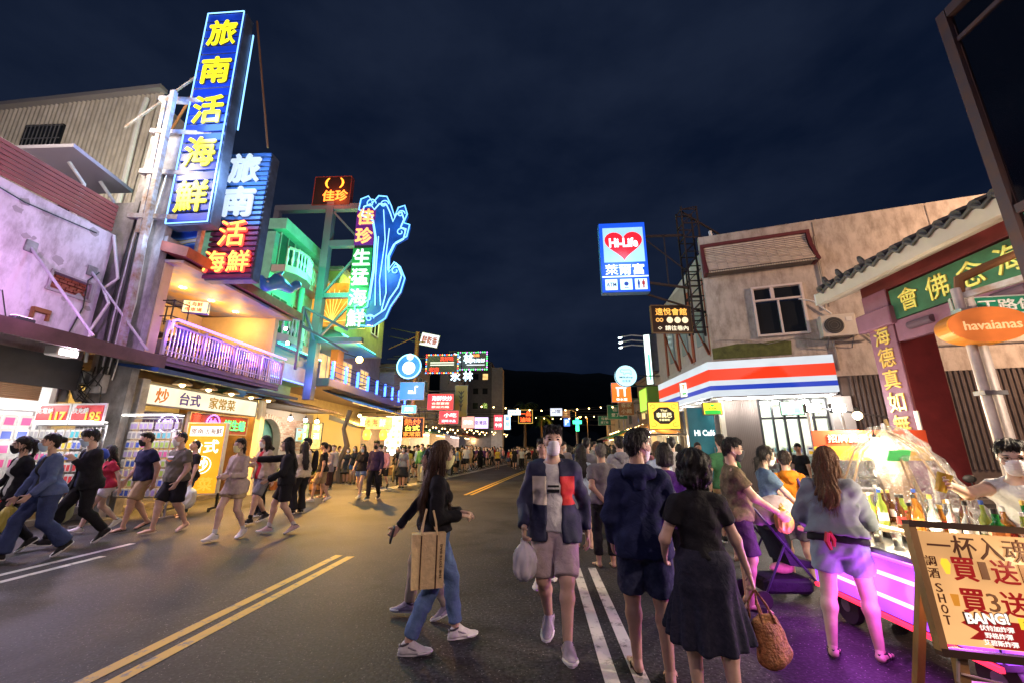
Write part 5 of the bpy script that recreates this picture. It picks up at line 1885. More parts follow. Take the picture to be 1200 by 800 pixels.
for j in range(41):
 for i in range(24):
  y, z = 15.25 + i * .22 + (.11 if j % 2 else 0), .07 + j * .076
  inside = abs(y - 17.0) < 1.10 and z > 1.06 and (z < 1.8 or math.hypot(y - 17, z - 1.8) < 1.07)
  if inside or y > 20.5 or (15.9 < y < 15.9) or cnt >= 300 or z < 1.5:
   continue
  cnt += 1
  link('brick', brick_me, bm_[r.randrange(4)], ae, (-10.985 + 11 + r.uniform(-.004, .006), y - 17.5, z))
ring = wm(ae)
for a in np.linspace(-PI / 2, PI / 2, 21):
 R = Matrix.Rotation(a, 3, 'X')
 ring.box((-10.97, 17.0 - 1.07 * math.sin(-a) * 1.0, 1.81 + 1.07 * math.cos(a)), (.06, .13, .2), R=Matrix.Rotation(-a, 3, 'X'))
part('arch_ring', ring, bm_[3], ae)
part('back_wall', wm(ae).box((-13.6, 17.4, 1.7), (.1, 4.6, 3.4)), mat('pale_blue_wall', (.45, .60, .62), .7), ae)
part('roof_slab', wm(ae).box((-11.5, 17.6, 3.32), (3.6, 5.0, .16)), mat('old_timber', (.12, .085, .06), .8, var=.3), ae)
cn = thing('tiled_canopy', 'dark corrugated canopy over the brick eatery', 'canopy', (-10, 17.5, 3.2))
mb = wm(cn)
for i in range(24):
 mb.prism([(-10.95, 3.62), (-9.3, 3.20), (-9.3, 3.24), (-10.95, 3.68)], 15.3 + i * .205, 15.3 + i * .205 + .15, 'XZ')
part('sheet', mb, mat('canopy_brown', (.10, .07, .07), .6, .2), cn)
for i, (x, y) in enumerate(((-10.0, 16.9), (-9.95, 18.0), (-9.9, 18.9))):
 bulb_light('%s of three bare white bulbs under the brick eatery canopy' % ('nearest', 'middle', 'farthest')[i], (x, y, 2.78), 26, (1, .93, .82), .085, 'bulbs at the brick eatery', E((1, .97, .9), 30), .25)
po = sign('poster with a yellow giraffe shape on pale blue beside the arch', (-10.93, 19.45, 2.2), .8, .62, .02, rad(90), mat('poster_blue', (.45, .72, .80), .5), None, [('#', .12, .3, .1, -.08, mat('print_yellow', (.9, .62, .03))), ('#', .26, .12, -.02, -.18, mat('print_yellow', (.9, .62, .03))), ('#', .3, .06, -.1, .22, mat('ink_orange', (.8, .25, .02)))], name='poster', rim=.01)
# tree seen through the arch

def leafy(name, centre, radii, n, size, m, parent, seed, flat=.5):
 r = np.random.RandomState(seed)
 vs, fs = [], []
 cl = r.normal(size=(max(6, n // 45), 3))
 cl /= np.linalg.norm(cl, axis=1)[:, None]
 cl *= r.uniform(.35, 1, (len(cl), 1))
 for i in range(n):
  c = cl[r.randint(len(cl))] * radii + r.normal(size=3) * np.array(radii) * .22
  p = np.array(centre) + c
  a, b = r.uniform(0, 2 * PI), r.uniform(-.9, .9)
  u = np.array((math.cos(a), math.sin(a), b * .5))
  v = np.cross(u, r.normal(size=3))
  v /= max(np.linalg.norm(v), 1e-3)
  s_ = size * r.uniform(.6, 1.3)
  o = len(vs)
  vs += [tuple(p - u * s_), tuple(p + v * s_ * flat), tuple(p + u * s_), tuple(p - v * s_ * flat)]
  fs.append((o, o + 1, o + 2, o + 3))
 me = bpy.data.meshes.new(name)
 me.from_pydata(vs, [], fs)
 o = link(name, me, m, parent)
 return o

LEAF = mat('leaf_green', (.05, .12, .025), .55, var=.5, vscale=7)
tr = thing('small_tree', 'small leafy tree standing behind the arched window', 'tree', (-12.2, 17.2, .12))
part('trunk', MB().tube([(0, 0, 0), (.05, .1, .7), (-.05, .25, 1.2), (.05, .3, 1.7)], [.12, .09, .07, .04], 8).tube([(0, .15, 1.0), (.1, -.2, 1.5), (.0, -.4, 1.9)], [.06, .04, .02], 6), mat('bark', (.12, .08, .05), .9, bump=.5, bscale=20), tr, True)
leafy('crown', (0, .05, 2.15), (.6, .9, .45), 1300, .07, LEAF, tr, 5)

# ------------------------------------------------------------------ bar with the blue lit balcony
bb = thing('balcony_bar', 'bar building with a row of blue lit posts along its upper terrace', 'building', (-11, 25, 0))
mb = wm(bb)
mb.box((-13.5, 25, 7.6), (3.6, 12.0, 6.0)).box((-14.2, 25, 2.3), (2.6, 12.0, 4.6))
part('wall', mb, mat('ochre_wall', (.34, .30, .24), .7, var=.15), bb)
part('terrace', wm(bb).box((-11.2, 25.2, 4.65), (3.2, 12.4, .4), bev=.02), mat('terrace_violet', (.22, .18, .22), .7), bb)
pole_m = E((.03, .10, 1), 7)
for i in range(9):
 y = 19.3 + i * 1.48
 part('lit_post', wm(bb).box((-9.62, y, 5.28), (.12, .12, .86), bev=.015), pole_m, bb)
for i in range(4):
 lamp('terrace_neon', (-9.3, 20 + i * 3.2, 5.4), 40, (.05, .15, 1), .3, bb)
rl = wm(bb)
for z in (4.98, 5.25, 5.52, 5.7):
 rl.bar((-9.66, 19.1, z), (-9.66, 31.3, z), .035)
part('railing', rl, DARK, bb)
for y in (20.2, 22.6, 25.2, 28):
 window(bb, -11.7, y, 6.0, 1.5, 1.8, 1, emit('warm_room', (1, .62, .22), .8, mottle=.4), WPAINT, 2)
part('neon_strip', wm(bb).box((-9.2, 21.2, 7.0), (.05, 4.4, .05)), E((.08, .9, .8), 3), bb)
lamp('neon_strip', (-8.6, 20.6, 7.4), 130, (.1, .95, .75), .3, bb)
part('orange_pier', wm(bb).box((-10.6, 21.6, 5.9), (.4, .7, 2.2)), mat('pier_orange', (.62, .30, .06), .6), bb)
part('curved_canopy', wm(bb).prism([(-11.7, 7.0)] + [(-11.7 + 2.6 * math.sin(a), 6.85 + .55 * math.cos(a)) for a in np.linspace(0, PI / 2, 9)] + [(-11.7, 6.75)], 18.9, 23.5, 'XZ'), mat('canopy_teal', (.05, .30, .30), .5), bb)
ol = thing('wall_lamp', 'glaring orange lamp under the curved teal canopy', 'lamp', (-8.9, 20.6, 6.1))
part('lamp_head', MB().box((0, .05, .06), (.3, .16, .1), bev=.02), DARK, ol)
part('lens', MB().ball((0, -.02, -.04), .17, 14, 9), E((1, .50, .10), 40), ol, True)
part('bracket', MB().cyl((0, .1, .05), (-1.0, .4, .4), .025, 6), DARK, ol)
lamp('wall_lamp', (-8.6, 20.2, 5.9), 4200, (1, .48, .07), .12, ol, spot=92, aim=(-6.3, 17.2, 0))
lamp('wall_lamp', (-8.7, 20.3, 5.9), 260, (1, .48, .08), .12, ol)
yb = thing('yellow_green_house', 'yellow green rooftop house rising behind the wave sign', 'building', (-13, 24, 9))
part('wall', wm(yb).box((-11.8, 23.6, 9.2), (3.2, 7, 3.3)), mat('lime_wall', (.42, .46, .16), .7, var=.15), yb)
part('roof_edge', wm(yb).box((-11.8, 23.6, 10.95), (3.6, 7.4, .2)), CONC, yb)
part('upper_room', wm(yb).box((-12.4, 25.2, 11.7), (2.4, 3, 1.4)), mat('lime_wall', (.42, .46, .16)), yb)
part('roof_edge', wm(yb).box((-12.4, 25.2, 12.48), (2.9, 3.5, .16)), CONC, yb)
part('tube_lamp', wm(yb).cyl((-9.9, 20.6, 10.7), (-9.9, 26.6, 10.7), .04, 6), E((.75, 1, .2), 6), yb)  # tube added at the eave to light the house lime
for k in range(2):
 lamp('tube_lamp', (-9.4, 21.8 + k * 3.2, 10.3), 170, (.75, 1, .22), .3, yb)
for y in (22, 25.5):
 window(yb, -10.2, y, 9.3, 1.2, 1.2, 1, DGLASS, WPAINT, 2)
blue_aw = thing('awning', 'blue corrugated awning over the grill stall below the bar terrace', 'awning', (-10, 25, 4))
mb = wm(blue_aw)
for i in range(30):
 mb.prism([(-10.6, 4.45), (-8.9, 3.82), (-8.9, 3.86), (-10.6, 4.50)], 20.3 + i * .38, 20.3 + i * .38 + .3, 'XZ')
part('sheet', mb, mat('awning_blue', (.05, .17, .36), .5, .1), blue_aw)
part('awning_rail', wm(blue_aw).bar((-8.92, 20.3, 3.8), (-8.92, 31.7, 3.8), .05), WPAINT, blue_aw)
part('stall_back', wm(bb).box((-12.8, 25.5, 1.9), (.1, 11, 3.6)), mat('stall_back_green_lit', (.55, .50, .24), .6), bb)  # yellow green light of the stall interior put into the wall colour
# grill stall front
gs = thing('grill_stall', 'grill stall with a twisted trunk post, counter and lit menu boards', 'stall', (-9.2, 22.5, 0))
part('counter', wm(gs).box((-9.5, 22.3, .5), (.9, 3.2, 1.0), bev=.03), mat('counter_timber', (.30, .18, .09), .6, bump=.2, var=.3), gs)
part('trunk_post', wm(gs).tube([(-9.0, 19.9, 0), (-9.1, 19.8, .9), (-8.85, 20.0, 1.7), (-9.1, 20.0, 2.5), (-8.9, 20.1, 3.4)], [.16, .12, .14, .10, .13], 8), mat('bark', (.12, .08, .05)), gs, True)
part('thatch_roof', wm(gs).prism([(-9.9, 2.95), (-8.5, 2.55), (-8.45, 2.65), (-9.9, 3.2)], 20.0, 22.2, 'XZ'), mat('thatch', (.25, .20, .11), .95, bump=.6, bscale=30), gs)
for x, z in ((-9.75, 2.05), (-8.9, 1.2)):
 pass
sign('row of orange lit menu photos tilted above the grill stall counter', (-7.95, 21.3, 2.85), 1.5, .66, .06, rad(20), E((1, .55, .12), 1.7, mottle=.5, vscale=5), None, [('烤', .3, .4, -.5, .02, E((1, .1, .02), 1.5)), ('海', .3, .4, -.12, .02, E((.75, .05, .02), 1.3)), ('鮮', .3, .4, .26, .02, E((1, .9, .7), 1.6)), ('#', .22, .5, -.72 + .02, 0, E((.3, .7, 1), 1.2))], name='menu_board')
sign('tall white lit menu panel full of small dish photos', (-7.95, 24.0, 2.3), .98, 2.25, .08, rad(10), E((1, .95, .86), 2.6), None, [('#', .2, .2, -.3 + .3 * (i % 3), .85 - .31 * (i // 3), E(((1, .6, .3), (.9, .8, .5), (1, .4, .2), (.6, .8, .4))[i % 4], 1.3)) for i in range(18)], name='menu_board')
sign('black menu board with a red frame and yellow characters at the grill stall', (-7.15, 25.0, 2.80), 1.36, 1.2, .08, 0, mat('board_black', (.03, .012, .01), .4), E((.9, .25, .04), 1.0), [('熱炒', 1.0, .38, 0, .33, E((1, .16, .03), 2)), ('台式', .9, .32, 0, -.03, E((1, .85, .1), 2)), ('家常菜', 1.05, .28, 0, -.38, E((1, .25, .04), 2))], name='menu_board')
LANT = None
for i, (x, y) in enumerate(((-8.72, 22, ), (-7.82, 22))):
 o = thing('paper_lantern', '%s orange paper lantern hanging at the grill stall' % ('wall side', 'street side')[i], 'lantern', (x, y, 2.28), 0, 'grill stall lanterns')
 part('lantern_body', MB().lathe([(.09, -.28), (.17, -.22), (.21, -.08), (.21, .08), (.17, .22), (.09, .28)], n=14), E((1, .40, .04), 2.2), o, True)
 for z in (-.29, .29):
  part('cap_ring', MB().lathe([(.095, -.02), (.095, .02)], (0, 0, z), 12), BLK, o)
 part('cord', MB().cyl((0, 0, .3), (0, 0, .9), .008, 4), BLK, o)
 lamp('lantern', (0, -.3, 0), 30, (1, .5, .12), .15, o).matrix_parent_inverse = Matrix()
for i in range(4):
 bulb_light('bare bulb %s under the blue awning' % ('nearest the trunk post', 'above the menu photos', 'beside the tall menu', 'at the far end')[i], (-8.75, 20.9 + i * 2.5, 3.2), 260, (1, .52, .10), .08, 'bulbs under the blue awning', BULB_Y)
for i, (x, ch, c) in enumerate(((-11.6, '生魚片', (1, .35, .1)), (-10.95, '烤蝦', (.5, .9, .25)), (-10.3, '啤酒', (1, .7, .2)))):
 sign('%s lit dish board on the partition beside the twisted trunk post' % ('first', 'second', 'third')[i], (x, 19.75, 2.15), .56, 1.25, .06, 0, E(c, .9, mottle=.5, vscale=6), DARK, [(ch[k], .3, .3, 0, .38 - .38 * k, E((1, .95, .85), 1.2)) for k in range(len(ch))], name='menu_board')
for i in range(5):
 o = thing('potted_plant', '%s leafy potted plant along the front of the brick eatery' % ('first', 'second', 'third', 'fourth', 'fifth')[i], 'plant', (-10.3 + .12 * (i % 2), 15.6 + i * 1.05, 0))
 part('pot', MB().lathe([(.13, 0), (.18, .26), (.2, .3), (.16, .3)], n=12), mat('terracotta', (.30, .12, .06), .8), o, True)
 leafy('foliage', (0, 0, .58), (.22, .22, .28), 260, .06, LEAF, o, 40 + i)
brl = thing('wooden_barrel', 'small wooden barrel with a yellow flask on it by the eatery', 'barrel', (-7.75, 15.4, 0))
part('staves', MB().lathe([(.24, 0), (.29, .15), (.30, .25), (.29, .35), (.24, .5)], n=16), mat('barrel_wood', (.22, .12, .05), .6, bump=.3, var=.3), brl, True)
for z in (.12, .38):
 part('hoop', MB().lathe([(.292, -.02), (.294, .02)], (0, 0, z), 16), DARK, brl)
tag(part('flask', MB().lathe([(.12, 0), (.13, .12), (.05, .22), (.05, .32), (.07, .34)], n=14), E((1, .62, .05), 1.3), None, True, loc=(-7.75, 15.4, .5)), 'glowing yellow flask standing on the wooden barrel', 'flask')
for i, y in enumerate((26.5, 28.6)):
 o = thing('dining_bench', 'wooden bench at the far end of the grill stall' if i else 'wooden bench beside the grill stall seats', 'bench', (-8.6, y, 0))
 part('seat', MB().box((0, 0, .45), (.35, 1.3, .05), bev=.01), mat('counter_timber', (.30, .18, .09)), o)
 for s_ in (-.55, .55):
  part('leg', MB().box((0, s_, .21), (.3, .06, .42)), mat('counter_timber', (.30, .18, .09)), o)

# ------------------------------------------------------------------ round fish sign, square blue sign and the signs farther down
rs2 = thing('round_sign', 'round blue lit sign with a white cartoonless emblem above the blue square sign'.replace('cartoonless ', ''), 'sign', (-7.9, 26, 6.76))
part('disc', MB().lathe([(.0, 0), (.76, 0), (.80, .03), (.80, .22), (0, .22)], (0, .2, 0), 32, 'Y'), emit('disc_blue', (.04, .26, .72), .8, mottle=.3), rs2)
part('rim', MB().tube([(.78 * math.cos(a), -.03, .78 * math.sin(a)) for a in np.linspace(0, 2 * PI, 32, endpoint=False)], .04, 6, closed=True), E((.3, .85, 1), 2.2), rs2)
part('emblem', MB().lathe([(0, 0), (.42, 0), (.42, .02), (0, .02)], (0, -.02, -.1), 20, 'Y'), E((.95, .98, 1), 1.5), rs2)
part('emblem_dot', MB().lathe([(0, 0), (.22, 0), (.22, .02), (0, .02)], (.05, -.045, .62), 16, 'Y'), E((.8, .9, 1), 1.3), rs2)
part('arm', MB().bar((-.8, .15, 0), (-2.0, .15, 0), .08), DARK, rs2)
sign('square blue lit sign with a white duck outline below the round sign', (-7.6, 26, 5.16), 1.63, 1.17, .16, 0, E((.02, .24, .75), .95), None, [('#', .5, .12, 0, -.12, E((.85, .95, 1), 1.6)), ('#', .08, .35, .2, .1, E((.85, .95, 1), 1.6)), ('#', .2, .08, .28, .28, E((.85, .95, 1), 1.6)), ('#', .3, .05, -.1, .0, E((.85, .95, 1), 1.6))])
sign('small cyan sign under the square blue sign', (-7.9, 26.6, 4.05), 1.0, .55, .12, 0, E((.10, .65, .95), 1.4), None, [('海味', .6, .3, 0, 0, E((.9, 1, 1), 1.6))])
sign('tilted white sign with dark red characters on a post above the rooftops', (-7.65, 30, 9.57), 1.45, 1.0, .14, 0, E((.85, .85, .95), .9), None, [('餅乾香', 1.2, .6, 0, 0, mat('print_red', (.72, .025, .035)), .03)], tilt=rad(12))
sp = thing('sign_post', 'orange brown steel post carrying the tilted white sign', 'post', (-8.6, 30, 0))
part('pole', MB().cyl((0, 0, 4), (0, 0, 10.2), .16, 10), mat('post_orange', (.35, .16, .05), .6), sp, True)
part('crossbar', MB().bar((0, 0, 9.4), (.6, 0, 9.4), .1).bar((0, 0, 9.9), (-2.2, 0, 8.9), .06), mat('post_orange', (.35, .16, .05), .6), sp)

def bulb_border(o, w, h, cols, step=.17, r_=.05):
 pts = []
 n1, n2 = int(w / step), int(h / step)
 for i in range(n1 + 1):
  pts += [(-w / 2 + w * i / n1, h / 2), (-w / 2 + w * i / n1, -h / 2)]
 for i in range(1, n2):
  pts += [(-w / 2, -h / 2 + h * i / n2), (w / 2, -h / 2 + h * i / n2)]
 for k, c in enumerate(cols):
  mb = MB()
  for i, p in enumerate(pts):
   if i % len(cols) == k:
    mb.ball((p[0], -.04, p[1]), r_, 6, 4)
  part('bulb_border', mb, E(c, 3), o)

o = sign('sign edged with red and blue bulbs, red characters over white stripes', (-6.6, 30, 7.72), 2.45, 1.42, .2, 0, mat('board_dim', (.10, .10, .09), .5), None, [('真好味', 1.0, .34, .35, .38, E(RED, 1.8)), ('老店', .75, .34, -.6, -.42, E(RED, 1.8))] + [('#', 1.8, .07, 0, .1 - .17 * i, E((.9, .9, .75), 1.1)) for i in range(2)])
bulb_border(o, 2.4, 1.38, (RED, (.1, .3, 1), (1, .5, .1)))
o = sign('black sign edged with green bulbs beside the vertical neon characters', (-4.45, 31, 8.15), 2.3, 1.4, .2, 0, mat('board_dim', (.10, .10, .09)), None, [('泡腸', .55, .2, .25, .42, E((1, .25, .05), 2)), ('燒肉海鮮', 1.45, .32, .25, .02, E((.7, .9, 1), 1.8)), ('#', 1.4, .05, .25, -.32, E((.9, .95, 1), 1.2))])
bulb_border(o, 2.26, 1.36, ((.1, 1, .2), (.1, 1, .2), (.6, .2, 1)))
vn = thing('neon_sign', 'two upright white neon characters hanging in the street between bulb edged signs', 'sign', (-5.35, 30.5, 7.3))
for i, ch in enumerate('永林永林'):
 text('character', ch, .75, .78, E((.62, .86, 1), 2.4), vn, ((i % 2) * .95 - .3, 0, .95 - (i // 2) * 1.35), depth=.05, weight=.02)
part('rail', MB().bar((-.9, .08, 1.5), (1.3, .08, 1.5), .08).bar((-.8, .08, 1.5), (-.8, .08, -1.0), .06).bar((.12, .08, 1.5), (.12, .08, -1.0), .06), DARK, vn)
sign('wide red lit sign with pale blue characters', (-6.6, 30, 4.9), 1.95, 1.2, .18, 0, E((.95, .04, .04), 1.1, mottle=.2), None, [('海鮮快炒', 1.5, .38, .1, .25, E((.75, .92, 1), 1.5)), ('合菜宴席', 1.3, .18, 0, -.12, E((1, .9, .7), 1.2)), ('歡迎光臨', 1.3, .16, 0, -.38, E((1, .9, .7), 1.2))])
gv = sign('tall black and gold upright banner with a branching emblem', (-5.25, 31, 5.06), .98, 2.4, .06, 0, mat('banner_gold', (.34, .26, .08), .5), None, [('#', .08, 1.5, 0, 0, mat('board_black', (.03, .012, .01)))] + [('V', .5 - .06 * i, .3, 0, .6 - .33 * i, mat('board_black', (.03, .012, .01))) for i in range(4)], name='banner')
sign('lower red lit sign with white characters beside the gold banner', (-5.75, 29, 3.7), 1.4, .95, .16, 0, E((.9, .04, .05), 1.2, mottle=.2), None, [('小吃', .9, .3, .1, .15, E((1, .95, .9), 1.6)), ('滷味冰品', 1.0, .18, 0, -.25, E((.8, .9, 1), 1.3))])
sign('salmon pink lit sign behind the gold banner', (-4.75, 31.5, 3.5), 1.0, .92, .14, 0, E((1, .35, .28), 1.3), None, [('茶飲', .7, .3, 0, 0, E((1, .95, .9), 1.8))])
sign('lavender lit sign with dark strokes over a shop front', (-4.55, 38, 3.85), 1.4, 1.05, .14, 0, E((.72, .55, 1), 1.4), None, [('南灣路', 1.1, .4, 0, 0, mat('ink_purple', (.10, .06, .42)))])
sign('red upright lit sign left of the white and blue one', (-3.25, 42, 4.15), .95, 1.5, .16, 0, E((.95, .05, .08), 1.3), None, [('鐵板', .7, .4, 0, .3, E((1, .9, .85), 1.7)), ('牛排', .7, .4, 0, -.3, E((1, .9, .85), 1.7))])
sign('white and blue upright lit sign right of the red one', (-2.35, 42, 4.15), .7, 1.5, .16, 0, E((.55, .8, 1), 1.6), None, [('藥', .4, .4, 0, .35, E(BLU, 1)), ('局', .4, .4, 0, -.2, E(BLU, 1))])
sign('narrow white and blue sign high over the street', (-1.8, 46, 5.45), 1.45, .6, .16, 0, E((.65, .85, 1), 1.7), None, [('大街旅店', 1.1, .3, 0, 0, E(BLU, 1))])
o = sign('dark sign with two red lit characters edged in yellow', (-.6, 50, 5.3), 1.7, 1.6, .16, 0, mat('sign_black', (.02, .012, .012)), E((1, .6, .1), 1.2), [('一品', 1.3, .55, 0, .32, E((1, .10, .02), 2.4)), ('滷味', 1.3, .55, 0, -.36, E((1, .10, .02), 2.4))])
sign('dim white sign with small marks far down the street', (3.6, 58, 6.5), 1.7, 1.1, .16, 0, E((.7, .75, .9), .9), None, [('民宿', 1.1, .5, 0, .1, mat('ink_navy', (.03, .06, .2)))])
sign('dark orange signboard beside the dim white sign', (5.0, 59, 6.3), 1.2, 1.0, .16, 0, E((.35, .14, .05), .6), None, [('冰', .5, .5, 0, 0, E((1, .6, .2), .8))])
sign('small blue lit sign far down the street', (5.2, 60, 5.2), .9, 1.1, .16, 0, E((.06, .2, .9), 1.6), None, [('P', .5, .7, 0, 0, E((.9, .95, 1), 1.8))])
gl = thing('neon_sign', 'bright green glowing cross shaped sign far down the street', 'sign', (6.9, 62, 5.0))
part('cross', MB().box((0, 0, 0), (.5, .12, 1.9), bev=.03).box((0, -.01, .35), (1.3, .11, .5), bev=.03), E((.05, 1, .42), 2.4), gl)
part('pole', MB().cyl((0, .1, -5), (0, .1, -.9), .08, 8), DARK, gl)

# ------------------------------------------------------------------ shop rows that close the street
def far_shop(i, side, y0, y1, h, wallm, label, light, awm, floors=2, x=None, lit=True):
 xf = x if x is not None else ((-10.2 + max(0, (y0 - 25)) * .105) if side < 0 else (7.6 + max(0, (y0 - 22)) * .10))
 yc = (y0 + y1) / 2
 f = -side
 o = thing('shop_house', label, 'building', (xf, yc, 0))
 dpt = 6
 mb = wm(o)
 mb.box((xf + side * (dpt / 2 + 1.2), yc, h / 2 + 1.6), (dpt, y1 - y0 - .06, h - 3.2)).box((xf + side * 3.6, yc, 1.6), (.2, y1 - y0 - .06, 3.2))
 mb.box((xf + side * 2.2, y1 - .1, 1.6), (2.6, .14, 3.2)).box((xf + side * (dpt / 2 + 1.2), yc, h + .12), (dpt + .2, y1 - y0 - .02, .22))
 part('wall', mb, wallm, o)
 part('awning', wm(o).prism([(xf + side * 1.2, 3.5), (xf - side * .4, 3.0), (xf - side * .4, 2.86), (xf + side * 1.2, 3.3)], y0 + .05, y1 - .05, 'XZ'), awm, o)
 for k in range(1, floors):
  for q in (.28, .72):
   z = 4.6 + (k - 1) * 2.8
   if z + .7 < h:
    window(o, xf + side * 1.2, y0 + (y1 - y0) * q, z, 1.1, 1.2, f, (emit('warm_room', (1, .62, .22), .8) if (i + k) % 4 == 0 and lit else DGLASS), WPAINT if i % 2 else STEEL, 2)
 part('counter', wm(o).box((xf + side * .7, yc, .5), (.6, (y1 - y0) * .7, 1.0), bev=.03), mat('counter_timber', (.30, .18, .09)) if i % 2 else mat('counter_steel', (.5, .5, .52)), o)
 part('tube_lamp', wm(o).cyl((xf + side * .9, y0 + .5, 2.82), (xf + side * .9, y1 - .5, 2.82), .035, 6), E(light, 16), o)
 if lit:
  lamp('tube_lamp', (xf + side * .3, yc, 2.6), 420, light, .3, o)
 return o

AW = [mat('aw_red', (.35, .06, .04), .7), mat('aw_green', (.06, .22, .14), .7), mat('aw_blue', (.06, .12, .30), .7), mat('aw_tan', (.40, .30, .18), .7)]
WL = [mat('wall_grey_lilac', (.33, .31, .34), .8, var=.15), mat('wall_cream_far', (.48, .42, .33), .8, var=.15), mat('wall_white_far', (.36, .35, .36), .8, var=.12), mat('wall_brown_far', (.26, .19, .15), .8, var=.2)]
LT = [(1, .62, .22), (1, .85, .62), (1, .50, .14), (.95, .92, 1)]
shops = [(-1, 31.5, 36.0, 7.2, 'grey shop house next to the balcony bar'), (-1, 36.1, 41, 8.8, 'cream shop house behind the lavender sign'), (-1, 41.1, 46, 6.6, 'low white shop house behind the red upright sign'), (-1, 46.1, 52, 7.4, 'brown shop house under the narrow white and blue sign'), (-1, 52.1, 60, 6.0, 'low grey shop house before the pale block'), (-1, 60.1, 70, 7, 'farthest shop house on the bar side of the street'),
         (1, 27.2, 32, 6.6, 'low shop house beyond the green box front'), (1, 32.1, 38, 7.2, 'cream shop house behind the green street signs'), (1, 38.1, 46, 6.0, 'low shop house with a white front past the street signs'), (1, 46.1, 56, 6.4, 'brown shop house far along the store side'), (1, 56.1, 68, 6.2, 'farthest shop house on the store side')]
for i, (sd, y0, y1, h, lb) in enumerate(shops):
 far_shop(i, sd, y0, y1, h, WL[i % 4], lb, LT[i % 4], AW[i % 4], 3)
pbk = thing('apartment_block', 'pale grey apartment block with small windows rising at the end of the shops', 'building', (-7.5, 62, 0))
part('wall', wm(pbk).box((-7.0, 58.5, 7), (3.4, 5.0, 12.6)), mat('block_grey', (.13, .13, .15), .8, var=.2), pbk)
part('stair_tower', wm(pbk).box((-4.6, 57.6, 6.6), (1.6, 3.0, 11.8)), WL[2], pbk)
part('wall_wing', wm(pbk).box((-9.4, 50.5, 7.4), (2.2, 7.0, 7.4)), WL[0], pbk)
for k in range(4):
 for q in range(2):
  part('window', wm(pbk).box((-6.2 - q * 1.3, 55.98, 5.2 + k * 2.0), (.7, .06, .8)), emit('warm_room', (1, .62, .22), .8) if (k * 3 + q) % 4 == 1 else DGLASS, pbk)
  part('window', wm(pbk).box((-8.28, 48.6 + q * 2.6, 5.2 + k * 1.5), (.06, .8, .8)), DGLASS, pbk)

def palm(label, loc, h, seed, n=13):
 r = random.Random(seed)
 o = thing('palm_tree', label, 'tree', loc)
 part('trunk', MB().tube([(0, 0, 0), (.1, 0, h * .4), (.0, .1, h * .8), (.1, .1, h)], [.26, .2, .17, .15], 8), mat('bark', (.12, .08, .05)), o, True)
 mb = MB()
 for i in range(n):
  a = 2 * PI * i / n + r.uniform(-.2, .2)
  L, up = r.uniform(1.6, 2.3), r.uniform(.2, 1.1)
  pts = [Vector((.1 + math.cos(a) * L * t, .1 + math.sin(a) * L * t, h + up * t * 2 - 1.9 * t * t)) for t in np.linspace(0, 1, 9)]
  for p, q in zip(pts[:-1], pts[1:]):
   side = Vector((-math.sin(a), math.cos(a), 0))
   for s_ in (-1, 1):
    for m_ in (0, .5):
     b = p + (q - p) * m_
     tip = b + side * s_ * .55 + (q - p) * 1.3 + Vector((0, 0, -.25))
     mb.add([b, b + (q - p) * .4, tip], [(0, 1, 2)])
 part('crown', mb, LEAF, o)
 return o

palm('palm tree standing over the roofs near the end of the street', (-1.0, 68, 0), 8.6, 1)
palm('shorter palm tree behind the far signs', (1.8, 72, 0), 6.8, 2)

def street_lamp(label, loc, h, col, power, reach=1.2):
 o = thing('street_lamp', label, 'street lamp', loc)
 part('pole', MB().tube([(0, 0, 0), (0, 0, h * .9), (0, 0, h)], [.11, .08, .07], 8), STEEL, o, True)
 part('arm', MB().tube([(0, 0, h - .1), (-reach * .5, 0, h + .2), (-reach, 0, h + .2)], .04, 6), STEEL, o, True)
 hd = part('lamp_head', MB().box((-reach * 1.25, 0, h + .2), (.7, .3, .14), bev=.05), STEEL, o)
 part('lamp_glass', MB().ball((-reach * 1.25, 0, h + .08), .16, 12, 8, (1.7, 1, .8)), E(col, 26), o, True)
 lamp('street_lamp', (-reach * 1.25, 0, h - .15), power, col, .2, o).matrix_parent_inverse = Matrix()
 return o

street_lamp('nearer of the two orange street lamps at the end of the street', (7.6, 70, 0), 7.6, (1, .42, .06), 1500)
street_lamp('farther of the two orange street lamps at the end of the street', (12.2, 90, 0), 8.1, (1, .42, .06), 1500)
for k, (x0, y0, x1, y1, z) in enumerate(((-8.2, 32, -6.9, 40, 3.4), (-6.6, 41, -5.4, 52, 3.6), (-5.0, 53, -3.6, 66, 3.8), (7.2, 27, 8.2, 35, 3.2), (8.6, 36, 9.6, 46, 3.4), (9.8, 47, 10.8, 58, 3.6), (-4.8, 36, 7.8, 37, 5.2), (-3.0, 52, 9.6, 53, 5.6))):
 o = thing('string_lights', 'string of warm bulbs %s' % ('along the grey shop house awning', 'along the low white shop front', 'along the last shops on the bar side', 'over the low shop beyond the kiosk', 'over the cream shop past the road signs', 'along the farthest store side shops', 'slung across the street near the lavender sign', 'slung across the far end of the street')[k], 'lights', (x0, y0, z))
 ps = [(t * (x1 - x0), t * (y1 - y0), -.35 * math.sin(PI * t * (1 if k > 5 else 4)) ** 2) for t in np.linspace(0, 1, 25)]
 part('wire', MB().tube(ps, .012, 4), BLK, o)
 mb = MB()
 for p in ps[1::2]:
  mb.ball((p[0], p[1], p[2] - .07), .06, 6, 4)
 part('bulb', mb, E((1, .62, .22), 14), o)['kind'] = 'stuff'
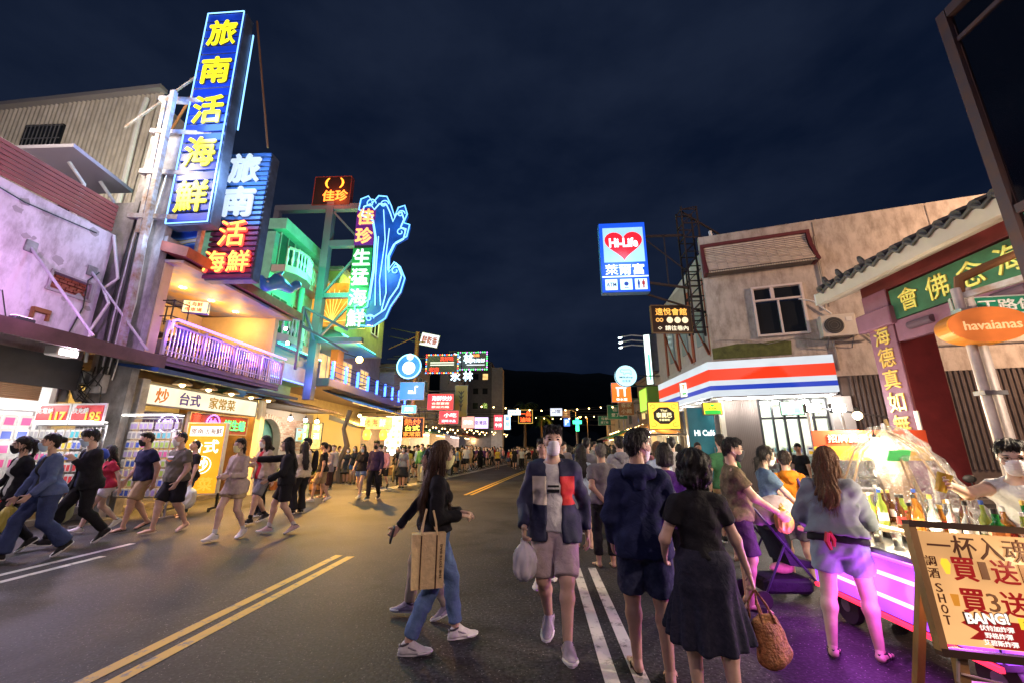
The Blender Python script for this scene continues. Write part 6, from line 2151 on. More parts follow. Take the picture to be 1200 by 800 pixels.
# street lamps added out of view to light the faces and walls
street_lamp('added unseen street lamp beside the store side of the road, behind the viewer', (7.4, -7.5, 0), 9.0, (1, .70, .62), 1700)
street_lamp('added unseen street lamp beside the shop side of the road, behind the viewer', (-8.2, -9.0, 0), 9.0, (.80, .66, 1), 500, -1.2)
street_lamp('added unseen orange street lamp in the side road past the temple gate', (18.5, 8.6, 0), 8.2, (1, .60, .36), 2900)  # added out of view to light the beige wall
# ------------------------------------------------------------------ right side: corner convenience store
ANG = rad(-17)
cs = thing('corner_store_building', 'beige corner building with a striped store canopy, upper window and tiled pent roof', 'building', (7.0, 15.68, 0), ANG)
BEIGE = mat('beige_plaster', (.55, .49, .43), .85, bump=.35, bscale=10, vscale=1.6, col2=(.44, .38, .33), streak=.4)
# local frame: x along the wall that faces the side street, -y out of it
mb = MB()
mb.box((.82, .15, 7.4), (1.62, .3, 5.2)).box((2.44, .15, 8.72), (1.62, .3, 2.56)).box((2.44, .15, 5.2), (1.62, .3, .86)).box((8.6, .15, 7.0), (10.7, .3, 6.0))
mb.box((2.44, .15, 9.98), (1.62, .3, .02))
part('wall', mb, BEIGE, cs)
part('lower_wall', MB().box((9.0, .2, 2.0), (10.2, .3, 4.0)), mat('brown_sheet', (.13, .10, .09), .6, .2, var=.2), cs)
mb = MB()
for i in range(70):
 mb.cyl((4.2 + i * .14, .055, .95), (4.2 + i * .14, .055, 4.05), .055, 6)
part('sheet_rib', mb, mat('brown_sheet', (.13, .10, .09)), cs)
part('mossy_patch', MB().prism([(.02, 4.86), (2.6, 4.86), (2.65, 5.35), (2.3, 5.42), (1.6, 5.36), (.9, 5.40), (.02, 5.28)], -.012, -.003, 'XZ'), mat('moss_stain', (.10, .11, .03), .9, var=.4, vscale=4), cs)
for x in (4.0, 7.4):
 part('wall_joint', MB().box((x, -.006, 8.2), (.03, .012, 3.4)), mat('joint_dark', (.2, .17, .15), .9), cs)
wf = MB()
for x in (1.65, 3.25):
 wf.box((x, -.03, 6.56), (.08, .12, 1.95))
for z in (5.62, 7.50):
 wf.box((2.45, -.03, z), (1.52, .12, .08))
wf.box((2.45, -.02, 6.98), (1.52, .1, .07)).box((2.45, -.02, 6.28), (.06, .1, 1.3)).box((2.30, -.02, 7.24), (.12, .1, .44))
win = part('window', wf, mat('window_pinkish_white', (.66, .58, .54), .5), cs)
for (x, z, w, h) in ((2.05, 6.28, .72, 1.24), (2.85, 6.28, .72, 1.24), (1.96, 7.24, .52, .42), (2.79, 7.24, .82, .42)):
 part('pane', MB().box((x, .03, z), (w, .02, h)), DGLASS, win)
# pent roof of narrow tiles
pr = thing('pent_roof', 'small white tiled pent roof with dark red ends above the upper window', 'roof', (7.0, 15.68, 0), ANG)
tile = MB().box((0, 0, 0), (.345, .05, .045), bev=.008).mesh('tile')
tile_m = mat('pent_tile', (.68, .58, .48), .6, var=.15, vscale=4)
for j in range(14):
 for i in range(10):
  t = j / 13
  link('tile', tile, tile_m if (i + j) % 5 else mat('pent_tile_dark', (.56, .46, .38), .6), pr, (.35 + i * .352, -.02 - .55 * (1 - t) ** 1.6, 8.28 + t * 1.15), (rad(-38) * (1 - t), 0, 0))
part('backing', MB().prism([(.0, 8.2), (-.62, 8.2), (-.30, 8.55), (-.10, 8.9), (.02, 9.5), (.1, 9.5)], .12, 3.74, 'YZ'), mat('joint_dark', (.2, .17, .15)), pr) if False else None
part('backing', MB().prism([(.02, 8.22), (-.54, 8.22), (-.33, 8.50), (-.14, 8.85), (.0, 9.46), (.02, 9.5)], .16, 3.70, 'YZ'), mat('joint_dark', (.2, .17, .15)), pr)
for x in (.10, 3.78):
 part('end_board', MB().prism([(.05, 8.2), (-.66, 8.15), (-.42, 8.55), (-.2, 8.95), (-.06, 9.6), (.05, 9.6)], x - .06, x + .06, 'YZ'), mat('dark_red_paint', (.13, .025, .03), .6), pr)
part('ridge_board', MB().box((1.94, -.03, 9.55), (3.8, .14, .12)), mat('dark_red_paint', (.13, .025, .03)), pr)
mb = MB()
for i in range(44):
 mb.cyl((.2 + i * .082, -.60, 8.17), (.2 + i * .082, -.44, 8.24), .032, 6)
part('eave_tile_end', mb, mat('eave_tile_cream', (.55, .48, .38), .6), pr)
aircon('beige air conditioner unit bracketed beside the upper window', (7.0 + 4.05 * math.cos(ANG) - .33 * math.sin(-ANG), 15.68 + 4.05 * math.sin(ANG) - .33, 5.72), ANG, 1.08)
for pts, rr_ in (([(3.95, -.05, 9.3), (3.95, -.05, 7.2), (3.85, -.05, 6.4)], .03), ([(4.7, -.05, 5.6), (5.2, -.06, 5.0), (6.3, -.05, 4.85), (9, -.05, 4.8)], .02), ([(.3, -.04, 5.6), (1.2, -.05, 5.5), (1.9, -.05, 5.3), (2.8, -.05, 5.45), (3.6, -.05, 5.3)], .012), ([(3.9, -.06, 4.2), (3.9, -.06, 5.2), (4.8, -.06, 5.2)], .045)):
 part('conduit', MB().tube(pts, rr_, 6), mat('conduit_grey', (.3, .27, .24), .6), cs)
part('pipe', MB().tube([(3.1, -.06, 6.9), (3.5, -.12, 6.75), (4.0, -.1, 6.2)], .03, 6), WPAINT, cs, True)
for z in (9.6,):
 part('roof_pipe', MB().cyl((.6, .4, 9.6), (.55, .4, 10.4), .07, 8), WPAINT, cs, True)
 part('roof_pipe', MB().cyl((3.75, .2, 9.5), (3.7, .2, 10.0), .05, 8), WPAINT, cs, True)
# street side wall (runs down the main street), in world coordinates
ss = wm(cs)
ss.box((7.55, 19.6, 6.9), (.25, 7.8, 4.6))
part('street_wall', ss, mat('grey_wash', (.42, .38, .40), .8, var=.1), cs)
ss = wm(cs)
for y in (16.6, 18.4, 20.2, 22):
 ss.box((7.40, y, 6.9), (.06, .22, 3.4))
for y in (17.5, 19.3, 21.1):
 ss.bar((7.40, y - .75, 5.3), (7.40, y + .75, 7.4), .06, .16, up=(1, 0, 0))
part('timber_frame', ss, mat('brick_red_timber', (.30, .07, .04), .7), cs)
for y in (17.5, 19.3, 21.1):
 window(cs, 7.42, y, 6.7, .8, 1.5, -1, DGLASS, mat('pale_blue_frame', (.5, .6, .66), .5), 2) if False else part('window', wm(cs).box((7.39, y, 6.6), (.06, .7, 1.5)), mat('pale_glass', (.30, .38, .42), .15), cs)
part('tiled_band', wm(cs).box((7.42, 19.0, 4.95), (.1, 6.6, .7)), mat('grey_band_tile', (.40, .38, .40), .5, var=.1), cs)
part('parapet', wm(cs).prism([(15.8, 8.4), (23.4, 8.4), (23.4, 9.0), (15.8, 9.9)], 7.45, 7.6, 'YZ'), mat('white_board', (.6, .58, .62), .6), cs)
# canopy: lit white band with red and blue stripes, wrapping the corner
cp = thing('store_canopy', 'lit store canopy with a red and a blue stripe wrapping the corner', 'canopy', (7.0, 15.68, 0), ANG)
WB = emit('canopy_white', (.82, .92, 1), .52, mottle=.06)
CR = emit('canopy_red', (1, .05, .012), .62)
CBL = emit('canopy_blue', (.02, .06, .55), .6)
zc = [(3.38, 3.58, WB), (3.58, 3.75, CBL), (3.75, 3.93, WB), (3.93, 4.34, CR), (4.34, 4.62, WB)]
S0, S1, DEP = -.30, 3.52, -.85
iw = wm(cp)
for (z0, z1, m) in zc:
 nm = {WB: 'white_band', CR: 'red_stripe', CBL: 'blue_stripe'}[m]
 part(nm, MB().box(((S0 + S1) / 2, DEP + .1, (z0 + z1) / 2), (S1 - S0, .2, z1 - z0)), m, cp)
 L = Matrix.LocRotScale(cp.location, cp.rotation_euler, None)
 c0 = L @ Vector((S0, DEP + .0, 0))
 mb = wm(cp)
 d = Vector((-.02, 1, 0)).normalized()
 a = Vector((c0.x, c0.y, (z0 + z1) / 2))
 mb.bar(a + d * .002 + Vector((.1, 0, 0)), a + d * 5.6 + Vector((.1, 0, 0)), .2, z1 - z0)
 part(nm, mb, m if m is not CR else CR, cp)
part('soffit', MB().prism([(S0 + .02, DEP + .04), (S1, DEP + .04), (S1, .0), (.25, .1), (2.0, 5.6), (.3, 5.6)], 3.33, 3.375, 'XY') if False else MB().box(((S0 + S1) / 2, -.38, 3.34), (S1 - S0 - .1, .85, .05)), WPAINT, cp)
part('soffit', wm(cp).box((7.0, 18.6, 3.34), (.9, 4.6, .05)), WPAINT, cp)
part('cover', MB().box(((S0 + S1) / 2, -.33, 4.60), (S1 - S0 - .02, .7, .06)), STEEL, cp)
for i in range(5):
 part('downlight', MB().lathe([(0, 0), (.09, 0), (.09, .02), (0, .02)], (.3 + i * .75, -.42, 3.28), 12), E((1, .97, .92), 14), cp)
 L = Matrix.LocRotScale(cp.location, cp.rotation_euler, None)
 lamp('canopy_lamp', L @ Vector((.3 + i * .75, -.5, 3.15)), 28, (1, .95, .88), .1, cp)
for i in range(3):
 lamp('canopy_lamp', (6.75, 16.6 + i * 1.6, 3.15), 24, (1, .95, .88), .1, cp)
# shop front
sf = thing('glazed_shop', 'glazed store front with dark framed doors under the striped canopy', 'shop front', (7.0, 15.68, 0), ANG)
part('pier', MB().box((.08, .15, 1.65), (.16, .3, 3.3)), mat('pier_tile_cream', (.60, .54, .44), .4, var=.06), sf)
part('ribbed_wall', MB().box((.72, .18, 1.65), (1.1, .24, 3.3)), mat('taupe_panel', (.22, .18, .165), .6), sf)
mb = MB()
for i in range(18):
 mb.box((.22 + i * .06, .045, 1.65), (.03, .04, 3.28))
part('rib', mb, mat('taupe_panel', (.22, .18, .165)), sf)
fm = MB()
for x in (1.32, 1.72, 2.08, 2.50, 2.95, 3.38):
 fm.box((x, .15, 1.65), (.07, .14, 3.3))
fm.box((2.35, .15, 2.62), (2.05, .1, .08)).box((2.35, .15, .06), (2.05, .1, .12)).box((2.35, .15, 3.27), (2.05, .12, .06))
part('door_frame', fm, mat('frame_black', (.025, .025, .028), .35), sf)
for k, (a, b) in enumerate(((1.32, 1.72), (1.72, 2.08), (2.08, 2.50), (2.50, 2.95), (2.95, 3.38))):
 part('pane', MB().box(((a + b) / 2, .15, 1.35), (b - a - .07, .012, 2.45)), glass('shop_glass', (.93, .98, .98)), sf)
 part('transom_pane', MB().box(((a + b) / 2, .15, 2.95), (b - a - .07, .012, .58)), glass('shop_glass', (.93, .98, .98)), sf)
part('end_pier', MB().box((3.75, .12, 1.65), (.62, .4, 3.3)), mat('pale_pier', (.52, .50, .48), .5), sf)
part('interior_wall', MB().box((2.6, 3.2, 1.65), (3.6, .1, 3.3)), mat('store_interior', (.78, .74, .62), .6), sf)
part('interior_side', MB().box((4.1, 1.7, 1.65), (.1, 3.0, 3.3)), mat('store_interior', (.78, .74, .62)), sf)
part('interior_side', MB().box((1.22, 1.7, 1.65), (.1, 3.0, 3.3)), mat('store_teal', (.25, .50, .50), .6), sf)
part('interior_ceiling', MB().box((2.6, 1.7, 3.35), (3.4, 3.0, .06)), WPAINT, sf)
L = Matrix.LocRotScale(sf.location, sf.rotation_euler, None)
for i in range(2):
 part('ceiling_tube', MB().box((2.0 + i * 1.2, 1.6, 3.28), (.12, 2.2, .06)), E((1, .97, .92), 10), sf)
 lamp('ceiling_tube', L @ Vector((2.0 + i * 1.2, 1.6, 3.1)), 85, (1, .96, .9), .3, sf)
r = random.Random(9)
for k in range(3):
 o = thing('store_shelf', '%s goods shelf inside the glazed store front' % ('first', 'second', 'third')[k], 'shelf', L @ Vector((1.75 + k * .85, 1.9, 0)), ANG)
 part('upright', MB().box((0, .2, .8), (.7, .05, 1.6)), WPAINT, o)
 for j in range(4):
  part('board', MB().box((0, 0, .2 + j * .4), (.7, .36, .03)), WPAINT, o)
  for i in range(6):
   part('goods', MB().box((-.28 + i * .11, -.03, .2 + j * .4 + .13), (.09, .2, .2 + r.uniform(-.05, .03))), pack_mat(r.choice(list(CASEC))), o)
sign('small lit screen with green pictures above the store door', tuple(L @ Vector((2.32, .02, 2.95))), .72, .5, .06, ANG, E((.35, .85, .55), 1.5, mottle=.6, vscale=6), BLK, [('#', .2, .14, -.15, .05, E((1, .9, .8), 1.3)), ('#', .16, .2, .15, -.05, E((.2, .4, .9), 1.2))], name='screen', cat='screen')
for i in range(2):
 o = sign('white notice pasted on the %s store pane' % ('inner', 'outer')[i], tuple(L @ Vector((2.72 + i * .44, .128, 1.5 - .1 * i))), .24, .34, .006, ANG, mat('paper_white', (.78, .78, .76), .7), None, [('#', .16, .05, 0, .08, mat('ink_navy', (.03, .06, .2))), ('#', .16, .1, 0, -.06, mat('print_yellow', (.9, .62, .03)))], name='notice', rim=0)
# teal cafe panel and its little sign
cf = sign('tall teal panel with white cafe lettering beside the store corner', (6.42, 16.0, 1.72), 1.0, 2.75, .3, rad(-9), mat('teal_cafe_panel', (.012, .20, .26), .45, var=.1), None, [('Hi Café', .72, .22, .08, .42, E((.95, 1, 1), 1.1), .03)], name='cafe_panel')
part('handle', MB().bar((.36, -.06, -.9), (.36, -.06, -.1), .03), STEEL, cf)
sign('small green and yellow lit box sign hung under the canopy corner', (6.62, 15.35, 2.98), .66, .46, .14, rad(-8), E((.95, .78, .03), 1.3), mat('frame_brown', (.2, .12, .05), .5), [('#', .54, .14, 0, -.13, E((.03, .45, .05), 1)), ('●', .13, .08, 0, .11, E((.03, .5, .08), 1)), ('生活館', .3, .08, 0, -.0, mat('ink_green', (.02, .2, .04)))])
sg7 = sign('small upright white sign with a red and green mark on the canopy end', (6.36, 17.2, 3.92), .42, .62, .05, rad(-60), E((1, .95, .92), 1.2), None, [('7', .16, .22, 0, .1, E((1, .2, .02), 1.2), .03), ('#', .2, .08, 0, -.16, E((.05, .4, .1), 1))])
# big heart sign on its frame
hs = thing('lightbox_sign', 'big blue lightbox sign with a red heart over the street', 'sign', (3.75, 15.0, 8.87), rad(-2))
part('casing', MB().box((0, .18, 0), (1.82, .34, 2.98), bev=.02), mat('sign_side_blue', (.05, .25, .6), .5), hs)
part('face', MB().box((0, -.006, 0), (1.80, .012, 2.96)), E((.012, .10, .85), .7), hs)
part('white_field', MB().box((.02, -.016, .52), (1.58, .010, 1.50), bev=.1), emit('field_pale_blue', (.42, .74, .92), .68, mottle=.12), hs)
heart = []
for i in range(40):
 a = 2 * PI * i / 40
 heart.append((.046 * 16 * math.sin(a) ** 3 + .02, .55 + .043 * (13 * math.cos(a) - 5 * math.cos(2 * a) - 2 * math.cos(3 * a) - math.cos(4 * a))))
part('heart', MB().prism(heart, -.034, -.022, 'XZ'), E((1, .012, .025), 1.1), hs)
text('lettering', 'Hi-Life', 1.12, .40, E((.85, .95, 1), 1.4), hs, (.02, -.044, .60), depth=.01, weight=.035)
text('lettering', '萊爾富', 1.5, .46, E((.85, .95, 1), 1.3), hs, (0, -.02, -.54), depth=.01, weight=.012)
part('white_rule', MB().box((0, -.016, -.84), (1.76, .008, .05)), E((.75, .92, 1), 1.3), hs)
for i, x in enumerate((-.55, .02, .58)):
 part('pictogram_field', MB().box((x, -.016, -1.17), (.46, .008, .44), bev=.05), E((.62, .88, 1), 1.25), hs)
text('lettering', 'ATM', .38, .17, mat('ink_navy', (.03, .06, .2)), hs, (-.55, -.026, -1.17), depth=.008, weight=.02)
part('pictogram', MB().lathe([(.03, 0), (.09, .0), (.09, .01), (.03, .01)], (.02, -.024, -1.15), 16, 'Y').box((.02, -.028, -1.32), (.16, .006, .03)), mat('ink_blue', (.02, .06, .4)), hs)
for x, m in ((.49, mat('ink_blue', (.02, .06, .4))), (.67, mat('print_red', (.72, .025, .035)))):
 part('pictogram', MB().ball((x, -.026, -1.02), .035, 8, 6).box((x, -.026, -1.13), (.09 if x < .6 else .11, .01, .14)).box((x - .02, -.026, -1.27), (.03, .01, .14)).box((x + .02, -.026, -1.27), (.03, .01, .14)), m, hs)
lamp('heart_sign_lamp', (3.75, 14.2, 8.8), 110, (.4, .7, 1), .8, hs)
hf = thing('sign_bracket', 'rusty lattice bracket tying the heart sign to the corner building', 'frame', (7, 16, 6))
mb = wm(hf)
for x in (6.55, 7.2):
 for y in (15.9, 16.5):
  mb.bar((x, y, 6.0), (x, y, 11.6), .06)
for k in range(9):
 z = 6.2 + k * .66
 for y in (15.9, 16.5):
  mb.bar((6.55, y, z), (7.2, y, z), .04)
  mb.bar((6.55, y, z), (7.2, y, min(z + .66, 11.6)), .03)
 mb.bar((6.55, 15.9, z), (6.55, 16.5, z), .04)
mb.bar((4.6, 15.3, 9.9), (6.6, 16.0, 10.3), .08).bar((4.6, 15.3, 7.9), (6.6, 16.0, 7.9), .08).bar((5.6, 15.6, 7.9), (5.6, 15.6, 10.1), .04).bar((4.7, 15.3, 9.8), (6.6, 16.0, 8.6), .04)
mb.bar((4.6, 15.3, 7.4), (7.2, 16.2, 6.9), .06).bar((6.6, 16.2, 11.6), (10.0, 17.5, 10.2), .07).bar((7.2, 16.5, 11.6), (7.4, 16.9, 9.0), .05)
part('lattice', mb, mat('rust_violet', (.022, .014, .018), .8, 0), hf)
sign('black hanging sign with orange characters and three round marks', (5.68, 15.9, 6.56), 1.62, 1.16, .14, rad(3), mat('board_black_brown', (.035, .018, .012), .4), mat('frame_brown', (.2, .12, .05)),
     [('遠悅會館', 1.26, .30, 0, .30, E((1, .45, .08), 1.1)), ('●', .25, .25, -.08, -.05, E((1, .75, .45), .9)), ('●', .25, .25, .23, -.05, E((1, .75, .45), .9)), ('●', .25, .25, .53, -.05, E((1, .75, .45), .9)), ('∞', .3, .17, -.49, -.05, E((.8, .4, .1), .9)), ('請往巷內', .92, .20, .17, -.38, E((1, .85, .6), .9)), ('◇', .17, .13, -.5, -.38, E((1, .85, .6), .9))])
lat = thing('ladder_frame', 'black ladder frame beside the hanging black sign', 'frame', (6.7, 16.2, 5.5))
mb = wm(lat)
for x in (6.5, 6.95):
 mb.bar((x, 16.0, 5.9), (x, 16.0, 8.6), .05)
for k in range(6):
 mb.bar((6.5, 16.0, 6.0 + k * .5), (6.95, 16.0, 6.0 + k * .5), .04)
part('lattice', mb, DARK, lat)
# ------------------------------------------------------------------ next shops on this side
nb = thing('grey_panel_building', 'grey panelled building with a lit white and green upright sign', 'building', (8.6, 25.2, 0))
part('wall', wm(nb).box((10.3, 25.3, 4.6), (3.6, 3.4, 9.2)), mat('grey_panel', (.34, .35, .40), .6, var=.12), nb)
part('panel', wm(nb).box((8.35, 25.9, 7.5), (1.5, .1, 2.3)), mat('grey_panel', (.34, .35, .40)), nb)
us = sign('upright white and green lit sign with three lamp arms', (7.45, 25.6, 7.0), .42, 3.2, .3, rad(-25), E((.80, .98, .92), 1.6), None, [('#', .12, 1.6, .05, -.5, E((.1, .75, .35), 1.2))])
for k in range(3):
 part('lamp_arm', MB().tube([(0, .1, 1.5 - k * .32), (-.9, -.2, 1.62 - k * .32), (-1.5, -.5, 1.5 - k * .32)], .035, 6), WPAINT, us, True)
 part('lamp_head', MB().ball((-1.55, -.52, 1.45 - k * .32), .08, 8, 6, (1.6, 1, .7)), E((.8, .95, 1), 5), us)
ms_ = thing('round_sign', 'round pale blue lit sign with a cow outline on a bracket arm', 'sign', (5.62, 24.0, 5.69))
part('disc', MB().lathe([(0, 0), (.62, 0), (.65, .02), (.65, .16), (0, .16)], (0, .16, 0), 32, 'Y'), E((.45, .85, 1), 1.25), ms_)
part('rim', MB().tube([(.64 * math.cos(a), -.01, .64 * math.sin(a)) for a in np.linspace(0, 2 * PI, 32, endpoint=False)], .025, 6, closed=True), DARK, ms_)
cow = [(-.30, .14), (-.34, .24), (-.24, .30), (-.16, .27), (.22, .28), (.30, .20), (.30, -.02), (.24, -.02), (.22, .08), (-.05, .08), (-.07, -.02), (-.13, -.02), (-.14, .12), (-.22, .10)]
part('cow_outline', MB().tube([(x, -.03, z + .08) for x, z in cow], .014, 5, closed=True), mat('ink_dark_green', (.02, .14, .06)), ms_)
text('lettering', 'Milkshop', .78, .15, mat('ink_dark', (.02, .03, .04)), ms_, (0, -.02, -.10), depth=.012, weight=.015)
text('lettering', '迷客夏', .5, .14, mat('ink_dark', (.02, .03, .04)), ms_, (0, -.02, -.30), depth=.012)
part('arm', MB().bar((.6, .1, .0), (2.4, .1, .0), .06), DARK, ms_)
sign('orange lit square sign with a white bracket mark', (5.5, 25.0, 4.85), 1.2, 1.2, .14, 0, E((1, .13, .01), 1.3), None, [('#', .62, .1, 0, .28, E((1, .9, .8), 1.6)), ('#', .1, .5, -.2, .02, E((1, .9, .8), 1.6)), ('#', .1, .5, .2, .02, E((1, .9, .8), 1.6)), ('春水堂', .66, .16, 0, -.42, E((1, .9, .8), 1.5))])
sign('brown timber sign below the orange square sign', (6.42, 28, 4.2), 1.05, 1.0, .1, 0, mat('sign_brown_wood', (.30, .13, .05), .6), None, [('客家', .7, .3, 0, .2, mat('ink_cream', (.6, .5, .35))), ('小館', .7, .3, 0, -.2, mat('ink_cream', (.6, .5, .35)))])
gbx = thing('kiosk', 'bright green box fronted kiosk beside the grey panelled building', 'kiosk', (7.3, 24.2, 0))
part('green_box', wm(gbx).box((7.35, 24.3, 4.3), (1.5, 1.6, 1.4), bev=.03), mat('kiosk_green', (.20, .42, .04), .5), gbx)
part('lit_edge', wm(gbx).box((6.58, 24.3, 4.3), (.05, 1.4, 1.2)), E((.45, .85, .08), .9), gbx)
part('kiosk_wall', wm(gbx).box((7.8, 24.3, 1.8), (.8, 1.6, 3.6)), mat('kiosk_white', (.6, .58, .5), .6), gbx)
ty = sign('square yellow lit sign with a dark octagon and gold characters on the pavement stall', (5.38, 17.0, 2.86), 1.24, 1.10, .12, rad(-4), E((1, .56, .04), 1.35, mottle=.15), mat('frame_brown', (.2, .12, .05)),
          [('泰厲巴', .60, .20, 0, .02, E((1, .86, .4), 1.6)), ('Thai', .26, .08, 0, .2, E((1, .86, .4), 1.2)), ('手標泰奶', .42, .09, 0, -.17, E((1, .86, .4), 1.2))])
part('octagon', MB().prism([(.42 * math.cos(PI / 8 + k * PI / 4) * 1.05, .36 * math.sin(PI / 8 + k * PI / 4)) for k in range(8)], -.012, -.009, 'XZ'), mat('board_black_brown', (.035, .018, .012)), ty)
for k in range(4):
 part('scroll', MB().tube([((-1) ** k * (.42 + .1 * math.cos(a)), -.016, (1 if k < 2 else -1) * (.36 + .08 * math.sin(a))) for a in np.linspace(0, 5, 12)], .01, 5), mat('scroll_brown', (.35, .17, .03), .5), ty)
dk = thing('drink_stall', 'drink stall with a pale counter and jars under the yellow sign', 'stall', (5.7, 17.6, 0))
part('counter', MB().box((0, 0, .5), (1.5, .6, 1.0), bev=.03), mat('counter_cream', (.6, .52, .40), .5), dk)
part('canopy_top', MB().box((.05, 0, 2.12), (1.9, 1.0, .07)), mat('stall_roof', (.2, .16, .12), .6), dk)
for x in (-.7, .7):
 part('post', MB().box((x, .2, 1.55), (.05, .05, 1.1)), mat('stall_roof', (.2, .16, .12)), dk)
for i in range(7):
 tag(part('jar', MB().lathe([(.055, 0), (.06, .05), (.06, .2), (.04, .24), (.04, .27)], n=10), mat('jar_' + str(i % 3), ((.7, .5, .3), (.6, .3, .15), (.75, .7, .6))[i % 3], .2), None, True, loc=(5.15 + i * .17, 17.45, 1.0)), '%s glass jar along the drink stall counter' % ('first', 'second', 'third', 'fourth', 'fifth', 'sixth', 'seventh')[i], 'jar', 'jars on the drink stall')
bulb_light('bulb inside the drink stall under the yellow sign', (5.6, 17.3, 1.98), 60, (1, .85, .6), .06, None, BULB_Y, 0)
for c, w, h, lb in (((8.3, 40, 4.95), 1.9, 1.35, 'nearer green road sign with white lettering'), ((8.8, 50, 4.8), 1.5, 1.1, 'farther green road sign with white lettering')):
 o = sign(lb, c, w, h, .05, 0, mat('road_sign_green', (.01, .22, .13), .4), mat('road_sign_rim', (.5, .55, .52), .4), [('恆春', w * .5, h * .3, 0, h * .2, mat('paper_white', (.78, .78, .76))), ('墾丁路', w * .6, h * .25, 0, -h * .2, mat('paper_white', (.78, .78, .76)))], name='road_sign')
 part('post', MB().cyl((w * .3, .15, -c[2]), (w * .3, .15, h * .4), .06, 8), STEEL, o)
hm = None
for k, (x, y) in enumerate(((6.0, 21.5), (6.6, 29.5), (7.6, 35), (8.6, 43))):
 o = thing('market_stall', 'market stall with a %s canvas roof, %s along the store side' % (('orange', 'green', 'yellow', 'red')[k], ('first', 'second', 'third', 'fourth')[k]), 'stall', (x, y, 0))
 part('counter', MB().box((0, 0, .45), (1.3, 2.0, .9), bev=.03), mat('counter_timber', (.30, .18, .09)), o)
 part('canvas_roof', MB().prism([(-1.1, 2.3), (0, 2.75), (1.1, 2.3), (1.1, 2.36), (0, 2.82), (-1.1, 2.36)], -1.3, 1.3, 'XZ'), mat('canvas_%d' % k, ((.5, .2, .04), (.08, .3, .1), (.55, .4, .06), (.4, .05, .05))[k], .8), o)
 for a in (-1, 1):
  for b in (-1.2, 1.2):
   part('post', MB().cyl((a, b, 0), (a, b, 2.33), .025, 6), STEEL, o)
 part('bulb', MB().ball((0, 0, 2.2), .08), BULB_Y, o)
 lamp('stall_bulb', (x, y, 2.0), 150, (1, .75, .4), .1, o)
# ------------------------------------------------------------------ temple gate on the right
gt = thing('temple_gate', 'purple lit and red temple gate with gold characters and a tiled eave', 'gate', (7.3, 8.1, 0))
PURP_LIT = mat('gate_purple_lit', (.30, .13, .20), .65, bump=.2, bscale=20, var=.15, vscale=3)  # purple light on the street side put into its colour
DRED = mat('gate_dark_red', (.16, .018, .022), .6, bump=.15, bscale=14, var=.2)
GOLD = mat('gold_leaf', (.85, .58, .16), .35, .5)
for y0 in (7.85, 1.2):
 part('pillar', wm(gt).box((7.36, y0 + .3, 2.4), (.7, .6, 4.8), bev=.015), DRED, gt)
 part('pillar_face', wm(gt).box((6.995, y0 + .3, 2.3), (.03, .58, 4.6), bev=.008), PURP_LIT, gt)
part('pillar_capital', wm(gt).box((6.96, 8.18, 4.05), (.16, .82, .36), bev=.02), PURP_LIT, gt)
part('beam', wm(gt).box((7.05, 4.75, 3.72), (.14, 6.15, .40), bev=.01), PURP_LIT, gt)
part('upper_beam', wm(gt).box((7.15, 4.75, 4.75), (.3, 7.4, .36), bev=.01), DRED, gt)
part('board', wm(gt).box((7.02, 4.75, 4.23), (.06, 6.1, .58)), mat('board_green', (.035, .16, .075), .6, var=.25, vscale=3), gt)
for y in (7.3, 5.9):
 part('bracket_log', wm(gt).cyl((6.95, y + .2, 3.74), (6.95, y - .25, 3.74), .07, 10), mat('log_violet', (.14, .08, .12), .7), gt)
for i, ch in enumerate('會佛念海淨'):
 text('character', ch, .40, .42, GOLD, gt, (6.98 - 7.3, 7.42 - i * .55 - 8.1, 4.24), (0, 0, rad(-90)), depth=.03, weight=.012)
for i, ch in enumerate('海德真如無量'):
 text('character', ch, .36, .38, GOLD, gt, (6.972 - 7.3, 8.15 - 8.1, 3.72 - i * .43), (0, 0, rad(-90)), depth=.025, weight=.012)
rf = part('eave', wm(gt).prism([(6.36, 4.62), (6.44, 4.60), (7.9, 5.15), (7.9, 5.25), (6.36, 4.86)], 1.0, 8.85, 'XZ'), mat('eave_white', (.70, .62, .50), .6, var=.06), gt)
part('eave_end', wm(gt).prism([(6.36, 4.62), (7.9, 5.15), (7.9, 5.4), (6.36, 4.88)], 8.85, 8.9, 'XZ'), WPAINT, gt)
GT_ = mat('roof_tile_grey', (.10, .095, .09), .6, bump=.3, bscale=20, var=.35, vscale=5)
tl = MB().tube([(0, 0, 0), (.12, 0, .05), (1.5, 0, .60)], [.085, .09, .085], 10).mesh('roof_tile', True)
for i in range(27):
 link('roof_tile', tl, GT_, gt, (6.38 - 7.3, 8.72 - i * .27 - 8.1, 4.93))
for i in range(26):
 part('tile_lip', wm(gt).tube([(6.36, 8.72 - i * .27, 4.92), (6.33, 8.585 - i * .27, 4.82), (6.36, 8.45 - i * .27, 4.92)], .035, 6), GT_, gt, True)
for k, y in enumerate((8.6, 8.2, 7.6)):
 part('ridge_ornament', wm(gt).tube([(6.5, y, 5.0), (6.45, y + .02, 5.12), (6.5, y + .1, 5.2), (6.55, y + .12, 5.12)], [.06, .05, .035, .02], 7), GT_, gt, True)
sign('green street sign with white characters behind the oval sign', (6.05, 5.3, 3.36), 1.0, .24, .03, rad(-8), mat('road_sign_green', (.01, .22, .13)), mat('road_sign_rim', (.5, .55, .52)), [('墾丁路佛', .84, .15, .0, 0, mat('paper_white', (.78, .78, .76)))], name='street_sign', rim=.012)
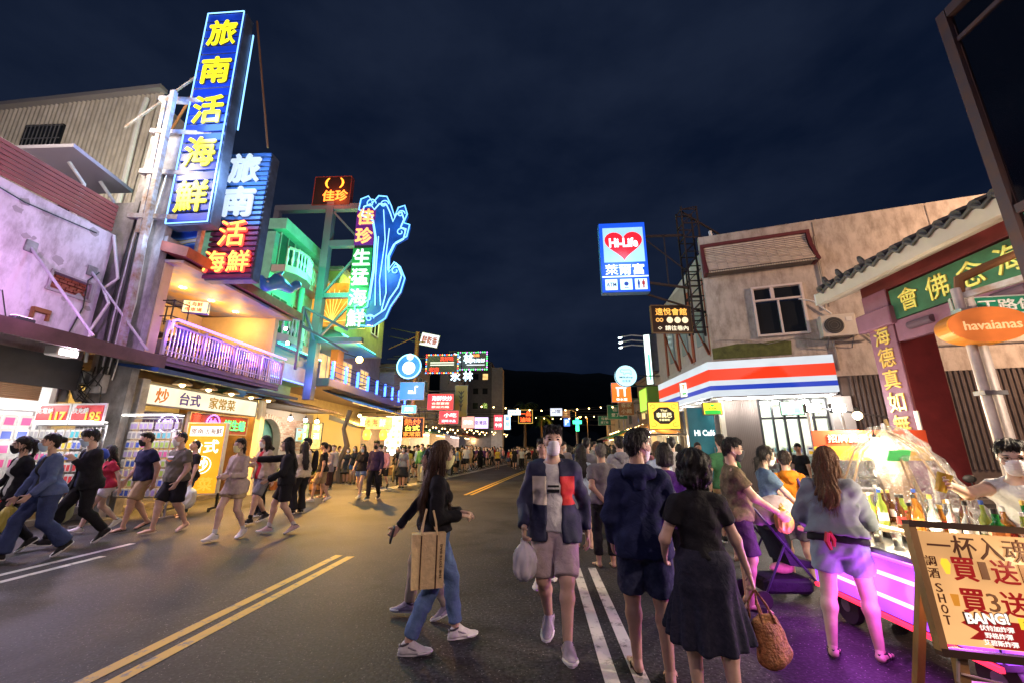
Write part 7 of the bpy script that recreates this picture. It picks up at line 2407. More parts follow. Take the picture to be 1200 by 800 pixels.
# oval sandal shop sign on twin pipe pole
pl = thing('sign_pole', 'pale twin pipe pole with a rusty hooked top', 'pole', (5.4, 5.05, 0))
for dx in (-.06, .06):
 part('pipe', MB().cyl((dx, 0, 0), (dx, 0, 3.5), .05, 10), mat('pole_pale', (.50, .44, .42), .5, .2, var=.2, vscale=4), pl, True)
part('hook_arm', MB().tube([(-.02, 0, 3.45), (.0, -.02, 3.62), (.15, -.2, 3.70), (.5, -.7, 3.86)], [.05, .06, .05, .04], 8), mat('rust_brown', (.22, .09, .03)), pl, True)
part('clamp_bar', MB().bar((0, 0, 3.40), (.55, -.75, 3.52), .07), RUST, pl)
for z in (1.2, 2.2, 3.2):
 part('band', MB().box((0, 0, z), (.26, .13, .05)), STEEL, pl)
ov = thing('oval_sign', 'orange oval sign with pale lettering on the twin pipe pole', 'sign', (5.40, 4.86, 2.98), rad(-12))
part('drum', MB().lathe([(1.0, -.22), (1.0, 0)], (0, 0, 0), 36, 'Y'), mat('sign_orange_side', (.72, .26, .02), .5), ov)
ov.children[0].scale = (.40, 1, .215)
fc = part('face', MB().lathe([(0, 0), (.985, 0), (.985, .012), (0, .012)], (0, 0, 0), 36, 'Y'), emit('oval_orange', (.85, .20, .035), .42, mottle=.2), ov, scale=(.40, 1, .215))
text('lettering', 'havaianas', .54, .11, E((1, .50, .22), .75), ov, (.02, -.022, -.01), depth=.01, weight=.006)
part('bracket', MB().box((-.06, .26, 0), (.2, .2, .2)), STEEL, ov)
# tall framed glass panel near the camera
gp = thing('glass_panel_frame', 'tall weathered steel frame with dark glass panes at the top corner of the view', 'frame', (4.9, 3.95, 0))
FRM = mat('frame_violet_rust', (.05, .035, .05), .55, .4, col2=(.09, .04, .03), vscale=5)
mb = wm(gp)
mb.box((4.9, 3.91, 3.25), (.10, .10, 6.5)).box((4.9, 1.6, 3.25), (.1, .1, 6.5)).box((4.9, 2.75, 6.44), (.1, 2.2, .12)).box((4.9, 2.75, 3.88), (.08, 2.2, .09)).box((4.9, 2.75, 2.86), (.08, 2.2, .09)).box((4.9, 2.75, 6.05), (.05, 2.2, .05))
part('frame', mb, FRM, gp)
part('pane', wm(gp).box((4.9, 2.75, 5.14), (.012, 2.19, 2.42)), glass('smoked_pane', (.30, .28, .32), .05, .6), gp)
part('pane', wm(gp).box((4.9, 2.75, 3.37), (.012, 2.19, .92)), glass('green_tint_pane', (.55, .68, .60), .05, .6), gp)
part('door_stop', wm(gp).cyl((4.84, 3.2, 5.0), (4.80, 3.1, 5.0), .02, 8), WPAINT, gp)

# ------------------------------------------------------------------ drinks cart
ct = thing('drinks_cart', 'roadside drinks cart with glowing purple side panels and a bottle shelf', 'cart', (3.15, 3.75, 0))
ALU = mat('cart_aluminium', (.45, .44, .46), .3, .9)
part('glow_panel', wm(ct).box((2.80, 3.80, .52), (.02, 1.62, .40)), emit('cart_purple_panel', (.34, .07, .95), 1.1, mottle=.2, vscale=3.2), ct)
for z in (.44, .61):
 part('led_tube', wm(ct).cyl((2.785, 3.02, z), (2.785, 4.58, z), .016, 8), E((.72, .45, 1), 1.7), ct)
part('glow_panel', wm(ct).box((3.16, 2.985, .52), (.66, .02, .40)), emit('cart_purple_panel', (.42, .10, 1), 1.5), ct)
part('red_trim', wm(ct).box((2.79, 3.80, .29), (.03, 1.64, .03)), E((1, .02, .05), 2.2), ct)
part('purple_trim', wm(ct).box((2.79, 3.80, .74), (.03, 1.64, .025)), E((.6, .05, 1), 3), ct)
part('body', wm(ct).box((3.16, 3.80, .50), (.68, 1.58, .46)), DARK, ct)
part('counter_top', wm(ct).box((3.12, 3.80, .785), (.82, 1.72, .05), bev=.01), ALU, ct)
part('bottle_shelf', wm(ct).box((3.30, 3.80, .88), (.42, 1.60, .04), bev=.008), mat('shelf_wood', (.42, .28, .15), .5, var=.2), ct)
for y in (3.05, 3.8, 4.55):
 part('shelf_leg', wm(ct).box((3.30, y, .835), (.36, .04, .05)), DARK, ct)
for y in (3.15, 4.45):
 for x in (2.95, 3.4):
  w_ = part('wheel', wm(ct).lathe([(.06, -.03), (.15, -.03), (.16, 0), (.15, .03), (.06, .03)], (x, y, .16), 18, 'X'), BLK, ct, True)
  part('hub', wm(ct).lathe([(0, -.034), (.055, -.034), (.055, .034), (0, .034)], (x, y, .16), 12, 'X'), ALU, w_).matrix_parent_inverse = Matrix()
for i in range(4):
 lamp('cart_glow', (2.72, 3.1 + i * .45, .5), 14, (.74, .11, 1), .15, ct)
lamp('cart_glow', (3.1, 2.9, .35), 12, (.62, .10, 1), .15, ct)
lamp('cart_lamp', (3.0, 3.5, 1.02), 9, (1, .86, .56), .05, ct)
lamp('cart_lamp', (3.0, 4.2, 1.02), 9, (1, .88, .62), .05, ct)
part('added_led_strip', wm(ct).box((3.085, 3.80, .912), (.012, 1.58, .016)), E((1, .82, .5), 6), ct)  # strip added as a fixture for the warm cart lamps

def bottle(label, x, y, z, prof, liquid, capc, lbl=None, s=1.0):
 o = thing('bottle', label, 'bottle', (x, y, z))
 part('glass', MB().lathe([(r_ * s, h_ * s) for r_, h_ in prof], n=14), liquid, o, True)
 top = prof[-1]
 part('cap', MB().lathe([(top[0] * 1.15 * s, top[1] * s), (top[0] * 1.15 * s, (top[1] + .03) * s), (.004, (top[1] + .032) * s)], n=10), capc, o)
 if lbl:
  part('paper_label', MB().lathe([(prof[1][0] * 1.015 * s, .05 * s), (prof[1][0] * 1.015 * s, .12 * s)], n=14), lbl, o)
 return o

SPIRIT = [(.03, 0), (.038, .01), (.038, .16), (.016, .20), (.013, .27)]
SQUARE = [(.036, 0), (.045, .01), (.045, .14), (.018, .17), (.016, .22)]
WINE = [(.03, 0), (.037, .01), (.037, .18), (.014, .23), (.013, .29)]
LIQ = dict(green=mat('bottle_green', (.02, .30, .05), .08, trans=.6, coat=.5), clear=mat('bottle_clear', (.75, .80, .82), .05, trans=.75, coat=.5), amber=mat('bottle_amber', (.55, .22, .03), .08, trans=.5, coat=.5), lime=mat('bottle_lime', (.45, .62, .10), .08, trans=.5, coat=.5), brown=mat('bottle_brown', (.16, .06, .02), .08, trans=.4, coat=.5))
CAPS = dict(black=BLK, blue=mat('cap_blue', (.03, .10, .5), .4), white=mat('cap_white', (.7, .7, .7), .4), gold=GOLD)
LBL = dict(white=mat('label_white', (.72, .70, .66), .6), orange=mat('label_orange', (.6, .2, .04), .6), red=mat('label_red', (.5, .04, .03), .6))
BT = [('square green bottle with an orange label at the near end of the shelf', 3.17, 3.16, SQUARE, 'green', 'black', 'orange', 1.08), ('slim lime bottle tipped close to the green one', 3.28, 3.10, WINE, 'lime', 'white', None, .8),
      ('tall clear bottle with a black cap beside the green bottle', 3.16, 3.34, SPIRIT, 'clear', 'black', 'white', 1.0), ('clear long necked bottle with a white cap', 3.18, 3.48, WINE, 'clear', 'white', 'white', .92), ('clear bottle with a gold cap in the shelf middle', 3.17, 3.62, SPIRIT, 'clear', 'gold', 'white', 1.05),
      ('amber pump bottle in the shelf middle', 3.18, 3.78, SPIRIT, 'amber', 'black', 'orange', 1.0), ('short amber bottle behind the pump bottle', 3.32, 3.72, SQUARE, 'amber', 'gold', 'red', .9), ('dark brown bottle with a red label', 3.17, 3.93, WINE, 'brown', 'black', 'red', .9), ('squat amber bottle next to the brown one', 3.30, 3.98, SQUARE, 'amber', 'black', None, .85),
      ('lime green bottle with a blue cap', 3.16, 4.10, WINE, 'lime', 'blue', 'white', .98), ('second lime bottle with a white cap at the far end', 3.17, 4.24, WINE, 'lime', 'white', None, .85), ('clear bottle with a blue cap at the far end', 3.18, 4.38, SPIRIT, 'clear', 'blue', 'white', .95), ('dark bottle at the far end behind the others', 3.34, 4.3, WINE, 'brown', 'gold', None, .9), ('short green bottle at the very end of the shelf', 3.20, 4.52, SPIRIT, 'green', 'white', 'white', .8)]
for (lb, x, y, pf, lq, cp_, l_, s_) in BT:
 bottle(lb, x, y, .90, pf, LIQ[lq], CAPS[cp_], LBL[l_] if l_ else None, s_)
for i in range(11):
 lq = ('clear', 'amber', 'brown', 'green', 'lime')[i * 3 % 5]
 bottle('%s bottle, %s along the back row of the shelf' % (lq, ('first', 'second', 'third', 'fourth', 'fifth', 'sixth', 'seventh', 'eighth', 'ninth', 'tenth', 'eleventh')[i]), 3.44, 3.08 + i * .142, .90, (SPIRIT, WINE, SQUARE)[i % 3], LIQ[lq], CAPS[('black', 'gold', 'white', 'blue')[i % 4]], LBL[('white', 'orange', 'red')[i % 3]], .95 + .04 * (i % 3))
bo = thing('fruit_bowl', 'steel bowl of lemons on the cart counter', 'bowl', (2.90, 4.5, .811))
part('bowl', MB().lathe([(.05, 0), (.10, .05), (.12, .09), (.11, .085)], n=16), ALU, bo, True)
for i in range(5):
 part('lemon', MB().ball((.05 * math.cos(i * 1.26), .05 * math.sin(i * 1.26), .10), .032, 8, 6, (1.2, 1, 1)), mat('lemon', (.7, .5, .04), .5), bo, True)
for i in range(8):
 tag(part('plastic_cup', MB().lathe([(.025, 0), (.036, .10), (.038, .102)], n=12), mat('cup_clear', (.7, .72, .72), .1, trans=.6), None, True, loc=(2.92 + .02 * (i % 2), 3.25 + i * .16, .811)), '%s clear plastic cup from the near end of the cart counter' % ('first', 'second', 'third', 'fourth', 'fifth', 'sixth', 'seventh', 'eighth')[i], 'cup', 'cups along the cart counter')
# umbrella under crinkled clear plastic
um = thing('covered_umbrella', 'umbrella frame wrapped in crinkled clear plastic sheet at the far end of the cart', 'umbrella', (4.02, 4.95, 0))
part('pole', MB().cyl((0, 0, 0), (0, 0, 1.85), .02, 8), ALU, um)
vs, fs = [], []
n, m_ = 40, 22
rr = random.Random(3)
ph = [rr.uniform(0, 6) for _ in range(8)]
for j in range(m_ + 1):
 t = j / m_
 for i in range(n):
  a = 2 * PI * i / n
  rad_ = .05 + .56 * t ** .8 + .05 * math.sin(5 * a + ph[0] + 3 * t) * t + .035 * math.sin(11 * a + ph[1] - 7 * t) * t + .02 * math.sin(23 * a + 17 * t + ph[2]) + .012 * math.sin(41 * a - 31 * t)
  z = 1.82 - 1.05 * t ** 1.5 + .03 * math.sin(7 * a + 9 * t + ph[3]) * t
  vs.append((rad_ * math.cos(a), rad_ * math.sin(a) * 1.2, z))
for j in range(m_):
 for i in range(n):
  fs.append((j * n + i, j * n + (i + 1) % n, (j + 1) * n + (i + 1) % n, (j + 1) * n + i))

def film():
 m = bpy.data.materials.new('clear_plastic_film')
 m.use_nodes = True
 N, L_ = m.node_tree.nodes, m.node_tree.links
 N.remove(N['Principled BSDF'])
 g = N.new('ShaderNodeBsdfGlossy')
 g.inputs['Roughness'].default_value = .18
 d = N.new('ShaderNodeBsdfTranslucent')
 d.inputs['Color'].default_value = (.75, .75, .75, 1)
 d2 = N.new('ShaderNodeBsdfDiffuse')
 d2.inputs['Color'].default_value = (.7, .7, .7, 1)
 t = N.new('ShaderNodeBsdfTransparent')
 t.inputs['Color'].default_value = (.93, .93, .93, 1)
 tcn = N.new('ShaderNodeTexCoord')
 ns = N.new('ShaderNodeTexNoise')
 ns.inputs['Scale'].default_value = 9
 ns.inputs['Detail'].default_value = 8
 ns.inputs['Distortion'].default_value = 2.5
 L_.new(tcn.outputs['Object'], ns.inputs['Vector'])
 bp = N.new('ShaderNodeBump')
 bp.inputs['Strength'].default_value = .9
 bp.inputs['Distance'].default_value = .05
 L_.new(ns.outputs['Fac'], bp.inputs['Height'])
 for q in (g, d, d2):
  L_.new(bp.outputs['Normal'], q.inputs['Normal'])
 mx0 = N.new('ShaderNodeMixShader')
 mx0.inputs['Fac'].default_value = .5
 L_.new(d.outputs[0], mx0.inputs[1])
 L_.new(d2.outputs[0], mx0.inputs[2])
 mx1 = N.new('ShaderNodeMixShader')
 mx1.inputs['Fac'].default_value = .45
 L_.new(mx0.outputs[0], mx1.inputs[1])
 L_.new(g.outputs[0], mx1.inputs[2])
 mx = N.new('ShaderNodeMixShader')
 mr = N.new('ShaderNodeMapRange')
 mr.inputs['From Min'].default_value = .35
 mr.inputs['From Max'].default_value = .65
 mr.inputs['To Min'].default_value = .03
 mr.inputs['To Max'].default_value = .42
 L_.new(ns.outputs['Fac'], mr.inputs['Value'])
 L_.new(mr.outputs[0], mx.inputs['Fac'])
 L_.new(t.outputs[0], mx.inputs[1])
 L_.new(mx1.outputs[0], mx.inputs[2])
 L_.new(mx.outputs[0], N['Material Output'].inputs['Surface'])
 return m

part('plastic_cover', MB().add(vs, fs), film(), um, True)
for k in range(6):
 a = k * PI / 3
 part('rib', MB().tube([(0, 0, 1.78), (.3 * math.cos(a), .34 * math.sin(a), 1.55), (.5 * math.cos(a), .58 * math.sin(a), 1.1)], .012, 5), mat('rib_wood', (.35, .22, .12), .6), um)
part('folded_canopy', MB().lathe([(.03, .9), (.11, 1.0), (.16, 1.3), (.10, 1.6), (.03, 1.75)], n=10), mat('canvas_tan', (.30, .20, .13), .9, bump=.4), um)
part('green_patch', MB().box((-.2, -.35, 1.50), (.22, .02, .12), R=Matrix.Rotation(.5, 3, 'X')), mat('patch_green', (.05, .35, .10), .5), um)
bulb_light('small bulb glowing inside the plastic cover', (3.70, 4.70, 1.66), 55, (1, .86, .6), .03, None, None, .12)
# promo board on a wooden easel
pb_ = thing('promo_board', 'lit cream drinks promotion board on a wooden easel in front of the cart', 'sign', (2.42, 2.56, 0), rad(-7))
WOOD = mat('easel_wood', (.42, .24, .09), .5, bump=.2, bscale=20, var=.25, vscale=6, stretch=(1, 1, .2))
bw, bh, bz = .92, .60, .835
tb_ = Matrix.Rotation(rad(-9), 4, 'X')
BD = thing_part('board', pb_)
BD.location = (.16, 0, bz)
BD.rotation_euler = (rad(-7), rad(2.5), 0)
part('panel', MB().box((0, .02, 0), (bw - .06, .03, bh - .06)), emit('board_cream', (1, .52, .20), .58, mottle=.35, vscale=2.2), BD)
for s_ in (-1, 1):
 part('side_rail', MB().box((s_ * (bw / 2 - .015), 0, 0), (.035, .05, bh)), WOOD, BD)
for s_ in (-1, 1):
 part('dark_rail', MB().box((0, 0, s_ * (bh / 2 + .005)), (bw, .055, .035)), mat('dark_walnut', (.07, .035, .02), .5), BD)
INK = mat('ink_brown', (.16, .05, .02))
REDP = emit('print_deep_red', (.40, .012, .012), .55)
yb_ = -.001
text('lettering', '一杯入魂', .47, .115, INK, BD, (-.145, yb_, .20), depth=.006, weight=-.01)
text('lettering', '調', .05, .05, INK, BD, (-.385, yb_, .12), depth=.006)
text('lettering', '酒', .05, .05, INK, BD, (-.385, yb_, .06), depth=.006)
for i, ch in enumerate('SHOT'):
 text('lettering', ch, .03, .042, INK, BD, (-.38, yb_, -.01 - i * .05), depth=.006)
for k, (z, num) in enumerate(((.09, '1'), (-.06, '3'))):
 text('lettering', '買', .115, .115, REDP, BD, (-.235, yb_, z), depth=.006, weight=.02)
 text('lettering', num, .035 if k == 0 else .05, .085, mat('ink_tan', (.45, .22, .10)), BD, (-.145, yb_, z), depth=.006)
 text('lettering', '送', .12, .115, REDP, BD, (-.05, yb_, z), depth=.006, weight=.012)
 text('lettering', '1', .035, .085, mat('ink_tan', (.45, .22, .10)), BD, (.04, yb_, z), depth=.006)
part('picture', MB().prism([(-.325, .06), (-.31, .06), (-.295, .11), (-.305, .135), (-.33, .135), (-.34, .11)], -.004, .001, 'XZ'), E((1, .62, .04), .8), BD)
part('picture', MB().prism([(-.33, -.09), (-.305, -.09), (-.299, -.035), (-.336, -.035)], -.004, .001, 'XZ'), E((.75, .28, .03), .6), BD)
burst = [(-.27, -.14), (.42, -.15), (.42, -.265), (-.2, -.265), (-.22, -.235), (-.30, -.235), (-.25, -.20), (-.32, -.165)]
part('red_burst', MB().prism(burst, -.003, .002, 'XZ'), REDP, BD)
text('lettering', 'BANG!', .205, .06, INK, BD, (-.20, yb_ - .002, -.135), (0, rad(-4), 0), depth=.004, weight=.06)
text('lettering', 'BANG!', .19, .05, E((1, .9, .8), .9), BD, (-.20, yb_ - .004, -.135), (0, rad(-4), 0), depth=.006, weight=.03)
part('yellow_tab', MB().box((.04, -.003, -.145), (.20, .006, .05)), E((1, .62, .04), .8), BD)
text('lettering', '拆彈專家', .17, .035, INK, BD, (.04, yb_ - .007, -.145), depth=.005)
for i, (s_, e_) in enumerate((('伏特加炸彈', 'Vodka Red Bull'), ('野格炸彈', 'Jager Red Bull'), ('艾碧斯炸彈', 'Absinthe Red Bull'))):
 text('lettering', s_, .15 if i != 1 else .12, .025, E((1, .9, .8), .8), BD, (-.17, yb_ - .004, -.178 - i * .032), depth=.004)
 text('lettering', e_, .17, .02, E((1, .9, .8), .8), BD, (.05, yb_ - .004, -.192 - i * .028), depth=.004)
for x in (-.36, .36):
 part('leg', MB().bar((.16 + x, .05, 0), (.16 + x, .0, bz - .28), .045), WOOD, pb_)
 part('back_leg', MB().bar((.16 + x, .45, 0), (.16 + x, .06, bz + .25), .04), WOOD, pb_)
part('stretcher', MB().bar((-.2, .02, .38), (.52, .02, .36), .04).bar((-.2, .02, .22), (.52, .02, .22), .04), WOOD, pb_)
part('tied_cord', MB().tube([(-.22, -.02, .52), (-.25, -.03, .42), (-.20, -.05, .36), (-.22, 0, .30), (-.19, -.03, .24)], .008, 5).tube([(-.22, -.02, .45), (.1, -.05, .40), (.5, -.04, .42)], .007, 5), mat('cord_pale', (.55, .38, .34), .8), pb_)
lamp('board_lamp', (2.70, 2.42, 1.0), 1.2, (1, .82, .5), .04, pb_)
bulb_light('added unseen bulb on the tall steel frame, lighting the bartender', (4.5, 2.75, 2.35), 330, (1, .80, .58), .06, None, BULB_W, .5)  # bulb added outside the view as a key light from the right
# vendor stool, coloured crates beneath
o = tag(part('crate', MB().box((0, 0, .14), (.36, .5, .26), bev=.02), mat('crate_orange', (.55, .14, .02), .6), None, loc=(3.05, 2.55, 0)), 'orange plastic crate below the promotion board', 'crate')
# red banner over a cart farther back
bn = sign('red and yellow cloth banner with white characters behind the plastic cover', (5.1, 6.6, 1.72), 1.5, .24, .02, rad(-10), mat('banner_red', (.60, .07, .02), .7), None, [('招牌重量級大雞排', 1.1, .12, 0, 0, mat('paper_white', (.78, .78, .76)))], name='banner', rim=0)
part('yellow_strip', MB().box((0, .0, -.22), (1.5, .02, .2)), mat('banner_yellow', (.75, .45, .03), .7), bn)
part('post', MB().cyl((-.72, .04, -1.72), (-.72, .04, .4), .03, 8), WPAINT, bn)
part('post', MB().cyl((.72, .04, -1.72), (.72, .04, .4), .03, 8), WPAINT, bn)
fc2 = thing('snack_cart', 'snack cart with a white counter under the red and yellow banner', 'cart', (5.1, 6.9, 0))
part('counter', MB().box((0, 0, .5), (1.4, .6, .9), bev=.03), mat('counter_cream', (.6, .52, .40)), fc2)
part('tray', MB().box((0, -.05, .97), (1.2, .4, .04), bev=.01), ALU, fc2)
for x in (-.55, .55):
 part('wheel', MB().lathe([(.08, -.03), (.16, -.03), (.16, .03), (.08, .03)], (x, -.33, .16), 16, 'Y'), BLK, fc2)
bulb_light('added bare bulb over the snack cart tray, lighting the people nearby', (4.9, 6.45, 2.05), 90, (1, .74, .42), .06, None, BULB_Y, 0)  # bulb added to light the figures around the stroller
sign('small framed menu card standing on the pavement by the snack cart', (4.38, 6.5, 1.05), .34, .34, .03, rad(-5), mat('menu_card', (.55, .30, .22), .6), mat('frame_brown', (.2, .12, .05)), [('#', .2, .12, 0, .05, mat('paper_white', (.78, .78, .76)))], name='menu_card')
# flood lights on a leaning pole
ft = thing('flood_light_stand', 'thin leaning pole with two glaring white flood lamps', 'lamp', (6.75, 9.2, 0))
part('pole', MB().tube([(0, 0, 0), (-.05, 0, 1.6), (-.12, 0, 2.5)], .03, 8), WPAINT, ft, True)
part('crossbar', MB().bar((-.75, 0, 2.45), (1.6, .2, 2.15), .03), STEEL, ft)
for x in (-.65, -.12):
 part('lamp_head', MB().box((x, .05, 2.42), (.30, .1, .2), bev=.02), DARK, ft)
 part('lens', MB().box((x, -.01, 2.42), (.26, .03, .16), bev=.01), E((1, .96, .9), 75), ft)
lamp('flood', (6.1, 8.95, 2.42), 330, (1, .82, .70), .12, ft, spot=165, aim=(.5, 3.2, .5), blend=.8)
# white handcart pole lamp
hc = thing('bamboo_pole', 'bamboo pole leaning beside the covered umbrella', 'pole', (5.0, 5.6, 0))
part('cane', MB().tube([(0, 0, 0), (-.1, .1, 1.0), (-.25, .2, 1.95)], .022, 7), mat('bamboo', (.45, .32, .14), .5), hc)

# ------------------------------------------------------------------ scooters
def scooter(label, loc, rz, bodyc):
 o = thing('scooter', label, 'scooter', loc, rz)
 bmt = mat('scooter_' + bodyc, {'black': (.015, .015, .018), 'grey': (.12, .12, .13), 'red': (.35, .02, .02), 'white': (.55, .55, .55)}[bodyc], .25, coat=.6)
 for y in (.58, -.60):
  w = part('wheel', MB().lathe([(.13, -.04), (.20, -.05), (.235, -.03), (.24, 0), (.235, .03), (.20, .05), (.13, .04)], (0, y, .24), 20, 'X'), BLK, o, True)
  part('rim', MB().lathe([(0, -.03), (.12, -.035), (.13, 0), (.12, .035), (0, .03)], (0, y, .24), 16, 'X'), STEEL, w)
 v, q = fieldmesh([S((0, -.72, .55), (0, -.25, .60), .13, .17, (1, 0, 0), .8), S((0, -.25, .5), (0, .05, .30), .15, .13, (1, 0, 0), .6), S((0, .05, .28), (0, .30, .28), .15, .14, (1, 0, 0), .4), S((0, .36, .35), (0, .50, .85), .17, .12, (1, 0, 0), .4), S((0, .58, .50), (0, .56, .52), .08, .08), S((0, -.75, .62), (0, -.85, .66), .07, .04)], .025, .06)
 link('body', to_mesh('scooter_body', [(v, q)]), bmt, o)
 part('seat', MB().box((0, -.38, .78), (.27, .72, .10), bev=.045), BLK, o)
 part('handlebar', MB().tube([(-.32, .36, 1.02), (-.12, .44, 1.04), (0, .46, .98), (.12, .44, 1.04), (.32, .36, 1.02)], .018, 7), BLK, o, True)
 part('headlight', MB().ball((0, .60, .84), .085, 12, 8, (1.2, .6, 1)), mat('headlight_glass', (.6, .6, .6), .1), o, True)
 for s_ in (-1, 1):
  m = part('mirror', MB().ball((.24 * s_, .40, 1.22), .06, 10, 6, (1.2, .3, .8)), BLK, o, True)
  part('stem', MB().cyl((.2 * s_, .42, 1.04), (.24 * s_, .41, 1.18), .008, 5), BLK, m)
 part('tail_light', MB().box((0, -.87, .62), (.16, .03, .06), bev=.01), mat('tail_red', (.5, .02, .02), .2), o)
 part('front_fender', MB().tube([(0, .34, .42), (0, .58, .50), (0, .80, .36)], [.05, .08, .05], 8), bmt, o, True)
 part('stand', MB().cyl((.1, -.1, .25), (.2, -.15, .0), .015, 6), STEEL, o)
 return o

scooter('black scooter parked by the glazed store front', (8.6, 13.6, .0), rad(60), 'black')
scooter('grey scooter parked next to the black one at the store', (9.5, 13.2, .0), rad(62), 'grey')
scooter('white scooter parked at the end of the store row', (10.4, 12.9, .0), rad(58), 'white')
scooter('black scooter standing in shadow behind the drinks cart', (5.55, 5.75, 0), rad(170), 'black')
scooter('red scooter half hidden behind the bartender', (4.9, 3.9, 0), rad(100), 'red')
# ------------------------------------------------------------------ people in the street
K = cloth
SNW = K('sneaker_white', (.66, .64, .62), .6)
SNB = K('sneaker_black', (.02, .02, .022), .6)
SNL = K('sneaker_lilac', (.36, .31, .40), .6)
FLB = mat('flipflop_black', (.02, .02, .02), .6)
SLB = mat('sandal_brown', (.10, .05, .03), .6)
BLACK = K('black', (.016, .016, .019))
NAVY = K('navy', (.016, .022, .07))
DENIM = K('denim', (.11, .185, .35), .85, (.15, .24, .42), 30)
PALED = K('pale_denim', (.24, .29, .36), .85, (.34, .39, .45), 26)
KHAKI = K('khaki', (.34, .25, .14))
BEIGE_C = K('beige', (.46, .37, .27))
GREY_C = K('grey', (.20, .20, .205))
WHITE_C = K('white', (.62, .61, .60))
CAMO = K('camo', (.07, .055, .035), .85, (.20, .15, .09), 14)

def front_y(o, x, z, tol=.035, back=False):
 a = np.empty(len(o.data.vertices) * 3, 'f')
 o.data.vertices.foreach_get('co', a)
 a = a.reshape(-1, 3)
 m = (np.abs(a[:, 0] - x) < tol) & (np.abs(a[:, 2] - z) < tol)
 if not m.any():
  return .15
 return a[m, 1].min() - .004 if back else a[m, 1].max() + .004

def decal(t, garment, name, strips, m, back=False):
 """flat print laid on a garment: strips of (x, z) pairs, each a left and a right point"""
 g = [c for c in t.children if c.name.split('.')[0] == garment][0]
 vs, fs = [], []
 for st in strips:
  o = len(vs)
  for (a, b) in st:
   for (x, z) in (a, b):
    vs.append((x, front_y(g, x, z, back=back), z))
  for i in range(len(st) - 1):
   fs.append((o + 2 * i, o + 2 * i + 1, o + 2 * i + 3, o + 2 * i + 2))
 me = bpy.data.meshes.new(name)
 me.from_pydata(vs, [], fs)
 return link(name, me, m, g)

def swoosh(cx, cz, s):
 pts = []
 for i in range(9):
  t = i / 8
  x = cx + s * (.5 - t)
  mid = cz + s * (-.10 + .42 * t * t * 0 + .38 * (1 - t) ** 2 * 0 + .30 * (abs(t - .72)) - .06)
  w = s * .17 * math.sin(PI * min(1, t * 1.05)) ** .8 * (t + .15)
  pts.append(((x, mid - w / 2), (x, mid + w / 2)))
 return [pts]

def block_jacket():
 m = bpy.data.materials.new('cloth_colour_block_jacket')
 b, N, L = _bsdf(m)
 b.inputs['Roughness'].default_value = .75
 t = N.new('ShaderNodeTexCoord')
 sp = N.new('ShaderNodeSeparateXYZ')
 L.new(t.outputs['Object'], sp.inputs[0])

 def cmpn(sock, op, v):
  q = N.new('ShaderNodeMath')
  q.operation = op
  q.inputs[1].default_value = v
  L.new(sock, q.inputs[0])
  return q.outputs[0]

 def mul(a, c):
  q = N.new('ShaderNodeMath')
  q.operation = 'MULTIPLY'
  L.new(a, q.inputs[0])
  L.new(c, q.inputs[1])
  return q.outputs[0]
 zr = mul(cmpn(sp.outputs['Z'], 'GREATER_THAN', 1.10), cmpn(sp.outputs['Z'], 'LESS_THAN', 1.335))
 rgt = mul(zr, mul(cmpn(sp.outputs['X'], 'GREATER_THAN', .06), cmpn(sp.outputs['X'], 'LESS_THAN', .185)))
 lft = mul(zr, mul(cmpn(sp.outputs['X'], 'LESS_THAN', -.06), cmpn(sp.outputs['X'], 'GREATER_THAN', -.185)))
 m1 = N.new('ShaderNodeMix')
 m1.data_type = 'RGBA'
 m1.inputs[6].default_value = (.014, .018, .055, 1)
 m1.inputs[7].default_value = (.62, .55, .46, 1)
 L.new(rgt, m1.inputs[0])
 m2 = N.new('ShaderNodeMix')
 m2.data_type = 'RGBA'
 m2.inputs[7].default_value = (.62, .03, .03, 1)
 L.new(lft, m2.inputs[0])
 L.new(m1.outputs[2], m2.inputs[6])
 L.new(m2.outputs[2], b.inputs['Base Color'])
 n = N.new('ShaderNodeTexNoise')
 n.inputs['Scale'].default_value = 45
 L.new(t.outputs['Object'], n.inputs['Vector'])
 bp = N.new('ShaderNodeBump')
 bp.inputs['Strength'].default_value = .3
 bp.inputs['Distance'].default_value = .01
 L.new(n.outputs['Fac'], bp.inputs['Height'])
 L.new(bp.outputs['Normal'], b.inputs['Normal'])
 return m

def world_pt(t, rig, p):
 q = (np.asarray(p) + V3(0, 0, rig.drop)) * rig.k
 return Matrix.LocRotScale(t.location, t.rotation_euler, None) @ Vector(q)

def plastic_bag(label, p, s=1.0, col=(.75, .72, .74), seed=0, stretch=1.0):
 """thin carrier bag hanging from point p"""
 o = thing('plastic_bag', label, 'bag', (p[0], p[1], p[2]))
 pr = [S((0, 0, -.26 * s * stretch), (.01, 0, -.17 * s), .11 * s, .105 * s), S((0, 0, -.17 * s), (0, 0, -.04 * s), .09 * s, .025 * s)]
 f = Field(pr, .012, .03)
 f.add(pr, .04)
 f.strands(.006, V3(0, 0, -.2), 13, 4)
 link('bag_body', to_mesh('bag_body', [f.mesh()]), mat('bag_%d' % round(col[2] * 100), col, .35, trans=.15, bump=.2, bscale=18), o)
 part('handle_loop', MB().tube([(-.03 * s, 0, -.06 * s), (-.022 * s, 0, -.01), (0, 0, .012), (.022 * s, 0, -.01), (.03 * s, 0, -.06 * s)], .008, 6), mat('bag_%d' % round(col[2] * 100), col), o)
 return o

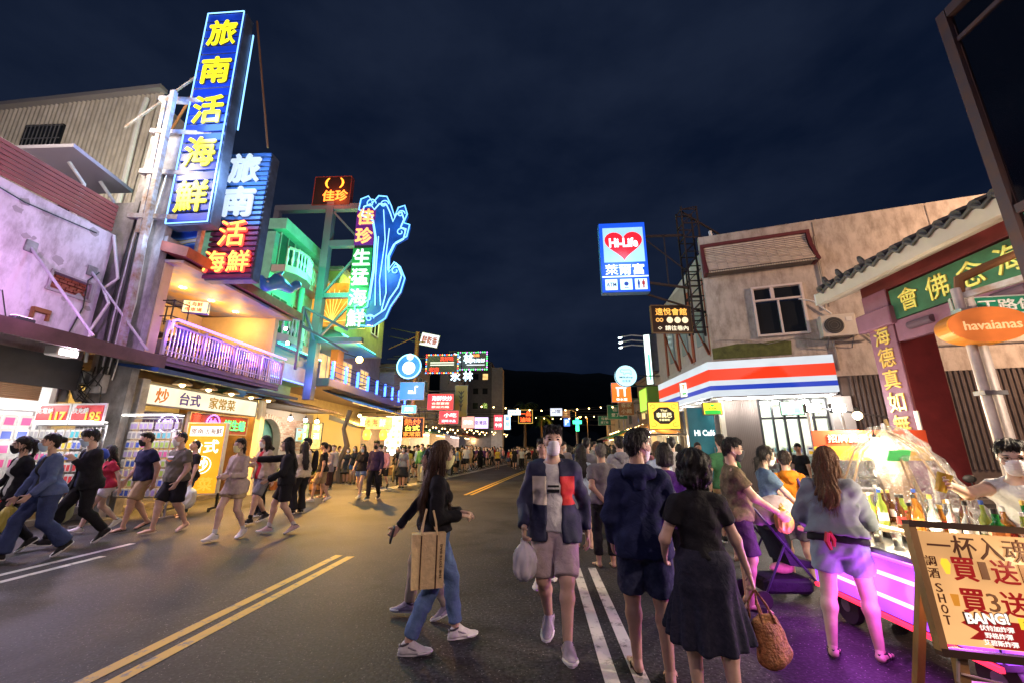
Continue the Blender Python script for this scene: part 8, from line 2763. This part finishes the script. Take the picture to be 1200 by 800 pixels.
# --- woman with the tote and the person passing behind her
tw_, rg = make_person('woman in black top and blue jeans with canvas tote and very long brown hair', (-.84, 3.86), -72, 1.66, 'f', 'stand', 1, hair='verylong', hairc='brown', top=('long', BLACK, dict(hem=.02, sl_e=.022)), bottom=('jeans', DENIM, .93), shoes=('sneaker', SNW), mask='yellow', lod=0,
                      fr=(.11, -.20, .08, 0), fl=(-.08, .22, .08, 0), hr=(.08, .20, 1.05), hl=(-.05, .23, 1.06), head=(.05, -.05), curl=(.9, .9), palm={1: (-.3, 0, -1), -1: (.3, 0, -1)}, seed=3)
tb2 = thing('tote_bag', 'cream canvas tote bag with dark straps hanging from the woman in jeans', 'bag', world_pt(tw_, rg, (.235, -.08, .0)), rad(-72))
tb2.scale = (1, .82, .97)
TOTE = K('tote_canvas', (.80, .60, .30))
part('bag_body', MB().prism([(-.15, .52), (.15, .52), (.165, .93), (-.165, .93)], -.045, .055, 'YZ'), TOTE, tb2)
for y in (-.075, .075):
 part('dark_band', MB().box((.058, y, .72), (.006, .012, .40)), K('tote_strap', (.10, .05, .03)), tb2)
 part('strap', MB().tube([(.058, y, .92), (.03, y * .8, 1.02), (-.01, y * .5, 1.10), (-.04, y * .4, 1.11), (-.06, y * .6, 1.04), (-.046, y, .92)], .011, 6), TOTE, tb2, True)
text('lettering', 'THE TOTE BAG', .26, .022, K('tote_strap', (.10, .05, .03)), tb2, (.061, .12, .72), (0, rad(-90), rad(90)), depth=.004)
pbh, rg = make_person('person in beige trousers passing behind the tote woman, phone in hand', (-1.02, 4.42), 96, 1.56, 'f', 'step_r', 0, hair='ponytail', top=('long', BLACK, dict(hem=-.05)), bottom=('pants', BEIGE_C), shoes=('sneaker', SNL), lod=0, hr=(.24, .34, .86), hl=(-.28, .40, .78), seed=5, curl=(.5, 1.1))
ph_ = world_pt(pbh, rg, rg.wri[-1] + rg.hdir[-1] * .09)
tag(part('phone', MB().box((0, 0, 0), (.018, .075, .15), bev=.006), BLK, None, loc=ph_, rot=(.3, .2, .4)), 'dark phone held low by the person in beige trousers', 'phone')

# --- man in the colour block jacket
jm, rg = make_person('man walking up in a navy jacket with cream and red chest blocks', (.20, 3.9), 176, 1.77, 'm', 'walk_l', 1, hair='short', top=('tee', WHITE_C), jacket=('j', block_jacket(), dict(hem=-.13, e=.024)), bottom=('shorts', K('pale_rose', (.50, .40, .41)), .47), shoes=('sneaker', SNL), mask='white', lod=0,
                     fr=(.07, -.18, .12, -26), fl=(-.08, .26, .085, 4), hr=(.24, .20, .90), hl=(-.27, -.06, .84), head=(.12, -.04), curl=(1.1, .5), seed=8)
decal(jm, 'tee_shirt', 'shirt_print', [[((.05, 1.245), (.05, 1.262)), ((-.05, 1.245), (-.05, 1.262))]], BLACK)
decal(jm, 'tee_shirt', 'shirt_print', [[((.052, 1.20), (.052, 1.228)), ((0, 1.20), (0, 1.228)), ((-.052, 1.20), (-.052, 1.228))]], BLACK)
plastic_bag('white plastic bag of takeaway hanging from the hand of the colour block jacket man', world_pt(jm, rg, rg.wri[1] + rg.hdir[1] * .10), .85, (.74, .70, .73))

# --- couple seen from behind
nm, rg = make_person('man in a navy hooded top and dark shorts seen from behind, head turned aside', (.84, 3.42), -8, 1.72, 'm', 'relax', 0, hair='short', top=('hoodie', NAVY, dict(e=.024, hem=-.12)), bottom=('shorts', K('navy_check', (.018, .024, .06), .85, (.05, .06, .12), 20), .44), shoes=('flipflop', FLB), mask='white', lod=0, head=(-.85, .05), hl=(-.22, .14, .86), hr=(.20, .20, .98), seed=11, fat=.12)
sw, rg = make_person('woman with a curly black bob in a black tee and flared dark skirt', (1.12, 3.02), -6, 1.57, 'f', 'relax', 1, hair='curly', top=('slim', BLACK, dict(e=.013, hem=.06, sleeve=.27, flare=.014)), bottom=('skirt', K('skirt_dark', (.014, .016, .03), .85, (.03, .03, .05), 30), .54), shoes=('sandal', SLB), lod=0, head=(.1, .05), hr=(.36, .10, .74), hl=(-.22, .20, .92), seed=13, fat=.18, curl=(1.2, .6), socks=K('sock_yellow', (.6, .42, .05)))
wp_ = world_pt(sw, rg, rg.wri[1] + rg.hdir[1] * .11)
bk = thing('basket_bag', 'brown woven basket bag dangling from the hand of the woman in the dark skirt', 'bag', wp_, rad(20))
WOVEN = mat('woven_brown', (.30, .12, .04), .7, bump=.8, bscale=60, var=.4, vscale=30)
v, q = fieldmesh([S((.0, 0, -.40), (.0, 0, -.20), .13, .10, (1, 0, 0), .55, .5, .5)], .012, .02, cuts=[((0, 0, -.17), (0, 0, 1))], wr=.004)
link('bag_body', to_mesh('bag_body', [(v, q)]), WOVEN, bk).rotation_euler = (0, rad(-14), 0)
for y in (-.05, .05):
 part('strap', MB().tube([(-.02, y, -.18), (-.03, y * .7, -.08), (0, 0, .0), (.04, y * .7, -.08), (.09, y, -.19)], .008, 6), WOVEN, bk)

# --- at the drinks cart
dg, rg = make_person('woman in a pale denim jacket and frayed denim shorts leaning to the drinks cart', (2.52, 3.80), -42, 1.60, 'f', 'relax', 3, hair='long', hairc='auburn', top=('tank', BLACK), jacket=('j', K('denim_grey', (.165, .185, .225), .85, (.185, .205, .245), 30, bump=.08), dict(hem=.03, e=.04, sl_e=.034, sleeve=.80, flare=.01)), bottom=('shorts', K('denim_light', (.23, .27, .34), .85, (.26, .30, .37), 30, bump=.08), .29), shoes=('sandal', FLB), lod=0, head=(-.2, -.12), lean=.17, fr=(.14, .06, .08, 0), fl=(-.15, -.10, .08, 0), hr=(.22, .42, .92), hl=(-.22, .30, .95), seed=17, fat=.28)
tag(part('ribbon', MB().tube([(0, 0, 0), (-.02, .01, -.08), (.01, .0, -.16)], [.03, .035, .02], 6).tube([(.03, 0, 0), (.07, .01, -.07), (.05, .0, -.13)], [.02, .03, .02], 6), mat('ribbon_red', (.45, .02, .03), .6), None, loc=world_pt(dg, rg, (-.03, -.20, .98)), scale=(.6, .6, .8)), 'red cloth ribbon hanging at the back of the denim shorts', 'ribbon')
cm, rg = make_person('man in a camouflage tee with glasses and a black mask behind the pram', (2.22, 4.85), -104, 1.68, 'm', 'stand', 0, hair='short', top=('tee', CAMO, dict(e=.024)), bottom=('shorts', K('plum', (.05, .02, .07)), .46), shoes=('slide', FLB), mask='black', glasses=True, lod=0, head=(-.05, -.08), hr=(.20, .34, .95), hl=(-.20, .34, .95), seed=19, fat=.2, curl=(1.0, 1.0))
bw_, rg = make_person('woman in a blue tee with her hair tied low, mask and backpack straps', (2.95, 5.55), -98, 1.60, 'f', 'stand', 3, hair='lowtail', top=('tee', K('slate_blue', (.10, .16, .25))), bottom=('pants', BLACK), shoes=('sandal', SLB), mask='white', lod=1, head=(.1, -.15), hr=(.14, .38, .86), hl=(-.14, .38, .86), seed=21)
oh, rg = make_person('boy in an orange hooded top with a purple shoulder strap and grey shorts', (3.30, 5.70), -12, 1.54, 'm', 'relax', 1, hair='fringe', hairc='dark', top=('hoodie', K('orange', (.60, .20, .015))), bottom=('shorts', GREY_C, .44), shoes=('sandal', FLB), lod=1, head=(-.3, -.2), hl=(-.2, .28, .95), seed=23)
mbk = thing('shoulder_bag', 'purple shoulder bag on the back of the orange hooded boy', 'bag', world_pt(oh, rg, (.14, -.19, .98)))
part('bag_body', MB().box((0, 0, -.1), (.22, .1, .28), bev=.04), K('purple', (.10, .05, .22)), mbk)
part('strap', MB().tube([(-.02, .02, .02), (-.03, .05, .22), (-.02, .16, .42), (-.0, .26, .36)], .016, 6), K('purple', (.10, .05, .22)), mbk)

def stroller():
 o = thing('stroller', 'dark folding stroller with a pale hood beside the camouflage tee man', 'stroller', (2.68, 4.98, 0), rad(-88))
 fm_ = mat('stroller_frame', (.05, .04, .09), .4, .5)
 for s_ in (-1, 1):
  part('side_frame', MB().tube([(.2 * s_, -.42, 1.02), (.2 * s_, -.32, .95), (.21 * s_, .30, .12)], .013, 6).tube([(.2 * s_, -.05, .62), (.21 * s_, -.34, .12)], .012, 6), fm_, o, True)
  for y in (.32, -.36):
   w = part('wheel', MB().lathe([(.05, -.018), (.085, -.02), (.09, 0), (.085, .02), (.05, .018)], (.21 * s_, y, .09), 16, 'X'), BLK, o, True)
   part('hub', MB().lathe([(0, -.012), (.05, -.012), (.05, .012), (0, .012)], (.21 * s_, y, .09), 12, 'X'), STEEL, w)
 part('handle', MB().tube([(-.2, -.42, 1.02), (-.1, -.45, 1.04), (.1, -.45, 1.04), (.2, -.42, 1.02)], .017, 6), BLK, o)
 part('seat', MB().prism([(-.12, .72), (-.02, .40), (.28, .36), (.28, .42), (.04, .47), (-.06, .74)], -.18, .18, 'YZ'), K('stroller_cloth', (.02, .02, .03)), o)
 v, q = fieldmesh([S((0, -.05, .85), (0, .02, .88), .21, .20, (1, 0, 0), .95, .95)], .02, .02, cuts=[((0, 0, .84), (0, .35, -1))])
 link('hood', to_mesh('hood', [(v, q)]), K('stroller_hood', (.45, .36, .40)), o)
 part('basket', MB().box((0, -.05, .2), (.36, .5, .14), bev=.03), K('stroller_cloth', (.02, .02, .03)), o)
 return o

stroller()
plastic_bag('yellow plastic bag hung on the stroller handle', (2.62, 4.72, 1.0), .75, (.72, .50, .10))
tag(part('cloth_bundle', MB().ball((0, 0, 0), .08, 10, 7, (1.6, 1, .7)).ball((.1, .05, .02), .06, 9, 6), K('peach', (.6, .35, .25)), None, True, loc=(2.68, 5.0, .33)), 'peach coloured bundle in the stroller basket', 'bundle')
bt, rg = make_person('bartender in white vest, glasses and mask mixing a drink behind the bottles', (3.60, 3.34), 128, 1.64, 'm', 'stand', 3, hair='short', top=('tank', WHITE_C), bottom=('shorts', BLACK), shoes=('sneaker', SNB), mask='white', glasses=True, lod=0, lean=.16, head=(.15, -.12), hr=(.30, .56, 1.36), hl=(-.10, .40, 1.10), eh_r=(.3, -.1, -.9), eh_l=(-.9, .0, -.4), curl=(.9, .4), palm={1: (-1, 0, .2), -1: (1, 0, .2)}, seed=29)
gl_ = world_pt(bt, rg, rg.wri[1] + rg.hdir[1] * .1)
tag(part('drink_cup', MB().lathe([(.03, -.06), (.042, .07), (.043, .072)], n=14), mat('lemon_drink', (.75, .52, .05), .15, trans=.4), None, True, loc=gl_, rot=(.2, .3, 0)), 'cup of lemon yellow drink in the raised hand of the bartender', 'cup')

# --- the queue behind the couple
make_person('man with close cropped grey hair in a grey tee, hands clasped behind his back', (1.02, 6.25), 4, 1.64, 'm', 'stand', 2, hair='crop', hairc='grey', top=('tee', K('ash', (.17, .16, .17))), bottom=('pants', BLACK, .9), shoes=('flipflop', FLB), lod=0, hr=(.03, -.20, .88), hl=(-.03, -.20, .90), eh_r=(1, -.3, 0), eh_l=(-1, -.3, 0), seed=31)
make_person('woman with long dark hair in a pale blue top and denim skirt', (.86, 7.4), 8, 1.64, 'f', 'relax', 1, hair='long', top=('tee', K('pale_blue', (.30, .38, .52))), bottom=('slimskirt', PALED, .42), shoes=('flipflop', K('sandal_pale', (.5, .42, .34))), lod=1, head=(-.5, 0), seed=33)
make_person('man in a grey hooded sweatshirt standing beyond the grey haired man', (1.58, 7.6), 0, 1.78, 'm', 'stand', 1, hair='short', top=('hoodie', K('mist_grey', (.30, .30, .32))), bottom=('pants', NAVY), shoes=('sneaker', SNW), lod=1, seed=35)
make_person('person in a black tee with a yellow back print', (.62, 10.4), 6, 1.66, 'f', 'step_l', 2, hair='lowtail', top=('tee', BLACK), bottom=('jeans', PALED), shoes=('sneaker', SNW), lod=1, seed=37)
decal(SC.objects[[o.name for o in SC.objects if o.get('label', '').startswith('person in a black tee with a yellow')][0]], 'tee_shirt', 'shirt_print', [[((-.08, 1.27), (-.08, 1.29)), ((0, 1.30), (0, 1.32)), ((.08, 1.27), (.08, 1.29))]], mat('print_yellow', (.9, .62, .03)), True)
slg, rg = make_person('fair haired woman in a pale blue shirt with a black shoulder strap', (2.15, 7.3), -10, 1.68, 'f', 'stand', 3, hair='bob', hairc='auburn', top=('shirt', K('sky_shirt', (.40, .50, .62))), bottom=('pants', GREY_C), shoes=('sneaker', SNW), lod=1, seed=39)
make_person('person in a purple jacket and mask half hidden by the navy hooded man', (1.42, 4.6), -30, 1.62, 'f', 'stand', 1, hair='bob', top=('long', K('violet', (.10, .04, .22))), bottom=('pants', BLACK), shoes=('sneaker', SNB), mask='purple', lod=1, seed=41)
make_person('walker in dark trousers and white shoes right behind the colour block jacket man', (.16, 5.5), 178, 1.68, 'm', 'step_r', 0, hair='short', top=('tee', GREY_C), bottom=('pants', BLACK), shoes=('sneaker', SNW), lod=1, seed=43)
make_person('woman with a high ponytail in a cream top near the yellow square sign', (3.9, 12.6), -30, 1.58, 'f', 'stand', 1, hair='ponytail', top=('tee', BEIGE_C), bottom=('shorts', BLACK, .3), shoes=('sneaker', SNW), lod=1, seed=45)
make_person('woman with loose dark hair in a cream top waiting at the drink stall', (4.5, 13.4), -10, 1.60, 'f', 'relax', 3, hair='long', top=('long', K('cream', (.52, .45, .33))), bottom=('skirt', BLACK), shoes=('sandal', SLB), lod=1, seed=46)
make_person('child height girl in red stripes behind the camouflage tee man', (3.0, 6.6), -60, 1.48, 'f', 'stand', 1, hair='bob', top=('tee', K('stripe_red', (.45, .03, .04), .85, (.5, .2, .2), 40)), bottom=('shorts', DENIM), shoes=('sandal', SLB), lod=1, seed=47)
make_person('man in a dark cap leaning by the parked scooters', (7.6, 12.4), 120, 1.70, 'm', 'stand', 0, hair='crop', cap='baseball', top=('tee', BLACK), bottom=('pants', GREY_C), shoes=('sneaker', SNB), lod=1, seed=48)

# --- walkers on the left, nearest first
a1, rg = make_person('woman in black jacket over a white top, black mask, at the left edge', (-8.0, 6.42), 160, 1.76, 'f', 'walk_l', 3, lean=0.11, hair='ponytail', top=('tee', WHITE_C), jacket=('j', BLACK), bottom=('pants', BLACK), shoes=('sneaker', SNB), mask='black', lod=1, head=(-.2, 0), seed=51)
a2, rg = make_person('woman in a loose blue denim jacket and navy trousers striding past shop racks', (-7.32, 6.25), 158, 1.80, 'f', 'walk_r', 1, lean=0.12, hair='bun', top=('tee', BLACK), jacket=('j', K('denim_jacket', (.085, .12, .26), .85, (.12, .16, .30), 20), dict(e=.045, hem=-.06)), bottom=('wide', K('denim_navy', (.05, .07, .16))), shoes=('sneaker', SNB), mask='blue', lod=1, head=(-.15, 0), seed=53, hr=(.24, .22, .82))
plastic_bag('narrow yellow paper bag held by the denim jacket woman', world_pt(a2, rg, rg.wri[1] + rg.hdir[1] * .09), .8, (.72, .62, .12), stretch=1.5)
a3, rg = make_person('teenager in a black jacket with a blue hood and black trousers, hand at his chest', (-7.68, 7.15), 156, 1.90, 'm', 'walk_r', 3, lean=0.1, hair='fringe', top=('tee', NAVY), jacket=('j', BLACK, dict(e=.045, hem=-.10)), bottom=('pants', BLACK), shoes=('sneaker', SNB), mask='blue', lod=1, head=(-.1, -.12), hl=(-.02, .22, 1.24), hr=(.26, .10, .82), curl=(1.0, .7), seed=55)
v, q = fieldmesh([S((0, -.09, 1.40), (.06, -.10, 1.37), .08, .07), S((0, -.09, 1.40), (-.06, -.10, 1.37), .08, .07)], .016, .03)
link('hood', to_mesh('hood', [(v * 1.06, q)]), K('royal_blue', (.03, .06, .35)), a3)
plastic_bag('pale green bag swinging from the hand of the blue hooded teenager', world_pt(a3, rg, rg.wri[1] + rg.hdir[1] * .09), 1.3, (.55, .60, .30))
make_person('bare legged woman in white shorts and white sneakers behind the blue hooded teenager', (-8.5, 8.3), 150, 1.64, 'f', 'walk_l', 3, lean=0.08, hair='long', top=('tee', K('crimson', (.4, .03, .06))), bottom=('shorts', WHITE_C, .25), shoes=('sneaker', SNW), mask='white', lod=1, seed=57)
make_person('man in a navy tee and khaki shorts with a black mask', (-7.90, 8.45), 160, 1.88, 'm', 'step_l', 0, lean=0.09, hair='short', top=('tee', K('navy_tee', (.018, .02, .055))), bottom=('shorts', KHAKI, .47), shoes=('flipflop', FLB), mask='black', lod=1, fat=.15, head=(-.1, 0), seed=59)
nk, rg = make_person('heavy man in an olive grey tee with an orange and white mark and black shorts', (-7.06, 8.3), 164, 1.88, 'm', 'step_r', 1, lean=0.09, hair='crop', top=('tee', K('olive_grey', (.15, .14, .11))), bottom=('shorts', BLACK, .48), shoes=('flipflop', K('sandal_pale', (.5, .42, .34))), mask='white', lod=1, fat=.55, head=(-.1, 0), seed=61)
decal(nk, 'tee_shirt', 'shirt_mark', swoosh(.02, 1.37, .24), mat('mark_orange', (.75, .16, .02), .6))
decal(nk, 'tee_shirt', 'shirt_mark', [[((.10, 1.395), (.10, 1.43)), ((0, 1.40), (0, 1.435)), ((-.08, 1.395), (-.08, 1.43))]], WHITE_C)
decal(nk, 'shorts', 'short_mark', swoosh(.14, .66, .20), mat('mark_yellow', (.75, .5, .04), .6))
dm, rg = make_person('man in a black tee carrying a clear bag behind the heavy man', (-8.35, 10.2), 150, 1.76, 'm', 'stand', 1, hair='crop', top=('tee', BLACK), bottom=('pants', K('dark_teal', (.03, .06, .08))), shoes=('sandal', SLB), lod=1, seed=63)
plastic_bag('pale see-through bag of food held by the man in the black tee', world_pt(dm, rg, rg.wri[-1] + rg.hdir[-1] * .09), 1.5, (.66, .70, .66))
make_person('woman in a sheer beige shirt and tan shorts with a yellow mask', (-5.42, 7.72), 168, 1.74, 'f', 'step_r', 3, lean=0.06, hair='lowtail', hairc='dark', top=('shirt', K('sheer_beige', (.50, .40, .34)), dict(e=.03, hem=-.16)), bottom=('shorts', K('tan', (.48, .36, .20)), .26), shoes=('sneaker', SNW), mask='yellow', lod=1, head=(.1, 0), hl=(-.10, .28, 1.06), hr=(.10, .26, 1.04), socks=WHITE_C, seed=65)
make_person('woman in a beige jacket over a red top and grey shorts', (-5.95, 9.3), 158, 1.84, 'f', 'step_l', 1, lean=0.06, hair='long', top=('tee', K('red_top', (.45, .02, .03))), jacket=('j', BEIGE_C, dict(e=.045, hem=-.05)), bottom=('shorts', GREY_C, .45), shoes=('sneaker', SNB), mask='white', lod=1, hr=(.25, .25, 1.1), seed=67, socks=BLACK)
make_person('woman in a black cap, black sweater and shorts pointing across the street', (-4.80, 8.28), 118, 1.76, 'f', 'step_r', 1, lean=0.06, hair='verylong', cap='baseball', top=('long', BLACK, dict(e=.034, sl_e=.03)), bottom=('shorts', BLACK, .40), shoes=('sneaker', K('sneaker_pinkish', (.6, .45, .43))), lod=1, hr=(.12, .62, 1.30), hl=(-.18, .30, .95), seed=69, socks=WHITE_C)
make_person('woman with long hair in a loose cream top and black trousers', (-5.9, 10.8), 60, 1.74, 'f', 'stand', 1, hair='verylong', top=('long', K('cream', (.52, .45, .33)), dict(e=.04)), bottom=('wide', BLACK), shoes=('sneaker', SNB), lod=1, seed=71)
mwb, rg = make_person('man in a white tee and jeans with a black backpack', (-6.35, 11.8), 124, 1.86, 'm', 'stand', 1, hair='short', top=('tee', WHITE_C), bottom=('jeans', K('dark_denim', (.05, .09, .22))), shoes=('sneaker', SNB), mask='white', lod=1, hr=(.16, .34, 1.0), seed=73)
bp_ = thing('backpack', 'black backpack on the man in the white tee', 'backpack', world_pt(mwb, rg, (0, -.20, 1.16)), rad(124))
v, q = fieldmesh([S((0, 0, -.18), (0, -.01, .14), .15, .13, (1, 0, 0), .62, .55)], .02, .03)
link('pack_body', to_mesh('pack_body', [(v, q)]), BLACK, bp_)
for s_ in (-1, 1):
 part('strap', MB().tube([(.10 * s_, .06, .2), (.11 * s_, .16, .27), (.11 * s_, .32, .18), (.11 * s_, .32, -.0), (.12 * s_, .1, -.16)], .022, 6), BLACK, bp_)
make_person('man in khaki shorts walking beside the white tee man', (-6.45, 13.0), 100, 1.74, 'm', 'step_l', 0, hair='short', top=('tee', BLACK), bottom=('shorts', KHAKI), shoes=('sneaker', SNW), lod=1, seed=75)
make_person('woman in a grey open shirt and dark brown skirt facing up the street', (-6.95, 14.3), 176, 1.70, 'f', 'stand', 1, hair='bob', hairc='brown', top=('tee', WHITE_C), jacket=('j', K('grey_lilac', (.26, .24, .28))), bottom=('slimskirt', K('dark_brown', (.06, .03, .03)), .62), shoes=('sandal', FLB), lod=1, hr=(.1, .28, .98), hl=(-.1, .28, .98), seed=77)
make_person('woman in a black top and denim shorts beside the man in purple', (-5.62, 14.0), 176, 1.68, 'f', 'step_l', 3, hair='long', top=('tee', BLACK), bottom=('shorts', DENIM, .24), shoes=('sneaker', SNW), mask='blue', lod=1, seed=79)
make_person('man in a dark purple shirt and black trousers beside the denim shorts woman', (-5.02, 13.6), 178, 1.80, 'm', 'step_r', 0, hair='short', top=('shirt', K('dark_purple', (.045, .03, .075))), bottom=('pants', BLACK), shoes=('sneaker', SNB), mask='black', lod=1, seed=81)
make_person('man in a teal shirt seen from behind at the yellow menu stand', (-8.1, 12.6), 40, 1.74, 'm', 'stand', 0, hair='short', top=('tee', K('teal', (.05, .16, .20))), bottom=('pants', BLACK), shoes=('sneaker', SNB), lod=1, seed=83)
make_person('woman in a yellow vest top near the brick eatery', (-6.6, 10.4), 150, 1.66, 'f', 'stand', 1, hair='bun', top=('tee', K('mustard', (.5, .36, .04))), bottom=('pants', BLACK), shoes=('sneaker', SNB), mask='black', lod=1, seed=85)
make_person('cook in a white apron top behind the grill stall counter', (-9.95, 21.6, .0), -90, 1.70, 'm', 'stand', 0, hair='crop', top=('tee', WHITE_C), bottom=('pants', BLACK), shoes=('sneaker', SNB), mask='white', lod=1, seed=87)
# ------------------------------------------------------------------ people farther down the street: a few figures, each copied with its own clothes
protos = []
before = set(SC.objects)
specs = [('m', 'stand', 'short', 'tee', 'pants', 1.72), ('m', 'step_l', 'short', 'tee', 'shorts', 1.74), ('f', 'stand', 'long', 'tee', 'shorts', 1.62), ('f', 'step_r', 'long', 'long', 'jeans', 1.63), ('f', 'relax', 'bob', 'tee', 'skirt', 1.60), ('m', 'walk_r', 'crop', 'shirt', 'shorts', 1.76), ('f', 'walk_l', 'ponytail', 'tee', 'wide', 1.64), ('m', 'relax', 'short', 'hoodie', 'jeans', 1.75)]
for i, (sx_, po_, ha_, tp_, bt_, h_) in enumerate(specs):
 t_, _ = make_person('proto', (0, 0), 0, h_, sx_, po_, i, hair=ha_, top=(tp_, BLACK), bottom=(bt_, NAVY, .3 if (bt_ == 'shorts' and sx_ == 'f') else None), shoes=('sneaker', SNB), mask='white' if i % 3 else None, lod=2, seed=i)
 protos.append(t_)
TOPC = {'white': (.6, .6, .6), 'black': (.02, .02, .022), 'navy': (.02, .03, .09), 'grey': (.22, .22, .23), 'red': (.45, .03, .04), 'beige': (.46, .37, .27), 'sky blue': (.25, .38, .55), 'pink': (.6, .3, .36), 'green': (.06, .20, .09), 'yellow': (.6, .42, .06), 'purple': (.12, .05, .22)}
BOTC = {'black': (.02, .02, .022), 'blue': (.06, .11, .24), 'khaki': (.34, .25, .14), 'white': (.55, .55, .53), 'grey': (.2, .2, .21)}
tm = {k: K('crowd_top_' + k.replace(' ', '_'), v) for k, v in TOPC.items()}
bm2 = {k: K('crowd_bottom_' + k, v) for k, v in BOTC.items()}
rc = random.Random(77)
spots = []

def try_add(x, y, f, where):
 if all(math.hypot(x - a, y - b) > .5 for a, b, *_ in spots):
  spots.append((x, y, f, where))

for _ in range(120):   # along the shops on the bar side
 y = rc.uniform(17, 46)
 xs = -7.6 + max(0, y - 20) * .10
 try_add(xs + rc.uniform(-1.2, 2.4), y, rc.choice((175, 180, 185, 0, 90, 100)), 'bar side')
for _ in range(190):  # the queue and the strollers on the store side and in the road
 y = rc.uniform(9.5, 46)
 xs = .9 + max(0, y - 8) * .10
 try_add(xs + rc.uniform(-.5, 3.2), y, rc.choice((0, 5, -10, 180, 190, -80)), 'store side')
for x, y in ((2.0, 9.0), (2.75, 8.4), (3.3, 7.5), (1.5, 9.6), (4.0, 8.8), (3.4, 9.7), (2.5, 10.3), (4.7, 10.6), (1.1, 8.5)):
 try_add(x, y, rc.choice((-20, -60, 10, -95)), 'store side')
for _ in range(60):
 y = rc.uniform(31, 48)
 try_add(-3.5 + (y - 25) * .11 + rc.uniform(0, 6), y, rc.choice((0, 180, 170, 10)), 'road')
seen = {}
for n_, (x, y, f, where) in enumerate(sorted(spots, key=lambda s_: s_[1])):
 p = protos[rc.randrange(len(protos))]
 spec = specs[protos.index(p)]
 a, b = rc.choice(list(tm) + ['black'] * 7 + ['navy', 'grey', 'white', 'grey'] * 2), rc.choice(list(bm2) + ['black'] * 4)
 far = 'near' if y < 16 else 'midway' if y < 28 else 'far'
 kind = {'pants': 'trousers', 'jeans': 'jeans', 'wide': 'wide trousers', 'shorts': 'shorts', 'skirt': 'skirt'}[spec[4]]
 up = {'tee': 'tee', 'long': 'long sleeved top', 'shirt': 'shirt', 'hoodie': 'hooded top'}[spec[3]]
 view = 'from behind' if abs(f) < 40 else 'facing us' if abs(f) > 140 else 'side on'
 lb = 'person in %s %s and %s %s, %s, %s, %s' % (a, up, b, kind, view, far, where)
 k = seen[lb] = seen.get(lb, 0) + 1
 o = dup(p, (x, y, 0), rad(f + rc.uniform(-15, 15)), lb, scale=(rc.uniform(.95, 1.05),) * 3)
 o['group'] = 'people down the street'
 for ch in o.children:
  s_ = ch.name.split('.')[0]
  if s_ in ('tee_shirt', 'long_sleeved_top', 'shirt', 'hoodie'):
   ch.material_slots[0].link = 'OBJECT'
   ch.material_slots[0].material = tm[a]
   for g_ in ch.children:
    g_.material_slots[0].link = 'OBJECT'
    g_.material_slots[0].material = tm[a]
  if s_ in ('trousers', 'jeans', 'wide_trousers', 'shorts', 'skirt'):
   ch.material_slots[0].link = 'OBJECT'
   ch.material_slots[0].material = bm2[b]
# the packed crowd at the end of the street reads as one mass
vs, fs = [], []
lowp, _ = make_person('proto', (0, 0), 0, 1.7, 'm', 'stand', 0, hair='short', top=('tee', BLACK), bottom=('pants', NAVY), lod=3)
protos.append(lowp)
src = [c for c in lowp.children_recursive if c.type == 'MESH' and c.name.split('.')[0] in ('body', 'tee_shirt', 'trousers', 'hair')]
mass = {}
for c in src:
 a = np.empty(len(c.data.vertices) * 3, 'f')
 c.data.vertices.foreach_get('co', a)
 qd = np.empty(len(c.data.loops), np.int32)
 c.data.loops.foreach_get('vertex_index', qd)
 mass[c.name.split('.')[0]] = (a.reshape(-1, 3), qd.reshape(-1, 4))
rcn = np.random.RandomState(4)
pts = [(x, y) for x, y in zip(rcn.uniform(-1.5, 8.5, 130), rcn.uniform(47, 75, 130))]
for k_, m_ in (('body', skin_mat(1)), ('tee_shirt', K('crowd_mass', (.04, .04, .05), .85, (.4, .34, .32), .6)), ('trousers', BLACK), ('hair', hair_mat('black'))):
 v, q = mass[k_]
 chunks = []
 for (x, y) in pts:
  sc_ = 1 + .08 * math.sin(x * 9 + y * 5)
  chunks.append((v[:, [0, 1, 2]] * sc_ + np.array((x, y, 0)), q[:, ::-1]))
 if k_ == 'body':
  continue
 o = link('distant_crowd', to_mesh('distant_crowd', chunks), m_)
 o['kind'] = 'stuff'
 o['label'] = 'packed crowd of people at the far end of the street'
 o['category'] = 'crowd'
for t_ in protos:
 for c in list(t_.children_recursive):
  bpy.data.objects.remove(c)
 bpy.data.objects.remove(t_)
